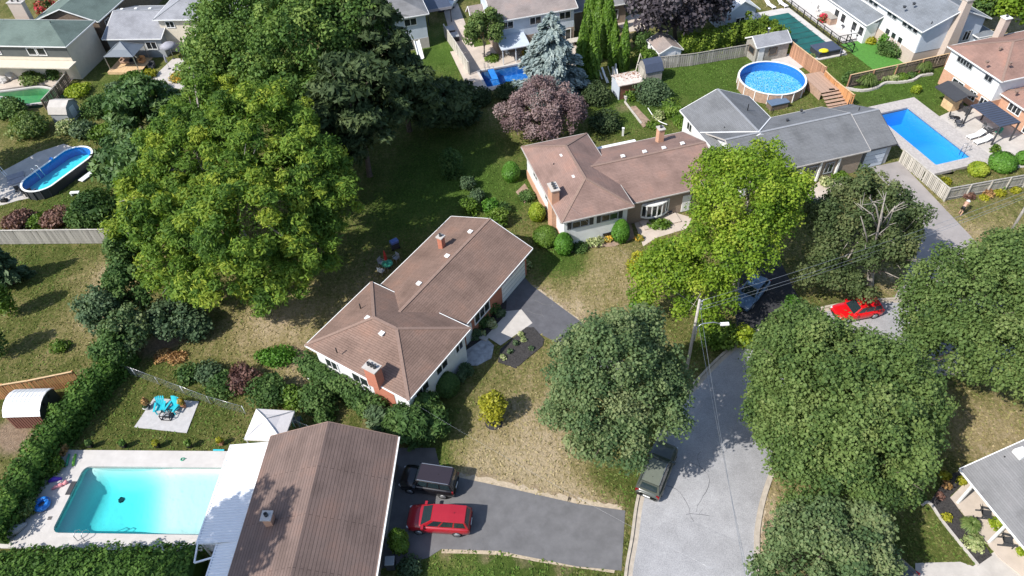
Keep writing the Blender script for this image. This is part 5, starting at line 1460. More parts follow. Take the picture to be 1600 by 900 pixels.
# pool yard L
for px, py, rp, h, lf, lab in [(38, 795, 17, 1.2, 'ornamental', 'spiky yellow green plant beside the blue swim ring'), (85, 728, 13, 1.0, 'hedge_bright', 'leafy plant at the hedge foot beside the pool corner'), (12, 805, 10, 1.0, 'hedge', 'dark plant below the cedar hedge end'), (40, 640, 7, 0.6, 'lime', 'lime plant beside the white roofed shed')]:
    S(lab, px, py, rp, h, lf, 0.15, 0.9, 0.4)
S('dead brown shrub stump at the top corner of the pool terrace', 95, 702, 10, 0.9, 'dead', 0.16, 0.8, 0.4)
for px, py in ((278, 558), (255, 556)):
    S('dry orange leaf pile on bare soil' if px > 260 else 'pale dry leaf pile left of the orange one', px, py, 14, 0.35, 'dead', 0.14, 0.8, 0.3, cat='leaf pile')
# E and C yards
tuft('ornamental_grass', 'tall grass mound at the corner of the cedar and brown fences', 1355, 127, 17, 1.7)
tuft('ornamental_grass', 'tall grass mound near the end of the brown fence', 1443, 106, 14, 1.6)
tuft('ornamental_grass', 'round grass mound on the bottom right gravel bed', 1516, 822, 17, 1.1)
for px, py, rp, h, lf, lab in [(1330, 122, 12, 1.3, 'shrub', 'dark shrub in the fence corner above the long grey roof'), (1383, 120, 9, 0.6, 'variegated', 'pale plant under the brown fence, left'), (1397, 122, 8, 0.6, 'variegated', 'cream flowering plant under the brown fence'), (1412, 120, 10, 0.7, 'hedge_bright', 'green plant under the brown fence'), (1424, 116, 7, 0.5, 'shrub', 'small dark plant beside the far grass mound'),
                              (1385, 62, 12, 2.0, 'egg', 'tall bush against the white house wall'), (1392, 76, 17, 1.6, 'shrub', 'feathery bush above the artificial turf'), (1412, 82, 13, 1.2, 'shrub_grey', 'grey green bush beside the teal hose reel'), (1360, 62, 9, 0.8, 'gold', 'golden plant at the patio stair foot'),
                              (1477, 121, 6, 0.8, 'egg', 'little round bush by the white wall'), (1432, 139, 7, 1.0, 'lime', 'lime sapling on the pool lawn'), (1530, 263, 15, 1.3, 'lime', 'clipped light green ball, left of the fence pair'), (1568, 252, 21, 1.7, 'egg', 'larger clipped dark green ball by the fence'), (1600, 246, 12, 1.4, 'egg', 'clipped ball cut by the right edge'),
                              (1555, 232, 7, 0.9, 'hedge_bright', 'spiky plant beside the white loungers'), (1478, 283, 8, 0.6, 'gold', 'golden plant inside the fence corner'), (1292, 283, 10, 0.7, 'variegated', 'pale mounded plant in front of the porch, left'), (1312, 274, 14, 0.8, 'hedge_bright', 'green mounded plant in front of the porch pillars'), (1263, 281, 7, 0.5, 'lime', 'small lime plant at the path edge'),
                              (1514, 305, 9, 0.6, 'barberry', 'reddish plant outside the grey fence'), (1538, 308, 7, 0.4, 'gold', 'yellow hosta outside the fence, left'), (1560, 300, 10, 0.5, 'gold', 'wide yellow hosta outside the fence'), (1588, 297, 7, 0.5, 'gold', 'yellow hosta outside the fence, right'), (1568, 290, 7, 0.7, 'hedge_bright', 'green plant behind the yellow hostas'), (1546, 302, 8, 0.6, 'dead', 'bronze plant between the yellow hostas'),
                              (1165, 92, 5, 0.6, 'gold', 'golden plant inside the cedar fence near the pool hut') if False else (1229, 77, 7, 1.0, 'gold', 'golden shrub inside the cedar fence near the pool hut'), (1265, 90, 7, 1.4, 'ornamental', 'feathery plant topping the cedar fence'), (1285, 147, 6, 0.7, 'lime', 'small plant at the deck stair foot')]:
    cl = 'clipped' in lab
    S(lab, px, py, rp, h, lf, 0.15 if cl else 0.18, 1.1 if cl else 0.9, 0.06 if cl else 0.35, clipped=cl)
# garden between the sheds
for px, py, rp, h, lf, lab in [(1018, 142, 25, 2.4, 'shrub_grey', 'large grey green shrub in front of the garden shed'), (1005, 60, 18, 2.4, 'shrub', 'leafy shrub right of the cedar columns'), (1010, 88, 18, 2.6, 'hedge_bright', 'bright shrub above the dark gambrel shed'), (985, 148, 10, 1.2, 'hedge_bright', 'light shrub at the garden shed wall'), (1030, 180, 10, 0.9, 'variegated', 'pale vegetables in the garden'), (1020, 195, 9, 0.7, 'hedge_bright', 'leafy vegetables near the white hose'), (945, 190, 24, 1.6, 'pine_dark', 'dark shaded shrub right of the plum tree'), (930, 145, 22, 2.2, 'pine_dark', 'dark shaded bush at the foot of the spruce'), (797, 143, 24, 1.2, 'pine_dark', 'dark shrub mass at the near edge of the dark blue pool'), (752, 150, 20, 1.6, 'pine_dark', 'dark evergreen shrub left of the plum tree'), (770, 90, 11, 0.6, 'hedge_bright', 'low ring planting under the small terrace tree')]:
    S(lab, px, py, rp, h, lf, 0.2, 0.9, 0.4)
S('red bloomed planter on the white patio', 1287, 28, 7, 1.3, 'red_flower', 0.2, 0.9, 0.4)
S('orange flowers in a pot beside the dark blue pool', 820, 83, 6, 0.8, 'flower', 0.18, 0.9, 0.4)
S('red flowers under the lean-to of the taupe roofed house', 800, 66, 8, 1.0, 'red_flower', 0.2, 0.9, 0.4)
# G bed
for px, py, rp, h, lf, lab in [(1478, 743, 8, 0.5, 'gold', 'yellow hosta at the top of the gravel bed'), (1503, 751, 7, 0.5, 'gold', 'yellow hosta beside the first porch post'), (1480, 758, 7, 0.4, 'dead', 'straw coloured plant below the top hosta'), (1479, 808, 7, 0.5, 'gold', 'yellow plant in the middle of the gravel bed'), (1522, 847, 13, 0.7, 'variegated', 'large cream edged hosta at the bed end'), (1555, 818, 9, 0.7, 'lime', 'potted green plant on the porch'), (1594, 862, 6, 0.6, 'lime', 'potted plant at the porch right end'), (1470, 775, 6, 0.4, 'barberry', 'pinkish plant beside the bed edging'), (1430, 775, 15, 0.7, 'shrub', 'dark shaded plants under the verge maple'), (1382, 860, 14, 0.9, 'shrub_grey', 'grey shrub under the bottom maple')]:
    S(lab, px, py, rp, h, lf, 0.15, 0.9, 0.4)
S('bright green bush in front of the utility pole, by the street bend', 1125, 520, 28, 1.8, 'hedge_bright', 0.22, 0.9, 0.4)
S('lime green bush beside the street bend', 1165, 525, 20, 1.6, 'lime', 0.22, 0.8, 0.4)['label'] = 'lime green bush beside the street bend and black driveway'
S('leafy green sapling at the edge of the black driveway', 1235, 472, 9, 1.6, 'egg', 0.2, 0.8, 0.4)
# ------------------------------------------------------------------ pools
WL = dict(
    L=watermat('turquoise_water', (0.0, 0.9, 0.93), 0.5), R=watermat('blue_water', (0.0, 0.6, 0.95), 0.2),
    M_=watermat('dark_blue_water', (0.02, 0.5, 0.85), 0.3), O=watermat('oval_water', (0.05, 0.75, 0.9), 0.2), G=watermat('green_water', (0.3, 0.8, 0.55), 0.4))
LN = dict(L=linermat('white_liner', (0.8, 0.85, 0.83), (0.86, 0.89, 0.87), 6, 0.2), R=linermat('sky_blue_liner', (0.05, 0.46, 0.9), (0.12, 0.54, 0.92), 8, 0.3),
          M_=linermat('deep_blue_liner', (0.06, 0.3, 0.62), (0.4, 0.62, 0.82), 1.4, 0.5), O=linermat('blue_liner', (0.1, 0.8, 0.9), (0.2, 0.85, 0.92), 4, 0.3),
          G=linermat('green_liner', (0.2, 0.42, 0.27), (0.4, 0.58, 0.3), 1.2, 0.4), C=linermat('sparkle_liner', (0.03, 0.42, 0.84), (0.6, 0.9, 1.0), 5.0, 0.9))

def rrect(x0, y0, x1, y1, r, n=6):
    out = []
    for cx_, cy_, a0 in ((x1 - r, y0 + r, -90), (x1 - r, y1 - r, 0), (x0 + r, y1 - r, 90), (x0 + r, y0 + r, 180)):
        for i in range(n + 1):
            a = R(a0 + 90 * i / n)
            out.append((cx_ + r * math.cos(a), cy_ + r * math.sin(a)))
    return out

def ring(mb, inner, outer, z0, z1):
    n = len(inner)
    vs = [(*p, z1) for p in inner] + [(*p, z1) for p in outer] + [(*p, z0) for p in inner] + [(*p, z0) for p in outer]
    fs = []
    for i in range(n):
        j = (i + 1) % n
        fs += [(i, n + i, n + j, j), (2 * n + i, 2 * n + j, 3 * n + j, 3 * n + i), (i, j, 2 * n + j, 2 * n + i), (n + i, 3 * n + i, 3 * n + j, n + j)]
    return mb.add(vs, fs)

def basin(t, poly, bbox, depth, liner, water, zc=0.1, wl=-0.06, coping=None, cw=0.28, cm='concrete_pale'):
    """sunk pool: walls, shaped floor, closed body of water and a coping ring"""
    n = len(poly)
    x0, y0, x1, y1 = bbox
    mb = MB()
    vs = [(*p, zc) for p in poly] + [(*p, -3.1) for p in poly]
    mb.add(vs, [(i, n + i, n + (i + 1) % n, (i + 1) % n) for i in range(n)])
    k, j_ = 24, 12
    g_ = [(x0 + (x1 - x0) * i / k, y0 + (y1 - y0) * j / j_) for i in range(k + 1) for j in range(j_ + 1)]
    mb.add([(x, y, -depth(x, y)) for x, y in g_], [(i * (j_ + 1) + j, (i + 1) * (j_ + 1) + j, (i + 1) * (j_ + 1) + j + 1, i * (j_ + 1) + j + 1) for i in range(k) for j in range(j_)], True)
    mb.build('liner', liner, t)
    MB().prism([((x0 + x1) / 2 + (p[0] - (x0 + x1) / 2) * 1.006, (y0 + y1) / 2 + (p[1] - (y0 + y1) / 2) * 1.006) for p in poly], -3.05, wl).build('water', water, t)
    c_ = np.mean(np.array(poly), axis=0)
    cxm, cym = (x0 + x1) / 2, (y0 + y1) / 2
    sx_, sy_ = (x1 - x0), (y1 - y0)
    outer = [(cxm + (p[0] - cxm) * (1 + 2 * cw / sx_), cym + (p[1] - cym) * (1 + 2 * cw / sy_)) for p in poly]
    inn = [(cxm + (p[0] - cxm) * (1 - 0.06 / sx_), cym + (p[1] - cym) * (1 - 0.06 / sy_)) for p in poly]
    ring(MB(), inn, outer, zc - 0.2, zc + 0.015).build('coping', M[cm], t)

def sstep(a, b, x):
    q = min(1, max(0, (x - a) / (b - a)))
    return q * q * (3 - 2 * q)
t = thing('swimming_pool', 'turquoise in-ground pool with white shallow end, bottom left', 'pool', PL0, AL)
basin(t, rrect(0, 0, 12, 5.45, 0.55), (0, 0, 12, 5.45),
      lambda x, y: 0.22 + 1.4 * sstep(0, 1.9, x) * (1 - sstep(4.3, 8.2, x + (y - 2.7) * 0.35)) * sstep(-0.6, 1.5, min(y, 5.45 - y) + .2) + 0.25 * sstep(0.1, 0.3, min(y, 5.45 - y)), LN['L'], WL['L'])
mb = MB()
for dx in (0, 0.55): mb.tube([(2.3 + dx, -0.55, 0.1), (2.3 + dx, -0.5, 0.75), (2.3 + dx, -0.15, 0.85), (2.3 + dx, 0.12, 0.5), (2.3 + dx, 0.15, -0.9)], 0.03, 7)
for z in (-0.2, -0.5, -0.8): mb.bar((2.3, 0.15, z), (2.85, 0.15, z), 0.06)
mb.build('ladder', M['steel'], t)
MB().box(-0.35, 3.0, 0.1, 0.05, 4.1, 0.16).build('skimmer_step', M['dark'], t)
c_ = P(190, 782, -1.9)
t2 = thing('pool_cleaner', 'small dark cleaner on the floor of the turquoise pool', 'pool cleaner', (c_.x, c_.y, -1.95), 0.4)
MB().box(-.2, -.15, 0, .2, .15, .2).build('body', M['dark'], t2, bevel=.04)
for s in (-1, 1):
    mb = MB(); mb.tube([(0, s * .16, .1), (0, s * .22, .1)], .12, 10); mb.build('wheel', M['black'], t2)
t = thing('swimming_pool', 'bright blue rectangular in-ground pool on the right', 'pool', PR0, A14)
basin(t, rrect(0, 0, 4.6, 10.6, 0.12, 2), (0, 0, 4.6, 10.6), lambda x, y: 1.15 + 1.1 * sstep(4, 7.5, y), LN['R'], WL['R'], cm='pavers')
mb = MB()
for dy in (0, 0.5): mb.tube([(5.1, 1.0 + dy, 0.1), (5.05, 1.0 + dy, 0.75), (4.6, 1.0 + dy, 0.8), (4.45, 1.0 + dy, 0.4), (4.45, 1.0 + dy, -0.6)], 0.03, 7)
mb.build('ladder', M['steel'], t)
t = thing('swimming_pool', 'deep blue in-ground pool beside the silver spruce', 'pool', (*POOL_M[0], 0), A14)
basin(t, rrect(0, 0, 8.2, 4.4, 0.15, 2), (0, 0, 8.2, 4.4), lambda x, y: 1.4, LN['M_'], WL['M_'])
mb = MB()
for dx in (0, 0.5): mb.tube([(0.9 + dx, 4.9, 0.1), (0.9 + dx, 4.8, 0.9), (0.9 + dx, 4.3, 0.9), (0.9 + dx, 4.2, -0.6)], 0.03, 7)
mb.build('ladder', M['steel'], t)
MB().add([(1.2, 4.2, 0.15), (2.0, 4.2, 0.15), (2.0, 1.8, -0.05), (1.2, 1.8, -0.05), (1.2, 4.2, 0.05), (2.0, 4.2, 0.05), (2.0, 1.8, -0.15), (1.2, 1.8, -0.15)], [(0, 1, 2, 3), (7, 6, 5, 4), (0, 3, 7, 4), (1, 5, 6, 2), (0, 4, 5, 1), (3, 2, 6, 7)]).build('slide', M['blue_vinyl'], t)
kc = Vector((*np.mean(np.array(POOL_G), axis=0), 0))
t = thing('swimming_pool', 'kidney shaped pool with murky green water at the top left', 'pool', kc, 0)
kp = [(p.x, p.y) for p in smooth_line([(p[0] - kc.x, p[1] - kc.y) for p in POOL_G] + [(POOL_G[0][0] - kc.x, POOL_G[0][1] - kc.y)], 4)][:-1]
kx, ky = [p[0] for p in kp], [p[1] for p in kp]
basin(t, kp, (min(kx), min(ky), max(kx), max(ky)), lambda x, y: 0.9 + .4 * sstep(-3, 3, x), LN['G'], WL['G'], zc=0.08)

M['pool_wall'] = mat('shaded_pool_wall_vinyl', (0.03, 0.22, 0.66), 0.4, 0.1, 3)  # shade of the inner wall put into the vinyl, darker than the floor
def raised_pool(name, label, c, rx, ry, rz, h, liner, water, wallm, stadium=False, wl=0.18, n=48):
    t = thing(name, label, 'pool', c, rz)
    def outline(d):
        out = []
        for i in range(n):
            a = 2 * math.pi * i / n
            if stadium:
                r_ = min(rx, ry) + d; L_ = max(rx, ry) - min(rx, ry)
                out.append((r_ * math.cos(a), r_ * math.sin(a) + (L_ if math.sin(a) >= 0 else -L_)))
            else: out.append(((rx + d) * math.cos(a), (ry + d) * math.sin(a)))
        return out
    w0, w1 = outline(0), outline(0.05)
    mb = MB(); ring(mb, w0, w1, 0, h); mb.build('wall', M[wallm], t)
    ring(MB(), outline(-0.1), outline(0.12), h, h + 0.06).build('top_rail', M['white'], t)
    mb = MB(); ins = outline(-0.03)
    mb.add([(*p, h) for p in ins] + [(*p, 0.05) for p in ins], [(i, n + i, n + (i + 1) % n, (i + 1) % n) for i in range(n)])
    mb.build('liner_wall', M['pool_wall'], t)
    MB().prism(ins, 0.03, 0.05).build('liner', liner, t)
    MB().prism(outline(-0.01), 0.0, h - wl).build('water', water, t)
    for i in range(0, n, 3):
        p, q = outline(0.09)[i], outline(0.09)[i]
        MB().cbox((p[0], p[1], h / 2), (0.1, 0.1, h), math.atan2(p[1], p[0])).build('upright', M['white' if wallm != 'dark' else 'dark'], t)
    return t
pc_ = (P(1155, 122, 1.2) + P(1257, 122, 1.2)) / 2
RP = raised_pool('round_pool', 'round above ground pool with white rim and sparkling blue water', (pc_.x, pc_.y - 0.1, 0), 4.0, 4.0, 0, 1.3, LN['C'], watermat('round_water', (0.05, 0.75, 0.95), 0.1), 'deck')
a_, b_ = P(57, 283, 1.2), P(118, 243, 1.2)
oc_ = (a_ + b_) / 2
dv = P(124, 238, 1.2) - P(52, 290, 1.2)
OP = raised_pool('oval_pool', 'oval above ground pool with dark walls at the left', (oc_.x + .1, oc_.y, 0), 2.0, 4.4, math.atan2(dv.y, dv.x) - math.pi / 2, 1.15, LN['O'], WL['O'], 'dark', True, wl=0.1)
mb = MB()
for dx in (-0.3, 0.3):
    mb.tube([(-2.5, -1.2 + dx, 0), (-2.2, -1.2 + dx, 1.7), (-1.8, -1.2 + dx, 1.7), (-1.5, -1.2 + dx, 0.4)], 0.04, 6)
for z in (0.4, 0.75, 1.1): mb.bar((-2.42 + z * .13, -1.5, z), (-2.42 + z * .13, -0.9, z), 0.12, 0.05)
mb.build('ladder', M['white'], OP)
mb = MB(); mb.bar((-2.3, -0.4, 0.0), (-2.1, 1.2, 1.35), 0.5, 0.08); mb.build('pool_steps', M['blue_vinyl'], OP)
t = thing('covered_pool', 'long in-ground pool under a dark green cover', 'pool', PC0, A14)
mb = MB()
k, j_ = 8, 20
g_ = [(-4.6 + 4.6 * i / k, 12.6 * j / j_) for i in range(k + 1) for j in range(j_ + 1)]
mb.add([(x, y, 0.115 - 0.09 * math.sin(math.pi * (x + 4.6) / 4.6) * math.sin(math.pi * y / 12.6) + random.uniform(-.008, .008)) for x, y in g_],
       [(i * (j_ + 1) + j, (i + 1) * (j_ + 1) + j, (i + 1) * (j_ + 1) + j + 1, i * (j_ + 1) + j + 1) for i in range(k) for j in range(j_)], True)
mb.build('cover', M['green_cover'], t)
mb = MB()
for y in np.arange(0.9, 12.5, 1.45): mb.bar((-4.6, y, 0.15), (0.2, y, 0.15), 0.04, 0.02)
for x, y in ((-4.6, 0), (-4.6, 12.6)): mb.bar((-4.6, 0, .13), (-4.6, 12.6, .13), .05, .02)
mb.build('cover_strap', M['dark'], t)

# ------------------------------------------------------------------ fences
WOODC = dict(wood_grey=(0.33, 0.31, 0.28), wood_new=(0.5, 0.25, 0.11), wood_cedar=(0.4, 0.22, 0.14), wood_brown=(0.17, 0.13, 0.1), wood_pale=(0.48, 0.45, 0.4))
def fence(label, pts, h, m, pitch=0.2, gap=0.03, world=False, post_every=2.4, cap=True, rail_side=1, name='plank_fence', top_m=None, post_m=None):
    ps = [p if world else P(*p) for p in pts]
    o = Vector((ps[0][0], ps[0][1], 0))
    t = thing(name, label, 'fence', o)
    pms = []
    for k_ in (1.0, 0.82, 1.14, 0.92):
        nm = '%s_%d' % (m, int(k_ * 100))
        if nm not in M: M[nm] = mat(nm, sh(WOODC[m], k_), 0.85, 0.25, 4)
        pms.append(MB().box(-(pitch - gap) / 2, -0.012, 0.05, (pitch - gap) / 2, 0.012, h).mesh('plank', M[nm]))
    qm = MB().box(-0.06, -0.06, -0.2, 0.06, 0.06, h + 0.06).mesh('post', M[post_m or m])
    for a, b in zip(ps, ps[1:]):
        a, b = Vector((a[0], a[1], 0)) - o, Vector((b[0], b[1], 0)) - o
        d = b - a; L = d.length; d.normalize(); ang = math.atan2(d.y, d.x)
        nn = Vector((-d.y, d.x, 0)) * rail_side
        for i in range(int(L / pitch)):
            p = a + d * (pitch * (i + 0.5))
            link('plank', random.choice(pms), t, p + Vector((0, 0, random.uniform(-.04, .0))), (random.uniform(-.015, .015), 0, ang))
        k = max(1, round(L / post_every))
        for i in range(k + 1):
            link('post', qm, t, a + d * (L * i / k) + nn * 0.08, (0, 0, ang))
        for z in ((0.35, h - 0.3)):
            q0, q1 = a + nn * 0.045, b + nn * 0.045
            MB().bar((q0.x, q0.y, z), (q1.x, q1.y, z), 0.05, 0.09).build('rail', M[m], t)
        if cap:
            MB().bar((a.x, a.y, h + 0.03), (b.x, b.y, h + 0.03), 0.14, 0.04).build('top_cap', M[top_m or m], t)
    return t
fence('long grey board fence between the oval pool yard and dry yard', [(-12, 382), (215, 380)], 1.9, 'wood_grey', 0.32, 0.012, top_m='wood_pale')
fence('new orange cedar fence behind the white roofed shed', [(-20, 628), (60, 615), (128, 601)], 1.8, 'wood_new', 0.19, 0.05, rail_side=1, top_m='wood_pine')
fence('grey plank fence along the back of the green lawn', [(1030, 108), (1080, 103), (1168, 88)], 1.7, 'wood_grey', 0.3, 0.07, rail_side=1)
fence('tall aged cedar board fence between the round and covered pools', [(1233, 88), (1258, 108), (1284, 128)], 2.0, 'wood_cedar', 0.3, 0.015, top_m='wood_pine', rail_side=1)
fence('fresh cedar board fence in front of the garden corner', [(1284, 130), (1300, 146), (1328, 168)], 1.7, 'wood_new', 0.3, 0.015, top_m='wood_pine', rail_side=1)
fence('brown plank fence behind the curved flower bed', [(1322, 138), (1395, 122), (1475, 104)], 1.8, 'wood_brown', 0.25, 0.05, post_every=3.2, top_m='wood_pine', post_m='wood_cedar', rail_side=-1)
fence('pale weathered plank fence between the driveway and bright blue pool', [(1404, 253), (1440, 284), (1474, 314)], 1.6, 'wood_pale', 0.21, 0.055, rail_side=1)
fence('grey green plank fence behind the yellow hostas', [(1474, 314), (1540, 302), (1625, 287)], 1.6, 'wood_grey', 0.2, 0.05, rail_side=-1, post_m='wood_pale')
fence('pale solid fence beside the narrow bright lawn', [(695, 58), (715, 88), (733, 118)], 1.9, 'wood_pale', 0.3, 0.012, rail_side=1)
fence('dark plank fence down the slope beside the kidney pool', [(74, 172), (94, 150), (112, 128)], 1.5, 'wood_brown', 0.28, 0.05, top_m='wood_grey')
def wirefence(label, pts, h):
    ps = [P(*p) for p in pts]; o = Vector((ps[0].x, ps[0].y, 0))
    t = thing('chain_link_fence', label, 'fence', o)
    for a, b in zip(ps, ps[1:]):
        a, b = a - o, b - o
        MB().tube([a + Vector((0, 0, h)), b + Vector((0, 0, h))], 0.015, 6).build('rail', M['steel'], t)
        k = max(1, round((b - a).length / 2.5))
        for i in range(k + 1):
            p = a.lerp(b, i / k); MB().tube([p, p + Vector((0, 0, h + .03))], 0.03, 6).build('post', M['white_metal'], t)
        mb = MB()
        L = (b - a).length; d = (b - a).normalized()
        nn = int(L / 0.35)
        for i in range(nn):
            p, q = a + d * (i * 0.35), a + d * (min(L, i * 0.35 + h * .9))
            mb.bar(p + Vector((0, 0, .05)), q + Vector((0, 0, h)), 0.005); mb.bar(q + Vector((0, 0, .05)), p + Vector((0, 0, h)), 0.008)
        w_ = mb.build('wire_mesh', M['siding_grey'], t); w_['kind'] = 'stuff'
wirefence('thin chain link fence along the lot line shrubs', [(178, 575), (250, 602), (330, 632), (385, 648)], 1.2)
wirefence('thin chain link fence from the white tent to the lower brown roof', [(462, 668), (500, 684), (535, 700)], 1.2)
# glass railing round the covered pool patio
t = thing('metal_railing', 'black metal railing between the green covered pool and white patio', 'railing', PC0, A14)
pl = [(1.1, 15.5), (1.1, 2.3), (4.9, 2.3)]
for a, b in zip(pl, pl[1:]):
    k = max(1, round(math.dist(a, b) / 1.7))
    for i in range(k + 1):
        x, y = a[0] + (b[0] - a[0]) * i / k, a[1] + (b[1] - a[1]) * i / k
        MB().bar((x, y, 0.1), (x, y, 1.2), 0.09).build('post', M['black'], t)
    for z in (0.25, 1.15): MB().bar((*a, z), (*b, z), 0.06).build('rail', M['black'], t)
    mb = MB(); n_ = int(math.dist(a, b) / .3)
    for i in range(n_):
        x, y = a[0] + (b[0] - a[0]) * i / n_, a[1] + (b[1] - a[1]) * i / n_
        mb.bar((x, y, .25), (x, y, 1.15), .02)
    mb.build('baluster', M['black'], t)['kind'] = 'stuff'
t = thing('metal_gate_fence', 'short black mesh fence on the artificial turf', 'railing', PC0, A14)
for a, b in (((1.1, 2.0), (1.6, -0.4)), ((1.6, -0.4), (-0.4, -0.7)), ((1.6, -0.4), (2.2, 2.0))):
    for p in (a, b): MB().bar((*p, 0.05), (*p, 1.3), 0.09).build('post', M['black'], t)
    for z in (0.25, 1.25): MB().bar((*a, z), (*b, z), 0.06).build('rail', M['black'], t)
# stone edging of the curved flower bed
mb = MB()
o = P(1322, 139)
es = smooth_line([P(*p) for p in ((1322, 139), (1345, 143), (1368, 139), (1383, 131), (1405, 130), (1425, 127), (1438, 120), (1455, 117))], 6)
t = thing('stone_edging', 'curved pale stone edging in front of the brown fence bed', 'garden edging', (o.x, o.y, 0))
st_m = MB().cbox((0, 0, 0.13), (0.42, 0.3, 0.26)).mesh('stone', M['concrete'])
for a, b in zip(es, es[1:]):
    d = b - a
    k = max(1, round(d.length / 0.45))
    for i in range(k):
        p = a.lerp(b, (i + .5) / k) - Vector((o.x, o.y, 0))
        link('stone', st_m, t, (p.x, p.y, random.uniform(-.02, .02)), (0, 0, math.atan2(d.y, d.x) + random.uniform(-.1, .1)))
es = smooth_line([P(*p) for p in ((1440, 790), (1452, 786), (1470, 812), (1500, 850), (1528, 884))], 4)
o = es[0]
t = thing('stone_edging', 'low pale edging along the bottom right gravel bed', 'garden edging', (o.x, o.y, 0))
for a, b in zip(es, es[1:]):
    MB().bar((a - o) + Vector((0, 0, .06)), (b - o) + Vector((0, 0, .06)), .16, .16).build('stone', M['concrete'], t)

# ------------------------------------------------------------------ sheds and shelters
def shed_frame(name, label, px, py, h, ang, cat='shed'):
    p = P(px, py, h)
    return thing(name, label, cat, (p.x, p.y, 0), ang)
# white metal barrel roofed shed, bottom left
t = shed_frame('metal_shed', 'brown metal shed with bright white ribbed roof, bottom left', 4, 652, 1.75, R(-2))
W_, D_ = 3.05, 2.75
prof = [(0, 1.75), (0.35, 2.15), (0.9, 2.42), (1.4, 2.5), (1.9, 2.42), (2.4, 2.15), (2.75, 1.75)]
mb = MB()
nrib = 9
for i in range(nrib):
    x0, x1 = W_ * i / nrib, W_ * (i + 1) / nrib
    for xa, xb, dz in ((x0, x0 + 0.26, 0), (x0 + 0.26, x1, 0.035)):
        for (y0, z0), (y1, z1) in zip(prof, prof[1:]):
            mb.add([(xa, y0, z0 + dz), (xb, y0, z0 + dz), (xb, y1, z1 + dz), (xa, y1, z1 + dz)], [(0, 1, 2, 3)])
            mb.add([(xa, y0, z0 - .05), (xb, y0, z0 - .05), (xb, y1, z1 - .05), (xa, y1, z1 - .05)], [(3, 2, 1, 0)])
mb.build('roof', M['white_metal'], t)
mb = MB()
s = [(0.1, 0)] + [(y, z - .06) for y, z in [(0.1, 1.8)] + prof[1:-1] + [(2.65, 1.8)]] + [(2.65, 0)]
mb.add([(0.1, *p) for p in s] + [(W_ - .12, *p) for p in s], [tuple(range(len(s)))[::-1], tuple(range(len(s), 2 * len(s)))] + [(i, (i + 1) % len(s), len(s) + (i + 1) % len(s), len(s) + i) for i in range(len(s))])
mb.build('wall', M['dark'], t)
for i in range(12):
    x = 0.14 + i * 0.235
    MB().box(x, 0.05, 0.03, x + 0.16, 0.1, 1.68).build('wall_panel', mat('shed_brown', (0.2, 0.09, 0.07), .5, .1) if i == 0 else bpy.data.materials['shed_brown'], t)
for y in (0.9, 1.75): MB().box(W_ - .12, y, 1.75, W_ - .09, y + .25, 2.0).build('vent', M['black'], t)
# open garden shed with collapsed roof
t = shed_frame('garden_shed', 'old white garden shed with rusty peeling roof', 968, 134, 2.0, A14)
mb = MB(); mb.box(0.0, 0, 0, 0.08, 2.4, 2.0); mb.box(2.9, 0, 0, 2.98, 2.4, 2.0); mb.box(0.08, 2.32, 0, 2.9, 2.4, 2.0); mb.build('wall', M['siding_blue'], t)
MB().box(0.08, 0.05, 0, 2.9, 0.12, 1.9).build('front_panel', mat('shed_rust', (0.2, 0.09, 0.06), .8, .3), t)
rust = mat('peeling_roof', (0.6, 0.52, 0.47), 0.8, 0.2, 2)
mb = MB(); mb.add([(-.15, -.15, 2.05), (3.1, -.15, 2.05), (3.1, 1.2, 2.5), (-.15, 1.2, 2.5), (3.1, 2.55, 2.1), (-.15, 2.55, 2.1)], [(0, 1, 2, 3), (3, 2, 4, 5)])
mb.add([(-.15, -.15, 1.97), (3.1, -.15, 1.97), (3.1, 1.2, 2.42), (-.15, 1.2, 2.42), (3.1, 2.55, 2.02), (-.15, 2.55, 2.02)], [(3, 2, 1, 0), (5, 4, 2, 3)])
ro = mb.build('roof', rust, t)
mb = MB(); random.seed(8)
for i in range(70):
    x, y = random.uniform(0, 3), random.uniform(.5, 2.3)
    z = 2.07 + (y + .15) * .333 if y < 1.2 else 2.5 - (y - 1.2) * .3
    mb.cbox((x, y, z + .03), (random.uniform(.06, .25), random.uniform(.03, .09), .02), random.uniform(0, 3), .2)
mb.build('rust_flakes', M['dead_rust'] if 'dead_rust' in M else mat('rust', (0.3, 0.13, 0.06), .9, .3), t)['kind'] = 'stuff'
t = thing('lumber_pile', 'pile of pale boards and ladders leaning left of the garden shed', 'lumber', P(958, 126), A14)
random.seed(4)
for i in range(9):
    x, y = random.uniform(-1.3, .8), random.uniform(-.6, 1.6)
    MB().bar((x, y, 0.05), (x + random.uniform(-.6, .6), y + random.uniform(.3, 1.4), random.uniform(.5, 1.9)), random.uniform(.1, .3), .04).build('board', M['wood_pale'] if i % 2 else M['white'], t)
t = thing('leaning_frame', 'pale triangular frame leaning beside the dark gambrel shed', 'frame', P(993, 112), A14)
for a, b in (((0, 0, 0), (.6, .3, 2.3)), ((.6, .3, 2.3), (1.4, 0, 0.1)), ((0.1, 0, .9), (1.1, 0, .9))): MB().bar(a, b, .14, .05).build('board', M['wood_pale'], t)
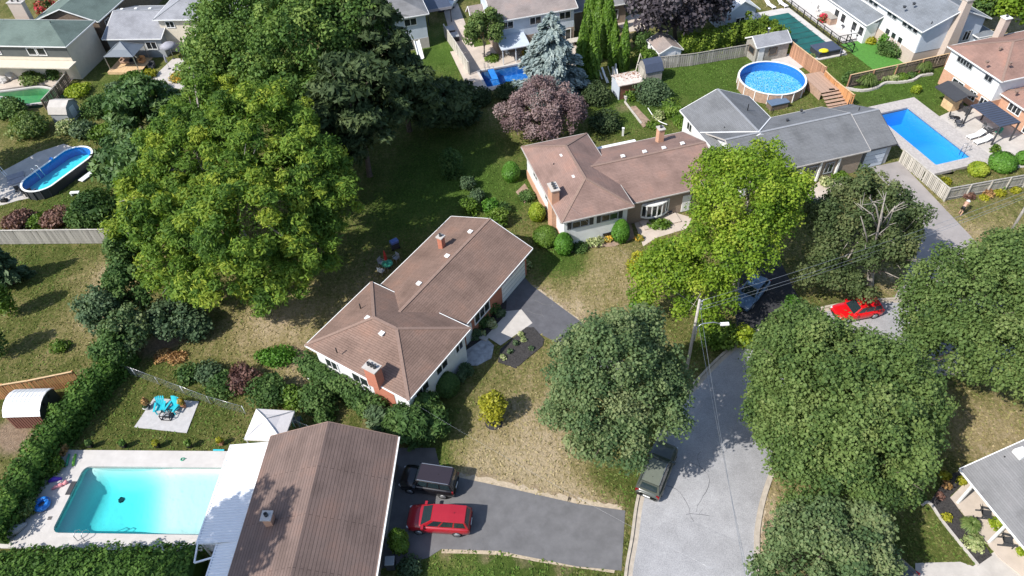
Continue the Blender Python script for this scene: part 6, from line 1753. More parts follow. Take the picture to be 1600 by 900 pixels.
# gambrel shed
t = shed_frame('gambrel_shed', 'grey shed with dark gambrel roof at the lawn corner', 1010, 113, 1.9, A14)
mb = MB()
s = [(0, 0), (0, 1.9), (.5, 2.6), (1.2, 2.95), (1.9, 2.6), (2.4, 1.9), (2.4, 0)]
mb.add([(0, *p) for p in s] + [(2.2, *p) for p in s], [tuple(range(7))[::-1], tuple(range(7, 14))] + [(i, (i + 1) % 7, 7 + (i + 1) % 7, 7 + i) for i in range(7)])
mb.build('wall', M['wood_grey'], t)
mb = MB(); q = [(-.12, 1.8), (.45, 2.67), (1.2, 3.04), (1.95, 2.67), (2.52, 1.8)]
for (y0, z0), (y1, z1) in zip(q, q[1:]):
    mb.add([(-.12, y0, z0), (2.32, y0, z0), (2.32, y1, z1), (-.12, y1, z1), (-.12, y0, z0 - .05), (2.32, y0, z0 - .05), (2.32, y1, z1 - .05), (-.12, y1, z1 - .05)], [(0, 1, 2, 3), (7, 6, 5, 4), (0, 3, 7, 4), (1, 5, 6, 2)])
mb.build('roof', M['navy'], t)
d_ = MB().box(-.05, .6, .05, -.002, 1.8, 1.8).build('door', M['wood_pale'], t)
MB().box(-.08, .7, .9, -.05, .76, 1.1).build('handle', M['black'], d_)
def gable_shed(name, label, px, py, eave, rise, W_, D_, ang, wall, roof, ridge='y', extra=None, cat='shed'):
    t = shed_frame(name, label, px, py, eave, ang, cat)
    block(t, 0, 0, W_, D_, eave, rise, 'gy' if ridge == 'y' else 'gx', wall, roof, None, ov=0.18)
    return t
t = gable_shed('brown_roofed_shed', 'white shed with brown gable roof behind the plank fence', 1030, 84, 2.1, 0.8, 3.4, 4.0, A14, 'siding_white', M['roof_k'], 'y')
MB().box(1.0, .1, .05, 2.4, .17, 1.9).build('door', M['white'], t)
t = gable_shed('pool_hut', 'wooden pool hut with grey roof beside the round pool', 1183, 75, 2.3, 0.9, 5.0, 3.0, A14, 'wood_grey', M['roof_i'], 'x')
window(t, 'x-', 1.3, 1.2, 1.0, 1.8, .18, 0, frame='wood_brown')
MB().box(0.5, .12, .05, 1.3, .17, 2.0).build('door', M['white'], t)
window(t, 'y-', 2.6, 1.0, .9, 1.7, .18, 0, frame='wood_brown')
p = loc(t, 1204, 55, 2.9); mb = MB(); mb.lathe([(.12, -.4), (.12, .6), (.2, .6), (.2, .75), (.02, .8)], (2.6, 2.0, 2.9), 10); mb.build('vent_pipe', M['steel'], t)
t = shed_frame('grey_shed', 'small shed with pale grey barn roof near the oval pool', 76, 177, 1.6, R(-7))
mb = MB(); s = [(0, 0), (0, 1.6), (.35, 2.2), (1.3, 2.6), (2.25, 2.2), (2.6, 1.6), (2.6, 0)]
mb.add([(0.1, *p) for p in s] + [(2.3, *p) for p in s], [tuple(range(7))[::-1], tuple(range(7, 14))] + [(i, (i + 1) % 7, 7 + (i + 1) % 7, 7 + i) for i in range(7)])
mb.build('wall', M['siding_grey'], t)
mb = MB(); q = [(-.12, 1.5), (.3, 2.27), (1.3, 2.69), (2.3, 2.27), (2.72, 1.5)]
for (y0, z0), (y1, z1) in zip(q, q[1:]):
    mb.add([(-.05, y0, z0), (2.45, y0, z0), (2.45, y1, z1), (-.05, y1, z1), (-.05, y0, z0 - .05), (2.45, y0, z0 - .05), (2.45, y1, z1 - .05), (-.05, y1, z1 - .05)], [(0, 1, 2, 3), (7, 6, 5, 4), (0, 3, 7, 4), (1, 5, 6, 2)])
mb.build('roof', M['roof_i'] if False else M['wood_grey'] if False else M['concrete'], t)
MB().box(2.302, .8, .05, 2.33, 1.8, 1.8).build('door', M['siding_white'], t)

def hip_canopy(t, W_, D_, h, rise, roofm, postm, top=False, valance=0.0):
    c_ = (W_ / 2, D_ / 2, h + rise)
    k = [(0, 0, h), (W_, 0, h), (W_, D_, h), (0, D_, h)]
    for i in range(4):
        a, b = Vector(k[i]), Vector(k[(i + 1) % 4]); p = Vector(c_)
        m1, m2 = a.lerp(p, .5) + Vector((0, 0, -rise * .06)), b.lerp(p, .5) + Vector((0, 0, -rise * .06))
        mb = MB(); dn = Vector((0, 0, -.03))
        mb.add([a, b, m2, m1, p], [(0, 1, 2, 3), (3, 2, 4)], False)
        mb.add([a + dn, b + dn, m2 + dn, m1 + dn, p + dn], [(3, 2, 1, 0), (4, 2, 3)], False)
        if valance: mb.add([a, b, b - Vector((0, 0, valance)), a - Vector((0, 0, valance))], [(0, 3, 2, 1)])
        mb.build('canopy_panel', M[roofm], t)
        MB().bar(a, p, .05).build('roof_rib', M[postm], t)
        q = Vector((min(max(k[i][0], .1), W_ - .1), min(max(k[i][1], .1), D_ - .1), 0))
        MB().bar(q, q + Vector((0, 0, h)), .09).build('post', M[postm], t)
    if top:
        MB().cbox((c_[0], c_[1], c_[2] + .12), (W_ * .28, D_ * .28, .05)).build('top_vent', M[roofm], t)
t = shed_frame('gazebo', 'slate grey hipped gazebo on a pine deck, top left', 161, 89, 2.4, R(-7), 'gazebo')
hip_canopy(t, 4.3, 3.6, 2.4, 1.3, 'gazebo_roof', 'steel')
o = t.location
t = thing('wooden_deck', 'low pale pine deck under the slate gazebo', 'deck', (o.x, o.y - .3, 0), R(-7))
pm = MB().box(0, -.07, .32, 4.8, .07, .36).mesh('plank', M['wood_pine'])
for i in range(26): link('plank', pm, t, (-.2, i * .155, 0))
MB().box(-.2, -.12, 0, 4.6, -.08, .33).build('skirt', M['wood_pine'], t)
ox = o
for lab, nm, x, y, m_ in (('brown sofa under the slate gazebo', 'sofa', .7, 1.8, 'deck'), ('dark chair under the slate gazebo', 'armchair', 2.2, 1.6, 'dark'), ('orange cushioned chair at the gazebo post', 'armchair', 3.4, 1.9, 'wood_new'), ('dark covered grill right of the gazebo', 'grill', 5.1, 1.0, 'dark')):
    c_ = Vector((ox.x + x * math.cos(R(-7)) - y * math.sin(R(-7)), ox.y + x * math.sin(R(-7)) + y * math.cos(R(-7)), .36 if x < 4.7 else 0))
    q = thing(nm, lab, 'grill' if nm == 'grill' else 'chair' if nm != 'sofa' else 'sofa', c_, R(-7))
    w_ = 1.5 if nm == 'sofa' else .8
    MB().box(0, 0, .1, w_, .7, .42).build('seat', M[m_], q, bevel=.05); MB().box(0, .6, .42, w_, .78, .9).build('backrest', M[m_], q, bevel=.05)
    for s_ in (0, w_ - .14): MB().box(s_, 0, .42, s_ + .14, .6, .62).build('armrest', M[m_], q, bevel=.03)
t = shed_frame('pop_up_tent', 'white pop up canopy tent beside the lower brown roof', 381, 686, 2.3, R(-8), 'tent')
p1, p2 = P(381, 686, 2.3), P(461, 636, 2.3)
hip_canopy(t, 3.1, 2.75, 2.3, .85, 'white_cloth', 'steel', valance=.18)
t = shed_frame('flat_pergola', 'dark flat roofed pergola over the patio table, right', 1520, 200, 2.5, A14, 'pergola')
p0 = P(1562, 197, 2.5)
# corners measured from the photo
k = [P(1564, 198, 2.5), P(1592, 190, 2.5), P(1549, 158, 2.5), P(1522, 168, 2.5)]
t.location = (k[0].x, k[0].y, 0); t.rotation_euler = (0, 0, A14)
kl_ = [loc(t, 1564, 198, 2.5), loc(t, 1592, 192, 2.5), loc(t, 1549, 159, 2.5), loc(t, 1522, 167, 2.5)]
Wp, Dp = 3.0, 5.4
Dp = max(4.6, kl_[3].y); Wp = max(2.6, kl_[1].x)
MB().box(0, 0, 2.42, Wp, Dp, 2.5).build('roof', M['navy'], t)
for i in range(12): MB().box(.02, i * Dp / 12, 2.5, Wp - .02, i * Dp / 12 + .05, 2.53).build('roof_rib', M['dark'], t)
for x in (.1, Wp - .1):
    for y in (.1, Dp - .1): MB().bar((x, y, 0), (x, y, 2.42), .14).build('post', M['dark'], t)
PG = t
t = shed_frame('hot_tub_gazebo', 'dark metal roofed shelter over the hot tub by the lawn', 1494, 158, 2.2, A14, 'gazebo')
kk = [loc(t, 1494, 158, 2.2), loc(t, 1516, 152, 2.2), loc(t, 1473, 144, 2.2)]
block(t, 0, 0, 2.9, 3.4, 2.2, .45, 'gy', 'wood_pine', M['dark'], None, ov=.9, trim='dark')

# ------------------------------------------------------------------ round pool deck
t = thing('pool_deck', 'stepped brown wooden deck beside the round pool', 'deck', RP.location + Vector((2.6, -2.2, 0)), R(-78))
pm = MB().box(-.07, 0, 0, .07, 3.3, .05).mesh('plank', M['deck'])
for i in range(44):
    z = 1.05 if i < 28 else 1.05 - (i - 27) * .06
    zz = 1.05 if i < 30 else 1.05 - .2 * ((i - 30) // 3 + 1)
    x = i * .15 - 2.6
    yy = math.sqrt(max(0, 4.25 ** 2 - (max(-4, min(4, x + .0))) ** 2)) - 3.3
    link('plank', pm, t, (x + 0.2, 1.9, max(zz, .12)))
MB().box(-2.6, 1.95, 0, 1.9, 2.0, 1.02).build('skirt', M['deck'], t)
sheet('patio', [(1196, 88), (1212, 80), (1240, 86), (1256, 105), (1238, 112), (1218, 104)], M['concrete_pale'], 'pale patio between the pool hut and the round pool', 0.07, 'patio')

# ------------------------------------------------------------------ vehicles
def paint(name, c, rough=0.3):
    return mat(name, c, rough, 0.04, 2, spec=0.5, coat=0.6)
TYRE = mat('tyre_rubber', (0.02, 0.02, 0.021), 0.8, 0)
RIM = mat('alloy_rim', (0.45, 0.46, 0.48), 0.35, 0, metal=0.7)
HEAD = mat('headlight_lens', (0.6, 0.64, 0.68), 0.1, 0, spec=0.8)
TAIL = mat('tail_lens', (0.2, 0.008, 0.01), 0.2, 0, spec=0.6)
CGLASS = mat('car_glass', (0.018, 0.03, 0.035), 0.04, 0, spec=0.9)

def car(name, label, front, rear, L, W, Ht, col, ws=(.17, .02), rt=(-.40, -.47), boxy=False, rails=False, cat='car', roofm=None, sunroof=False):
    c_ = (front + rear) / 2
    d = front - rear
    t = thing(name, label, cat, (c_.x, c_.y, 0.03), math.atan2(d.y, d.x))
    hw = W / 2
    def stn(x, k, zb, zs, zt): return (x * L, hw * k, zb * Ht, zs * Ht, zt * Ht)
    hz = .60 if boxy else .545
    st_ = [stn(.5, .70, .2, .34, .36), stn(.488, .86, .15, .44, .47), stn(.44, .955, .13, hz - .04, hz), stn(.34, .99, .12, hz, hz + .04), stn(ws[0], 1, .12, .575, .61), stn(-.1, 1, .12, .58, .62), stn(-.36, 1, .12, .585, .62), stn(-.455, .97, .14, .57, .61), stn(-.49, .9, .18, .52, .56), stn(-.5, .8, .24, .44, .47)]
    mb = MB()
    vs = []
    for x, w, zb, zs, zt in st_:
        hp = [(0, zb), (w * .86, zb), (w * .98, zb + .1), (w, (zb + zs) / 2), (w * .985, zs - .05), (w * .9, zs + .01), (w * .55, zt), (0, zt + .012)]
        full = hp + [(-a, b) for a, b in hp[-2:0:-1]]
        vs += [(x, a, b) for a, b in full]
    n = 14
    fs = [(i * n + j, i * n + (j + 1) % n, (i + 1) * n + (j + 1) % n, (i + 1) * n + j) for i in range(len(st_) - 1) for j in range(n)]
    fs += [tuple(range(n)), tuple(range((len(st_) - 1) * n, len(st_) * n))[::-1]]
    mb.add(vs, [f[::-1] for f in fs], True)
    body = mb.build('body', col, t)
    # cabin
    x0, x1, x2, x3 = ws[0] * L, ws[1] * L, rt[0] * L, rt[1] * L
    zb, zt = .585 * Ht, .965 * Ht
    wb, wt = hw * .92, hw * (.80 if boxy else .70)
    B_ = [Vector((x0, wb * .93, zb)), Vector((x0, -wb * .93, zb)), Vector((x3, -wb * .94, zb)), Vector((x3, wb * .94, zb))]
    T_ = [Vector((x1, wt * .95, zt)), Vector((x1, -wt * .95, zt)), Vector((x2, -wt, zt - .02)), Vector((x2, wt, zt - .02))]
    mid = (x1 + x2) / 2
    mb = MB()
    top = [T_[0], Vector((mid, wt * 1.02, zt + .02)), T_[3], T_[2], Vector((mid, -wt * 1.02, zt + .02)), T_[1]]
    cen = [Vector((x1, 0, zt + .02)), Vector((mid, 0, zt + .055)), Vector((x2, 0, zt + .01))]
    V_ = B_ + T_ + [top[1], top[4]] + cen
    mb.add(V_, [(0, 4, 5, 1), (2, 6, 7, 3), (1, 5, 9, 6, 2), (3, 7, 8, 4, 0), (4, 8, 11, 10), (8, 7, 12, 11), (5, 10, 11, 9), (9, 11, 12, 6), (4, 10, 5), (7, 6, 12)])
    cb = mb.build('cabin', col, t, bevel=.05)
    if roofm:
        e = .012
        mb = MB(); mb.add([v + Vector((0, 0, e)) for v in (T_[0] * .96 + T_[1] * .04 - Vector((.08, 0, 0)), T_[1] * .96 + T_[0] * .04 - Vector((.08, 0, 0)), T_[2] * .96 + T_[3] * .04 + Vector((.08, 0, 0.02)), T_[3] * .96 + T_[2] * .04 + Vector((.08, 0, 0.02)))] + [], [(0, 3, 2, 1)])
        for v in range(4): pass
        rp_ = MB(); rp_.add([Vector((v[0], v[1], zt + .062)) for v in mb.v] + [Vector((v[0], v[1], zt + .02)) for v in mb.v], [(3, 2, 1, 0)[::-1], (0, 1, 5, 4), (1, 2, 6, 5), (2, 3, 7, 6), (3, 0, 4, 7)])
        rp_.build('roof_panel', roofm, t)
    def panel(nm, q, u0, u1, v0, v1, m, out):
        a, b, c2, d2 = q     # a,b bottom; c2,d2 top (c2 above b)
        def pt(u, v): return a.lerp(b, u).lerp(d2.lerp(c2, u), v)
        P4 = [pt(u0, v0), pt(u1, v0), pt(u1, v1), pt(u0, v1)]
        nn = (P4[1] - P4[0]).cross(P4[3] - P4[0]).normalized()
        if nn.dot(out) < 0: nn = -nn
        mb = MB(); mb.add([p + nn * .016 for p in P4] + [p - nn * .03 for p in P4], [(0, 1, 2, 3), (0, 4, 5, 1), (1, 5, 6, 2), (2, 6, 7, 3), (3, 7, 4, 0)])
        return mb.build(nm, m, t)
    panel('windscreen', (B_[0], B_[1], T_[1], T_[0]), .05, .95, .06, .93, CGLASS, Vector((1, 0, .5)))
    panel('rear_window', (B_[2], B_[3], T_[3], T_[2]), .1, .9, .22, .9, CGLASS, Vector((-1, 0, .3)))
    for s in (0, 1):
        q = (B_[3], B_[0], T_[0], T_[3]) if s == 0 else (B_[2], B_[1], T_[1], T_[2])
        for u0, u1 in ((.05, .3), (.34, .62), (.66, .9)):
            panel('side_window', q, u0, u1, .16, .9, CGLASS, Vector((0, 1 if s == 0 else -1, .3)))
        sy = 1 if s == 0 else -1
        m_ = MB().box(-.09, -.02 if sy > 0 else -.26, 0, .09, .26 if sy > 0 else .02, .15)
        link('wing_mirror', m_.mesh('wing_mirror', col), t, (ws[0] * L - .2, sy * hw * .86, .6 * Ht))
        for xx in (.3, -.3):
            w_ = MB(); w_.tube([(0, -.11, 0), (0, .11, 0)], .35, 18)
            wo = link('wheel', w_.mesh('wheel', TYRE), t, (xx * L, sy * (hw - .1), .33))
            w2 = MB(); w2.tube([(0, sy * .1, 0), (0, sy * .125, 0)], .24, 14); w2.build('rim', RIM, wo)
        h_ = MB().cbox((.462 * L, sy * hw * .7, .42 * Ht), (.22, .38, .14), sy * -.35); h_.build('headlight', HEAD, t, bevel=.03)
        h_ = MB().cbox((-.478 * L, sy * hw * .8, .5 * Ht), (.12, .26, .26), sy * .2); h_.build('tail_light', TAIL, t, bevel=.02)
        for xx in (.07, -.17): MB().box(xx * L, sy * hw * 1.0 - .02, .5 * Ht, xx * L + .2, sy * hw * 1.0 + .02, .5 * Ht + .04).build('door_handle', col, t)
        if rails: MB().bar((x1 - .1, sy * wt * .92, zt + .07), (x2 + .15, sy * wt * .94, zt + .06), .04, .04).build('roof_rail', M['steel'], t)
    MB().box(.488 * L, -hw * .45, .22 * Ht, .505 * L, hw * .45, .36 * Ht).build('grille', M['black'], t)
    MB().box(-.508 * L, -.26, .34 * Ht, -.492 * L, .26, .41 * Ht).build('licence_plate', M['white'], t)
    mb = MB(); mb.tube([(x1 - 1.5, .3 * 0, zt + .02), (x1 - 1.55, 0, zt + .12)], .02, 5); mb.build('aerial', M['black'], t)
    if sunroof: MB().box(x1 - 1.1, -.38, zt + .02, x1 - .35, .38, zt + .052).build('sunroof', CGLASS, t)
    return t
car('red_crossover', 'dark red crossover on the grey driveway below the black car', P(640, 807, .8), P(733, 813, .8), 4.55, 1.86, 1.74, paint('metallic_red', (0.33, 0.012, 0.022)), (.27, .08), (-.43, -.485))
car('black_suv', 'boxy black car parked in front of the lower brown house', P(631, 743, .9), P(709, 755, .9), 4.2, 1.83, 1.86, paint('black_paint', (0.012, 0.011, 0.013)), (.24, .16), (-.45, -.488), boxy=True, rails=True, roofm=mat('purple_black_roof', (0.03, 0.024, 0.032), .4, .05))
car('grey_suv', 'dark grey green car parked at the left kerb under the maple', P(1044, 690, .9), P(1010, 774, .9), 4.75, 1.92, 1.72, paint('grey_green_paint', (0.06, 0.068, 0.056)), (.2, .04), (-.40, -.46), rails=True, roofm=mat('olive_grey_roof', (0.15, 0.165, 0.135), .35, .05), sunroof=True)
car('red_hatchback', 'bright red hatchback on the sunny street patch between maples', P(1304, 489, .7), P(1375, 476, .7), 4.2, 1.78, 1.5, paint('bright_red', (0.62, 0.006, 0.01)), (.2, .03), (-.40, -.475))
car('blue_car', 'blue car half hidden under the bright maple', P(1158, 474, .7), P(1190, 436, .7), 4.4, 1.8, 1.48, paint('blue_paint', (0.12, 0.2, 0.33)), (.2, .03), (-.34, -.44))
car('dark_car', 'dark car in the maple shade at the bottom edge', P(1368, 932, .7), P(1404, 896, .7), 4.5, 1.82, 1.46, paint('charcoal_paint', (0.05, 0.052, 0.06)), (.2, .03), (-.34, -.44))
car('white_car', 'white car at the far end of the shaded side path', P(697, 8, .8), P(712, -12, .8), 4.5, 1.8, 1.5, paint('white_car_paint', (0.7, 0.71, 0.72)), (.2, .03), (-.40, -.47))

# ------------------------------------------------------------------ utility poles, wires
def pole(label, base, h, top):
    b = P(*base)
    t = thing('utility_pole', label, 'utility pole', b)
    tp = P(*top, h) - b
    MB().tube([(0, 0, -.3), tp * .5, tp], [.145, .12, .095], 12).build('mast', M['pole_wood'], t)
    mb = MB()
    for z in (.97, .93, .88):
        q = tp * z; mb.lathe([(.05, 0), (.09, .06), (.05, .14)], (q.x + .2, q.y, q.z), 8); mb.bar(q, (q.x + .22, q.y, q.z), .05)
    mb.build('insulator', M['siding_grey'], t)
    return t, b, tp
pt, pb, ptp = pole('pale wooden utility pole with street lamp arm at the street bend', (1072, 582), 8.6, (1093.5, 468))
q = ptp * .62
mb = MB(); mb.tube([q, q + Vector((.6, .2, .35)), q + Vector((1.5, .2, .45)), q + Vector((2.1, .1, .3))], .045, 7); mb.build('lamp_arm', M['steel'], pt)
l_ = MB(); l_.cbox((q.x + 2.35, q.y + .1, q.z + .27), (.7, .3, .16)); l_.build('lamp_head', M['white_metal'], pt, bevel=.04)
MB().tube([ptp * .48 + Vector((.15, -.1, 0)), ptp * .66 + Vector((.15, -.1, 0))], .05, 7).build('conduit', M['siding_grey'], pt)
pt2, pb2, ptp2 = pole('pale utility pole on the lawn at the right edge', (1566, 385), 8.6, (1622, 290))
def wire(label, a, b, sag, r_=.013, m='steel', group='overhead wires between the two poles'):
    t = thing('overhead_wire', label, 'wire', a, 0, group)
    pts = []
    for i in range(17):
        u = i / 16
        p = a.lerp(b, u) - a; p.z -= sag * 4 * u * (1 - u); pts.append(p)
    MB().tube(pts, r_, 5).build('cable', M[m], t)
ta, tb = pb + ptp, pb2 + ptp2
for i, (z, s) in enumerate(((.98, .5), (.9, .6), (.86, .7))):
    wire(('topmost', 'middle', 'lowest')[i] + ' overhead wire running right from the lamp pole to the pole on the right lawn', pb + ptp * z, pb2 + ptp2 * z, s)
off = P(1185, 1010, 8.5)
q3 = Vector((off.x, off.y, 0))
t = thing('utility_pole', 'pale utility pole standing outside the view below the bottom edge', 'utility pole', q3)
MB().tube([(0, 0, -.3), (0, 0, 4.5), (0, 0, 8.7)], [.145, .12, .095], 12).build('mast', M['pole_wood'], t)
wire('overhead wire crossing the street down to the bottom edge', pb + ptp * .97, off, .4, group='overhead wires above the street')
wire('lower overhead wire crossing the street to the bottom edge', pb + ptp * .8, off + Vector((.6, 0, -1.2)), .5, group='overhead wires above the street')
wire('service wire from the lower street line to the middle house corner', P(640, 626, 3.3), off + Vector((-.4, 4, -1.0)), .5, .0045, group='service wires')
wire('service wire from the lamp pole to the rose brown house roof', pb + ptp * .9, P(883, 315, 4.6), .5, .0045, group='service wires')

# ------------------------------------------------------------------ garden furniture and small things
def slat_chair_meshes(mname):
    m = M[mname]
    sl = [MB().bar((x, -.25, .36), (x, .28, .28), .1, .022).mesh('seat_slat', m) for x in (-.22, -.11, 0, .11, .22)]
    bk = [MB().bar((x * .9, .26, .26), (x * 1.25, .62, 1.0 - abs(x) * .35), .1, .022).mesh('back_slat', m) for x in (-.22, -.11, 0, .11, .22)]
    fr = MB(); ar = []
    for s in (-1, 1):
        fr.bar((s * .3, -.3, 0), (s * .3, -.3, .52), .09, .04); fr.bar((s * .3, -.32, .36), (s * .3, .6, .05), .1, .04); fr.bar((s * .3, .32, .1), (s * .3, .36, .55), .07, .04)
        ar.append(MB().box(s * .34 - .07, -.42, .52, s * .34 + .07, .4, .55).mesh('armrest', m))
    return sl, bk, fr.mesh('frame', m), ar
def adirondack(label, p, rz, mname='teal', group=None):
    t = thing('adirondack_chair', label, 'chair', p, rz, group)
    sl, bk, fr, ar = slat_chair_meshes(mname)
    for q in sl: link('seat_slat', q, t)
    for q in bk: link('back_slat', q, t)
    link('frame', fr, t)
    for q in ar: link('armrest', q, t)
    return t
p = P(254, 642); p.z = .06
A1 = adirondack('turquoise slatted garden chair, left of the pair on the stone pad', p, R(8), group='turquoise garden chairs')
A1.scale = (1.12,) * 3
p = P(273, 642); p.z = .06
dup(A1, p, R(-18), 'turquoise slatted garden chair, right of the pair on the stone pad')
p = P(263, 652); p.z = .06
t = thing('fire_table', 'black open frame cube table in front of turquoise chairs', 'table', p, R(-8))
for x in (-.4, .4):
    for y in (-.35, .35): MB().bar((x, y, 0), (x, y, .55), .05).build('leg', M['black'], t)
for z in (.04, .55):
    mb = MB()
    for a, b in (((-.4, -.35), (.4, -.35)), ((.4, -.35), (.4, .35)), ((.4, .35), (-.4, .35)), ((-.4, .35), (-.4, -.35))): mb.bar((*a, z), (*b, z), .05)
    mb.build('frame_ring', M['black'], t)
MB().box(-.3, -.25, .2, .3, .25, .3).build('burner_tray', M['dark'], t)
mb = MB()
for i in range(12): mb.cbox((random.uniform(-.25, .25), random.uniform(-.2, .2), .33), (.1, .08, .08), random.uniform(0, 3))
mb.build('lava_rock', M['siding_grey'], t)['kind'] = 'stuff'
def planter(label, px, py, h, rp, leaf, potm='black', square=True, group=None, pot_h=.38):
    c_ = P(px, py)
    t = thing('potted_plant', label, 'potted plant', c_ + Vector((0, 0, .1)), random.uniform(-.3, .3), group)
    if square:
        mb = MB(); a, b = .14, .2
        mb.add([(-a, -a, 0), (a, -a, 0), (a, a, 0), (-a, a, 0), (-b, -b, pot_h), (b, -b, pot_h), (b, b, pot_h), (-b, b, pot_h)], [(3, 2, 1, 0), (4, 5, 6, 7), (0, 1, 5, 4), (1, 2, 6, 5), (2, 3, 7, 6), (3, 0, 4, 7)])
    else: mb = MB().lathe([(.14, 0), (.21, pot_h), (.24, pot_h), (.24, pot_h + .05), (.18, pot_h + .03)], (0, 0, 0), 14)
    mb.build('pot', M[potm], t)
    n = 220
    d = unit(rng.normal(size=(n, 3)) + np.array([0, 0, .5]))
    cen = d * rp * rng.uniform(.3, 1, (n, 1)) * np.array([1, 1, h / rp * .7]) + np.array([0, 0, pot_h + h * .3])
    v, f, ti = leaves(cen, d + rng.normal(size=(n, 3)) * .4, .13, rng.uniform(0, 1, n), 1.6)
    link('foliage', mesh_np('foliage', v, f, LM[leaf], face_attrs={'tint': ti}), t)
    return t
gp = 'black planters along the pool terrace'
for px, lab, lf in ((144, 'green plant in a black square pot, leftmost above the pool', 'shrub'), (196, 'small green plant in a black square pot, second from the left', 'hedge'), (248, 'yellow flowering plant in a black square pot, third in the row', 'gold'), (298, 'light green plant in a black square pot, fourth in the row', 'hedge_bright')):
    planter(lab, px, 699, .55, .28, lf, group=gp)
planter('yellow plant in a brown pot beside the white patio cover', 347, 695, .5, .28, 'gold', 'terracotta')
planter('rusty grass in a dark pot left of the turquoise chairs', 233, 637, .8, .35, 'dead', 'dark', False)
planter('orange leaved plant in a pot right of the turquoise chairs', 289, 637, .9, .3, 'flower', 'terracotta', False)
planter('small white pot with dark plant at the stone pad edge', 230, 640, .3, .2, 'shrub_grey', 'white', False, pot_h=.25)
def torus(mb, c_, R_, r_, n=28, k=10, tilt=0):
    vs, fs = [], []
    mt = Matrix.Rotation(tilt, 3, 'X')
    for i in range(n):
        a = 2 * math.pi * i / n
        for j in range(k):
            b = 2 * math.pi * j / k
            q = mt @ Vector(((R_ + r_ * math.cos(b)) * math.cos(a), (R_ + r_ * math.cos(b)) * math.sin(a), r_ * math.sin(b)))
            vs.append((c_[0] + q.x, c_[1] + q.y, c_[2] + q.z))
    for i in range(n):
        for j in range(k): fs.append((i * k + j, ((i + 1) % n) * k + j, ((i + 1) % n) * k + (j + 1) % k, i * k + (j + 1) % k))
    return mb.add(vs, fs, True)
p = P(69, 791)
t = thing('swim_ring', 'big blue inflatable swim ring at the left end of the pool', 'swim ring', p + Vector((0, 0, .12)))
torus(MB(), (0, 0, .22), .42, .2).build('tube', M['blue_vinyl'], t)
mb = MB(); mb.tube([(.3, .45, .3), (.42, .35, .42), (.55, .18, .3)], .03, 6); mb.build('handle', M['navy'], t)
p = P(95, 761)
t = thing('pool_float', 'pink crumpled pool float by the pool corner', 'pool float', p + Vector((0, 0, .1)), .3)
mb = MB(); mb.tube([(-.55, -.1, .06), (-.25, 0, .12), (.1, .02, .14), (.35, .1, .1)], [.08, .13, .16, .06], 10); mb.build('body', M['pink'], t)
mb = MB(); mb.tube([(.3, .05, .1), (.5, .12, .2), (.62, .02, .1)], [.12, .16, .05], 10); mb.build('head', M['pink'], t)
p = P(88, 752)
t = thing('pool_float', 'purple deflated float next to the pink one', 'pool float', p + Vector((0, 0, .1)), .2)
mb = MB(); mb.tube([(-.5, 0, .05), (-.1, .1, .09), (.45, .02, .05)], [.1, .2, .1], 10); mb.build('body', M['purple'], t)
for px, lab, m_ in ((118, 'lime green foam noodle lying at the terrace corner', 'lime'), (108, 'dark green foam noodle lying at the terrace corner', 'green_plastic')):
    p = P(px, 720)
    t = thing('pool_noodle', lab, 'pool noodle', p + Vector((0, 0, .12)), R(100))
    mb = MB(); mb.tube([(-.55, 0, .07), (0, .03, .07), (.5, 0, .07)], [.09, .1, .08], 9); mb.build('foam', M[m_], t)
p = P(343, 705); t = thing('pool_noodle', 'teal foam board beside the white patio cover', 'pool float', p + Vector((0, 0, .12)), AL)
MB().box(-.45, -.06, 0, .45, .06, .1).build('foam', M['teal'], t, bevel=.03)
p = P(286, 719); t = thing('dive_toy', 'little green toy on the terrace above the pool', 'toy', p + Vector((0, 0, .1)))
mb = MB(); torus(mb, (0, 0, .04), .12, .04, 14, 6); mb.build('ring', M['green_plastic'], t); mb = MB(); mb.tube([(.12, 0, .05), (.26, .05, .05)], .03, 6); mb.build('tail', M['green_plastic'], t)
p = P(9, 811); t = thing('ball', 'yellow ball under the plant at the left edge', 'ball', p + Vector((0, 0, .1)))
MB().lathe([(.02, 0), (.12, .03), (.19, .12), (.2, .2), (.18, .29), (.11, .36), (.02, .39)], (0, 0, 0), 14).build('shell', M['yellow'], t)
p = P(20, 835); t = thing('pool_float', 'grey folded float lying at the bottom left corner of the terrace', 'pool float', p + Vector((0, 0, .12)), R(38))
mb = MB(); mb.tube([(-1.1, 0, .12), (-.7, 0, .16), (.5, 0, .18), (1.1, 0, .12)], [.12, .3, .34, .1], 12); mb.build('body', M['siding_grey'], t); MB().box(-.3, -.16, .34, .5, .16, .5).build('pillow', M['concrete_pale'], t, bevel=.06)
p = P(78, 813); t = thing('sandals', 'dark pair of sandals on the pool terrace', 'sandals', p + Vector((0, 0, .1)))
for y in (0, .14): MB().box(-.14, y, 0, .14, y + .1, .03).build('sandal', M['dark'], t)
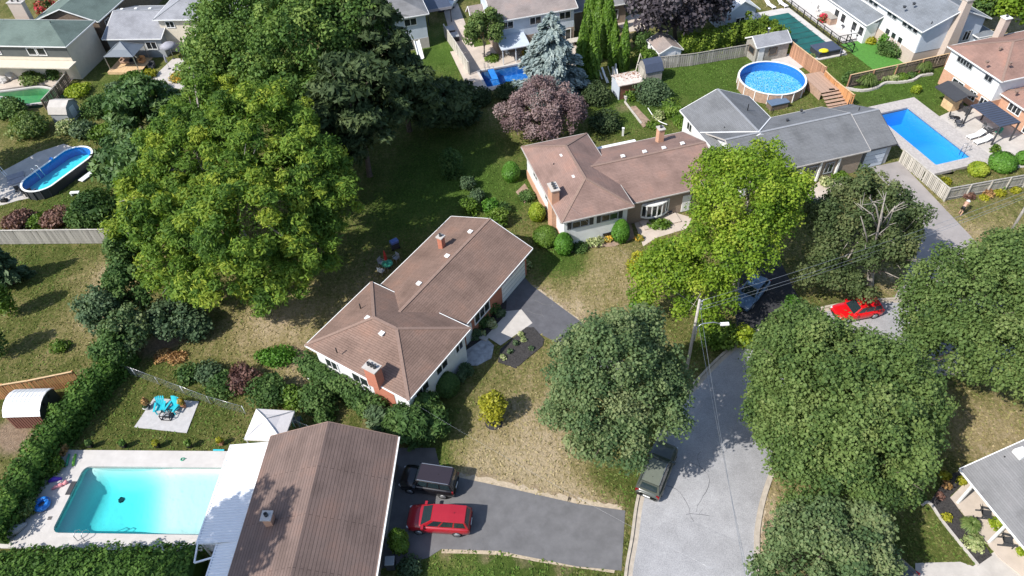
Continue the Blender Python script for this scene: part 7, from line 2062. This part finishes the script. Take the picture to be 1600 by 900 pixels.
# patio set behind A
def chair_set(label, px, py, rz, m_='siding_grey', group=None, z=.02):
    p = P(px, py)
    t = thing('garden_chair', label, 'chair', p + Vector((0, 0, z)), rz, group)
    MB().box(-.25, -.25, .4, .25, .25, .44).build('seat', M[m_], t); MB().box(-.25, .22, .44, .25, .26, .95).build('backrest', M[m_], t)
    for x in (-.23, .23):
        for y in (-.23, .23): MB().bar((x, y, 0), (x, y, .4), .035).build('leg', M['steel'], t)
        MB().bar((x * 1.1, -.25, .62), (x * 1.1, .24, .62), .05, .03).build('armrest', M['steel'], t)
    return t
sg = 'garden chairs under the locust'
chair_set('pale garden chair left of the closed red umbrella', 597, 415, R(60), group=sg)
chair_set('pale garden chair right of the closed red umbrella', 620, 408, R(-40), group=sg)
chair_set('white garden chair nearest the roof edge, below the red umbrella', 597, 428, R(150), 'white', group=sg)
p = P(607, 420); t = thing('garden_table', 'dark garden table under the closed red umbrella', 'table', p)
mb = MB(); mb.lathe([(.55, .7), (.55, .74), (.02, .745)], (0, 0, 0), 20); mb.build('tabletop', M['green_plastic'], t)
for a in range(4): MB().bar((.35 * math.cos(a * 1.57), .35 * math.sin(a * 1.57), 0), (.2 * math.cos(a * 1.57), .2 * math.sin(a * 1.57), .7), .04).build('leg', M['steel'], t)
def closed_umbrella(label, px, py, m_, h=2.4):
    p = P(px, py)
    t = thing('closed_umbrella', label, 'umbrella', p)
    MB().tube([(0, 0, 0), (0, 0, h)], .025, 7).build('pole', M['steel'], t)
    MB().lathe([(.05, h * .45), (.17, h * .5), (.12, h * .8), (.03, h)], (0, 0, 0), 10).build('canopy', M[m_], t)
    MB().lathe([(.25, 0), (.22, .08), (.03, .1)], (0, 0, 0), 14).build('base', M['dark'], t)
closed_umbrella('closed red umbrella standing in the shade behind the middle house', 606, 419, 'red_cloth')
closed_umbrella('closed white umbrella on the patio right of the blue spruce', 896, 63, 'white_cloth', 3.0)
closed_umbrella('closed white umbrella by the lean-to of the taupe roofed house', 789, 88, 'white_cloth', 2.4)
p = P(618, 388); t = thing('barbecue', 'blue topped barbecue on the shaded back lawn', 'grill', p, R(30))
MB().box(-.4, -.25, .1, .4, .25, .75).build('cabinet', M['dark'], t); MB().box(-.42, -.28, .75, .42, .28, 1.1).build('lid', mat('blue_lid', (.12, .18, .42), .35, .05), t, bevel=.08)
for x in (-.35, .35): MB().tube([(x, -.28, .12), (x, -.22, .12)], .12, 10).build('wheel', M['black'], t)
p = P(466, 662); t = thing('stool', 'small green framed stool between tent and roof', 'stool', p)
MB().box(-.3, -.3, .5, .3, .3, .55).build('seat', M['dark'], t)
for x in (-.28, .28):
    for y in (-.28, .28): MB().bar((x, y, 0), (x, y, .6), .06).build('leg', M['green_plastic'], t)
# right patio
def lounger(label, px, py, rz, group):
    p = P(px, py)
    t = thing('sun_lounger', label, 'sun lounger', p + Vector((0, 0, .08)), rz, group)
    MB().box(-.33, -.95, .28, .33, .45, .36).build('seat', M['white'], t, bevel=.03)
    mb = MB(); mb.cbox((0, .78, .52), (.66, .82, .07), 0, .5); mb.build('backrest', M['white'], t, bevel=.03)
    for x in (-.28, .28):
        for y in (-.85, .4): MB().bar((x, y, 0), (x, y, .28), .05).build('leg', M['white_metal'], t)
    return t
lounger('white sun lounger nearest the pool ladder, left of the pair', 1521, 216, R(-72), 'white sun loungers')
lounger('white sun lounger, right of the pair, beside the spiky plant', 1532, 224, R(-72), 'white sun loungers')
p = P(1545, 206) ; t = thing('glass_table', 'pale glass topped dining table under the dark pergola', 'table', p + Vector((0, 0, .08)), A14)
MB().box(-.9, -.5, .7, .9, .5, .74).build('tabletop', M['steel'], t)
for x in (-.8, .8):
    for y in (-.42, .42): MB().bar((x, y, 0), (x, y, .7), .05).build('leg', M['steel'], t)
for i, (px, py, rz, m_) in enumerate(((1538, 204, 90, 'dark'), (1543, 211, 120, 'dark'), (1552, 200, -90, 'dark'), (1557, 212, -60, 'green_plastic'))):
    chair_set(('dark patio chair at the left of the glass table', 'dark patio chair at the near left of the glass table', 'dark patio chair behind the glass table', 'green cushioned patio chair at the near end of the glass table')[i], px, py, R(rz), m_, 'patio chairs round the glass table', .08)
p = P(1491, 193); t = thing('bistro_table', 'little black bistro table at the lawn corner by the pool', 'table', p + Vector((0, 0, .08)))
MB().lathe([(.38, .68), (.38, .71), (.02, .715)], (0, 0, 0), 16).build('tabletop', M['black'], t); MB().tube([(0, 0, 0), (0, 0, .68)], .04, 7).build('stem', M['black'], t)
chair_set('black bistro chair left of the little table', 1484, 187, R(70), 'dark', 'black bistro chairs', .08)
chair_set('black bistro chair right of the little table', 1495, 199, R(-110), 'dark', 'black bistro chairs', .08)
p = P(1504, 176); t = thing('garden_bench', 'dark slatted bench in front of the hot tub shelter', 'bench', p + Vector((0, 0, .08)), A14 + R(90))
for i in range(5): MB().box(-.8, -.25 + i * .11, .42, .8, -.17 + i * .11, .45).build('seat_slat', M['dark'], t)
for i in range(4): MB().box(-.8, .3, .5 + i * .12, .8, .33, .59 + i * .12).build('back_slat', M['dark'], t)
for x in (-.7, .7): MB().box(x - .04, -.25, 0, x + .04, .33, .95).build('leg', M['dark'], t)
p = P(1293, 88); t = thing('storage_box', 'long dark navy deck box beside the covered pool', 'deck box', p, A14)
MB().box(-1.5, -.2, 0, 1.6, 1.9, .75).build('box', M['dark'], t); MB().box(-1.6, -.3, .75, 1.7, 2.0, .95).build('lid', M['navy'], t, bevel=.05)
p = P(1285, 96); t = thing('pool_float', 'yellow inflated float on the cover at the cedar fence', 'pool float', P(1284, 90) + Vector((0, 0, .7)), 0)
MB().lathe([(.3, 0), (.62, .1), (.66, .22), (.45, .36), (.05, .42)], (0, 0, .1), 14, 1, .7).build('shell', M['yellow'], t)
p = P(1296, 40); t = thing('hot_tub', 'square hot tub with brown cover on the white patio', 'hot tub', p + Vector((0, 0, .14)), A14)
MB().box(-.2, -.2, 0, 2.3, 2.1, .85).build('tub', M['deck'], t, bevel=.06); MB().box(-.25, -.25, .86, 1.02, 2.15, .98).build('cover', M['wood_grey'], t, bevel=.03); MB().box(1.06, -.25, .86, 2.35, 2.15, .98).build('cover', M['wood_grey'], t, bevel=.03)
for i, (px, py, nm) in enumerate(((1268, 10, 'pale cushioned armchair at the far patio'), (1278, 20, 'pale cushioned armchair beside the railing'), (1330, 55, 'dark covered chair at the patio corner'), (1340, 62, 'dark round grill at the corner of the railing'))):
    chair_set(nm, px, py, R(40 * i), 'concrete_pale' if i < 2 else 'dark', None, .14)
p = P(1316, 47); t = thing('side_table', 'small dark table on the white patio', 'table', p + Vector((0, 0, .14)))
MB().lathe([(.35, .5), (.35, .54), (.02, .545)], (0, 0, 0), 14).build('tabletop', M['dark'], t); MB().tube([(0, 0, 0), (0, 0, .5)], .05, 7).build('stem', M['dark'], t)
for i, (px, py, lab) in enumerate(((1203, 12, 'pale lounge chair at the top edge beside the covered pool'), (1222, 10, 'teal towel draped lounge chair at the top edge'))):
    lounger(lab, px, py, R(20), 'lounge chairs at the top edge')
p = P(1416, 92); t = thing('hose_reel', 'teal hose reel at the white house wall', 'hose reel', p)
MB().tube([(-.3, 0, .4), (.3, 0, .4)], .38, 14).build('drum', M['green_plastic'], t)
for x in (-.34, .34): MB().box(x - .03, -.3, 0, x + .03, .3, .5).build('side_frame', M['green_plastic'], t)
p = P(1211, 76); t = thing('garden_swing', 'wooden swing frame with dark seat at the pool hut', 'swing', p + Vector((0, 0, .08)), A14)
for x in (-.8, .8):
    MB().bar((x, -.6, 0), (x, 0, 1.9), .1).build('post', M['wood_cedar'], t); MB().bar((x, .6, 0), (x, 0, 1.9), .1).build('post', M['wood_cedar'], t)
MB().bar((-.9, 0, 1.9), (.9, 0, 1.9), .12).build('beam', M['wood_cedar'], t); MB().box(-.6, -.2, .45, .6, .25, .5).build('seat', M['dark'], t); MB().box(-.6, .22, .5, .6, .27, 1.0).build('backrest', M['dark'], t)
p = P(1296, 152); t = thing('grill', 'black covered barbecue at the foot of the fresh cedar fence', 'grill', p)
MB().box(-.5, -.3, 0, .5, .3, .8).build('cabinet', M['black'], t, bevel=.05); MB().box(-.45, -.28, .8, .45, .28, 1.1).build('lid', M['black'], t, bevel=.1)
# left yard
p = P(143, 272); t = thing('long_board', 'long white board lying on the grass beside the oval pool', 'board', p, math.atan2(dv.y, dv.x))
MB().box(-1.6, -.38, .12, 1.6, .38, .22).build('board', M['white'], t, bevel=.03)
for x in (-1.3, 1.3): MB().box(x - .1, -.3, 0, x + .1, .3, .12).build('foot', M['white'], t)
p = P(119, 305); t = thing('white_stool', 'small white stool above the glossy bush', 'stool', p)
MB().box(-.5, -.2, .38, .5, .2, .44).build('seat', M['white'], t)
for x in (-.4, .4): MB().box(x - .05, -.18, 0, x + .05, .18, .38).build('leg', M['white'], t)
fg = 'folding chairs beside the oval pool'
for i, (px, py) in enumerate(((31, 303), (41, 306), (52, 307), (62, 308))):
    chair_set(('leftmost dark folding chair below the oval pool', 'second dark folding chair below the oval pool', 'third folding chair below the oval pool', 'rightmost folding chair below the oval pool')[i], px, py, R(20 + 15 * i), 'dark' if i < 3 else 'siding_grey', fg, .04)
p = P(8, 315); t = thing('pool_pump', 'black pump unit on the curved patio at the left edge', 'pump', p + Vector((0, 0, .04)))
MB().box(-.35, -.25, 0, .35, .25, .3).build('housing', M['black'], t, bevel=.06); MB().tube([(.1, 0, .3), (.1, 0, .5)], .14, 10).build('motor', M['dark'], t)
p = P(25, 280); t = thing('blue_mat', 'grey blue folded mat on the shaded patio', 'mat', p + Vector((0, 0, .05)), R(30))
MB().box(-.9, -1.1, 0, .9, 0, .08).build('panel', M['grey_cloth'], t); MB().box(-.85, .05, 0, .95, 1.1, .1).build('panel', M['grey_cloth'], t)
p = P(3, 270); t = thing('pole_pair', 'pale diagonal pole pair at the left edge patio', 'pole', p)
for y in (0, .35): MB().bar((-.4, y, 2.4), (.9, y - .9, 0), .07).build('strut', M['white_metal'], t)
for i, (px, py, lab) in enumerate(((10, 112, 'grey rock at the left above the kidney pool'), (20, 122, 'grey flat rock at the kidney pool edge'), (28, 113, 'dark grey rock left of the grass mound'), (5, 128, 'pale boulder at the left edge by the kidney pool'))):
    p = P(px, py); t = thing('boulder', lab, 'rock', p, i, 'boulders above the kidney pool')
    mb = MB().lathe([(.3, -.05), (.85, .1), (.9, .4), (.6, .75), (.15, .9)], (0, 0, 0), 9, 1.1, .8)
    mb.v = [(x * random.uniform(.8, 1.15), y * random.uniform(.8, 1.15), z) for x, y, z in mb.v]; mb.smooth = [False] * len(mb.f)
    mb.build('stone', M['concrete_pale'] if i != 2 else M['siding_grey'], t)
closed_umbrella('grey closed patio umbrella leaning at the pale patio', 265, 108, 'grey_cloth', 2.2)
p = P(272, 92); t = thing('patio_umbrella', 'grey violet open umbrella beside the patio door', 'umbrella', p)
MB().lathe([(1.35, 2.0), (.7, 2.35), (.05, 2.6)], (0, 0, 0), 8).build('canopy', M['grey_cloth'], t); MB().tube([(0, 0, 0), (0, 0, 2.55)], .03, 7).build('pole', M['steel'], t); MB().lathe([(.25, 0), (.2, .08), (.03, .1)], (0, 0, 0), 12).build('base', M['dark'], t)
# J/K side yard
p = P(688, 30); t = thing('carport', 'dark violet roofed carport beside the pale blue house', 'carport', p, A14)
MB().box(-2.2, -1.6, 2.3, 1.6, 8, 2.42).build('roof', M['navy'], t)
for x in (-2.0, 1.4):
    for y in (-1.4, 7.6): MB().bar((x, y, 0), (x, y, 2.3), .12).build('post', M['dark'], t)
MB().box(-2.2, -1.64, 2.05, 1.6, -1.6, 2.42).build('fascia', M['grey_cloth'], t)
for i, (px, py, lab) in enumerate(((711, 62, 'grey lidded box by the pale fence, nearest the pool'), (705, 52, 'grey lidded box by the pale fence, middle'), (688, 16, 'pale tarp covered box beyond the carport'))):
    p = P(px, py); t = thing('storage_box', lab, 'storage box', p, A14 + R(90))
    MB().box(-.7, -.5, 0, .7, .5, .7).build('box', M['dark'], t); MB().box(-.75, -.55, .7, .75, .55, .8).build('lid', M['siding_grey'] if i < 2 else M['siding_white'], t)
p = P(652, 88); t = thing('white_slide', 'white play slide on the narrow bright lawn', 'slide', p, A14)
for x in (0, .7): MB().bar((x, 1.2, 1.7), (x + .02, -1.1, .1), .12, .3).build('side_rail', M['white'], t)
MB().bar((.35, 1.2, 1.6), (.36, -1.1, .05), .6, .04).build('chute', M['siding_white'], t)
for x in (0, .7): MB().bar((x, 1.25, 0), (x, 1.2, 1.7), .07).build('leg', M['steel'], t)
wg = 'white plastic chairs by the dark blue pool'
chair_set('white plastic chair by the dark blue pool, left of the flower pot', 793, 88, R(30), 'white', wg, .1)
chair_set('white plastic chair in the lean-to shade', 787, 80, R(120), 'white', wg, .1)
p = P(898, 70); t = thing('patio_table', 'pale wooden table under the closed white umbrella', 'table', p, A14)
MB().box(-.9, -.6, .7, .9, .6, .75).build('tabletop', M['wood_pale'], t)
for x in (-.8, .8):
    for y in (-.5, .5): MB().bar((x, y, 0), (x, y, .7), .07).build('leg', M['wood_pale'], t)
chair_set('pale garden chair on the brown patio behind the cedar columns', 992, 25, R(200), 'siding_blue', None, .05)
# garden bits
o = P(976, 160)
t = thing('timber_edging', 'long pale timber edging of the vegetable bed', 'garden edging', o)
MB().bar((0, 0, .1), P(1002, 194) - o + Vector((0, 0, .1)), .18, .18).build('beam', M['wood_pale'], t)
o = P(1012, 172)
t = thing('garden_hose', 'white pipe curving along the vegetable garden', 'pipe', o)
MB().tube([p - o + Vector((0, 0, .3)) for p in smooth_line([P(1012, 172), P(1020, 184), P(1030, 193), P(1042, 198)], 5)], .06, 6).build('pipe', M['white'], t)
p = P(978, 157); t = thing('urn', 'pale stone urn at the corner of the vegetable bed', 'urn', p)
MB().lathe([(.18, 0), (.12, .15), (.28, .45), (.22, .6), (.3, .65)], (0, 0, 0), 12).build('bowl', M['concrete_pale'], t)
# B rear roof lights & boxes
p = P(973, 212); t = thing('garden_post', 'short white post behind the rose brown house', 'post', p)
MB().box(-.1, -.1, 0, .1, .1, 1.0).build('shaft', M['white'], t); MB().box(-.14, -.14, 1.0, .14, .14, 1.06).build('cap', M['white'], t)
p = P(1208, 166) ; t = thing('blue_hot_tub', 'blue topped hot tub tucked behind the grey roof', 'hot tub', P(1204, 174), A14)
MB().box(0, 0, 0, 2.3, 1.1, .7).build('tub', M['wood_brown'], t); MB().box(-.08, -.08, .7, 2.38, 1.18, .85).build('cover', mat('slate_blue_cover', (.11, .16, .24), .6, .1), t, bevel=.05)
# G porch chairs
for i, (px, py, lab) in enumerate(((1538, 808, 'dark slatted chair between the first two porch posts'), (1571, 850, 'dark slatted chair beside the last porch post'))):
    p = P(px, py); p.z = .1
    adirondack(lab, p, R(70), 'dark', 'dark chairs on the porch')
p = P(612, 885); t = thing('waste_bin', 'grey lidded bin beside the pointed cedar', 'bin', p)
MB().box(-.3, -.3, 0, .3, .3, .9).build('body', M['dark'], t, bevel=.04); MB().box(-.33, -.33, .9, .33, .33, .98).build('lid', M['siding_grey'], t, bevel=.04)
p = P(490, 664); t = thing('pail', 'small white pail behind the white tent', 'pail', P(484, 592))
MB().lathe([(.14, 0), (.18, .3), (.16, .3), (.12, .05)], (0, 0, 0), 12).build('body', M['white'], t)
p = P(775, 478); t = thing('lawn_chair', 'pale folding chair in the dark bed by the garage', 'chair', P(776, 476), R(40))
MB().box(-.25, -.25, .4, .25, .25, .44).build('seat', M['siding_white'], t); MB().box(-.25, .22, .44, .25, .26, .95).build('backrest', M['siding_white'], t)
for x in (-.23, .23):
    for y in (-.23, .23): MB().bar((x, y, 0), (x, y, .4), .035).build('leg', M['steel'], t)
for i, (px, py, lab) in enumerate(((1023, 345, 'dark chair under the bow window, left'), (1045, 335, 'navy chair under the bow window, right'))):
    chair_set(lab, px, py, R(20), 'dark' if i == 0 else 'navy', None, .05)
p = P(1338, 262); t = thing('porch_plant', 'dark shrub tub between the porch pillars', 'planter', P(1319, 258))
MB().lathe([(.25, 0), (.35, .5), (.3, .5)], (0, 0, 0), 12).build('pot', M['dark'], t)
n = 200; d_ = unit(rng.normal(size=(n, 3))); v, f, ti = leaves(d_ * .45 + np.array([0, 0, .8]), d_, .16, rng.uniform(0, 1, n), 1.4)
link('foliage', mesh_np('foliage', v, f, LM['pine_dark'], face_attrs={'tint': ti}), t)

# ------------------------------------------------------------------ person bending on the right lawn
def skinned(name, verts, edges, radii, m, parent, sub=2):
    me = bpy.data.meshes.new(name)
    me.from_pydata(verts, edges, [])
    ob = link(name, me, parent)
    sk = ob.modifiers.new('skin', 'SKIN'); sk.use_smooth_shade = True
    for i, r_ in enumerate(radii):
        me.skin_vertices[0].data[i].radius = (r_, r_) if not isinstance(r_, tuple) else r_
    me.skin_vertices[0].data[0].use_root = True
    ss = ob.modifiers.new('sub', 'SUBSURF'); ss.levels = ss.render_levels = sub
    me.materials.append(m)
    return ob
SKIN = mat('skin', (0.48, 0.29, 0.21), 0.55, 0.08, 4)
p = P(1500, 335)
per = thing('person', 'person in dark shorts and pale hat bending over on the right lawn', 'person', p, R(40))
V = [(0, 0, .92), (.16, 0, 1.08), (.36, 0, 1.22), (.5, 0, 1.28), (.6, 0, 1.27), (.7, 0, 1.24),         # pelvis, waist, chest, neck base, neck, head
     (0, .1, .88), (.06, .12, .47), (-.04, .12, .07), (.12, .12, .04),                                 # left leg, foot
     (-.02, -.1, .88), (-.16, -.12, .5), (-.34, -.12, .12), (-.2, -.12, .05),                          # right leg, foot
     (.45, .19, 1.22), (.55, .23, .95), (.66, .2, .72), (.7, .19, .64),                                # left arm, hand
     (.45, -.19, 1.22), (.58, -.22, .97), (.72, -.18, .78), (.77, -.17, .71)]
E_ = [(0, 1), (1, 2), (2, 3), (3, 4), (4, 5), (0, 6), (6, 7), (7, 8), (8, 9), (0, 10), (10, 11), (11, 12), (12, 13), (3, 14), (14, 15), (15, 16), (16, 17), (3, 18), (18, 19), (19, 20), (20, 21)]
Rd = [.15, .145, .16, .1, .06, .1, .095, .06, .045, .035, .095, .06, .045, .035, .06, .045, .032, .03, .06, .045, .032, .03]
for base_i, sy in ((17, 1), (21, -1)):       # five fingers on each hand, slightly curled
    hx, hy, hz = V[base_i]
    for k in range(5):
        a = (k - 2) * .022
        V.append((hx + .02 + (.02 if k else 0), hy + a * 1.0, hz - .05)); V.append((hx + (.0 if k else .05), hy + a * 1.2, hz - (.105 if k else .07) + abs(k - 2) * .008))
        n_ = len(V); E_ += [(base_i, n_ - 2), (n_ - 2, n_ - 1)]; Rd += [.011, .008]
skinned('body', V, E_, Rd, SKIN, per)
skinned('shorts', [(0, 0, .95), (.1, 0, 1.03), (0, .1, .86), (.05, .12, .56), (-.02, -.1, .86), (-.12, -.12, .58)], [(0, 1), (0, 2), (2, 3), (0, 4), (4, 5)], [.175, .16, .125, .1, .125, .1], M['black'], per)
mb = MB(); mb.lathe([(.19, 0), (.19, .015), (.115, .02), (.11, .1), (.06, .13)], (.71, 0, 1.3), 16); mb.build('hat', M['white_cloth'], per)
mb = MB(); mb.lathe([(.095, 0), (.1, .04), (.08, .09)], (.7, 0, 1.24), 12); mb.build('hair', M['concrete_pale'], per)
for x, y in ((.1, .12), (-.22, -.12)): MB().cbox((x - .02, y, .05), (.26, .1, .1)).build('shoe', M['dark'], per, bevel=.03)
# ------------------------------------------------------------------ grass tufts that roughen the lawns
n = 270000
gxp, gyp = rng.uniform(-60, 62, n), 14 + 76 * rng.uniform(0, 1, n) ** 1.35
keep = np.ones(n, bool)
for pl in EXCL:
    keep &= ~inside(gxp, gyp, pl)
ph = rng.uniform(0, 6.28, 10); fx = rng.normal(size=10) * .9; fy = rng.normal(size=10) * .9
cl = sum(np.sin(gxp * fx[i] + gyp * fy[i] + ph[i]) for i in range(10)) / 10
keep &= rng.uniform(-.6, .6, n) < cl + .25
gxp, gyp, cl = gxp[keep], gyp[keep], cl[keep]
ix = np.clip(np.searchsorted(xs, gxp), 0, len(xs) - 1); iy = np.clip(np.searchsorted(ys, gyp), 0, len(ys) - 1)
dv_, lv_, zv_, rv_ = dry[iy, ix], lush[iy, ix], gz[iy, ix], dirt[iy, ix]
ok = (zv_ > -.1) & (rv_ < .45)
gxp, gyp, dv_, lv_ = gxp[ok], gyp[ok], dv_[ok], lv_[ok]
m_ = len(gxp)
tint = np.clip(1 - dv_ * 1.05 + lv_ * .15 + rng.normal(size=m_) * .15, 0, 1)
nr = rng.normal(size=(m_, 3)) * .55 + np.array([0, 0, .8])
v, f, ti = leaves(np.stack([gxp, gyp, rng.uniform(.02, .06, m_)], 1), nr, .115, tint, 1.8)
GM = leafmat('grass_blade', [(0.41, 0.34, 0.2), (0.3, 0.26, 0.12), (0.19, 0.2, 0.07), (0.12, 0.17, 0.04), (0.1, 0.18, 0.035)], .15, .8, .05)
o = link('grass_tufts', mesh_np('grass_tufts', v, f, GM, face_attrs={'tint': ti}))
tag(o, 'short uneven grass tufts standing over the lawns', 'grass', kind='stuff')
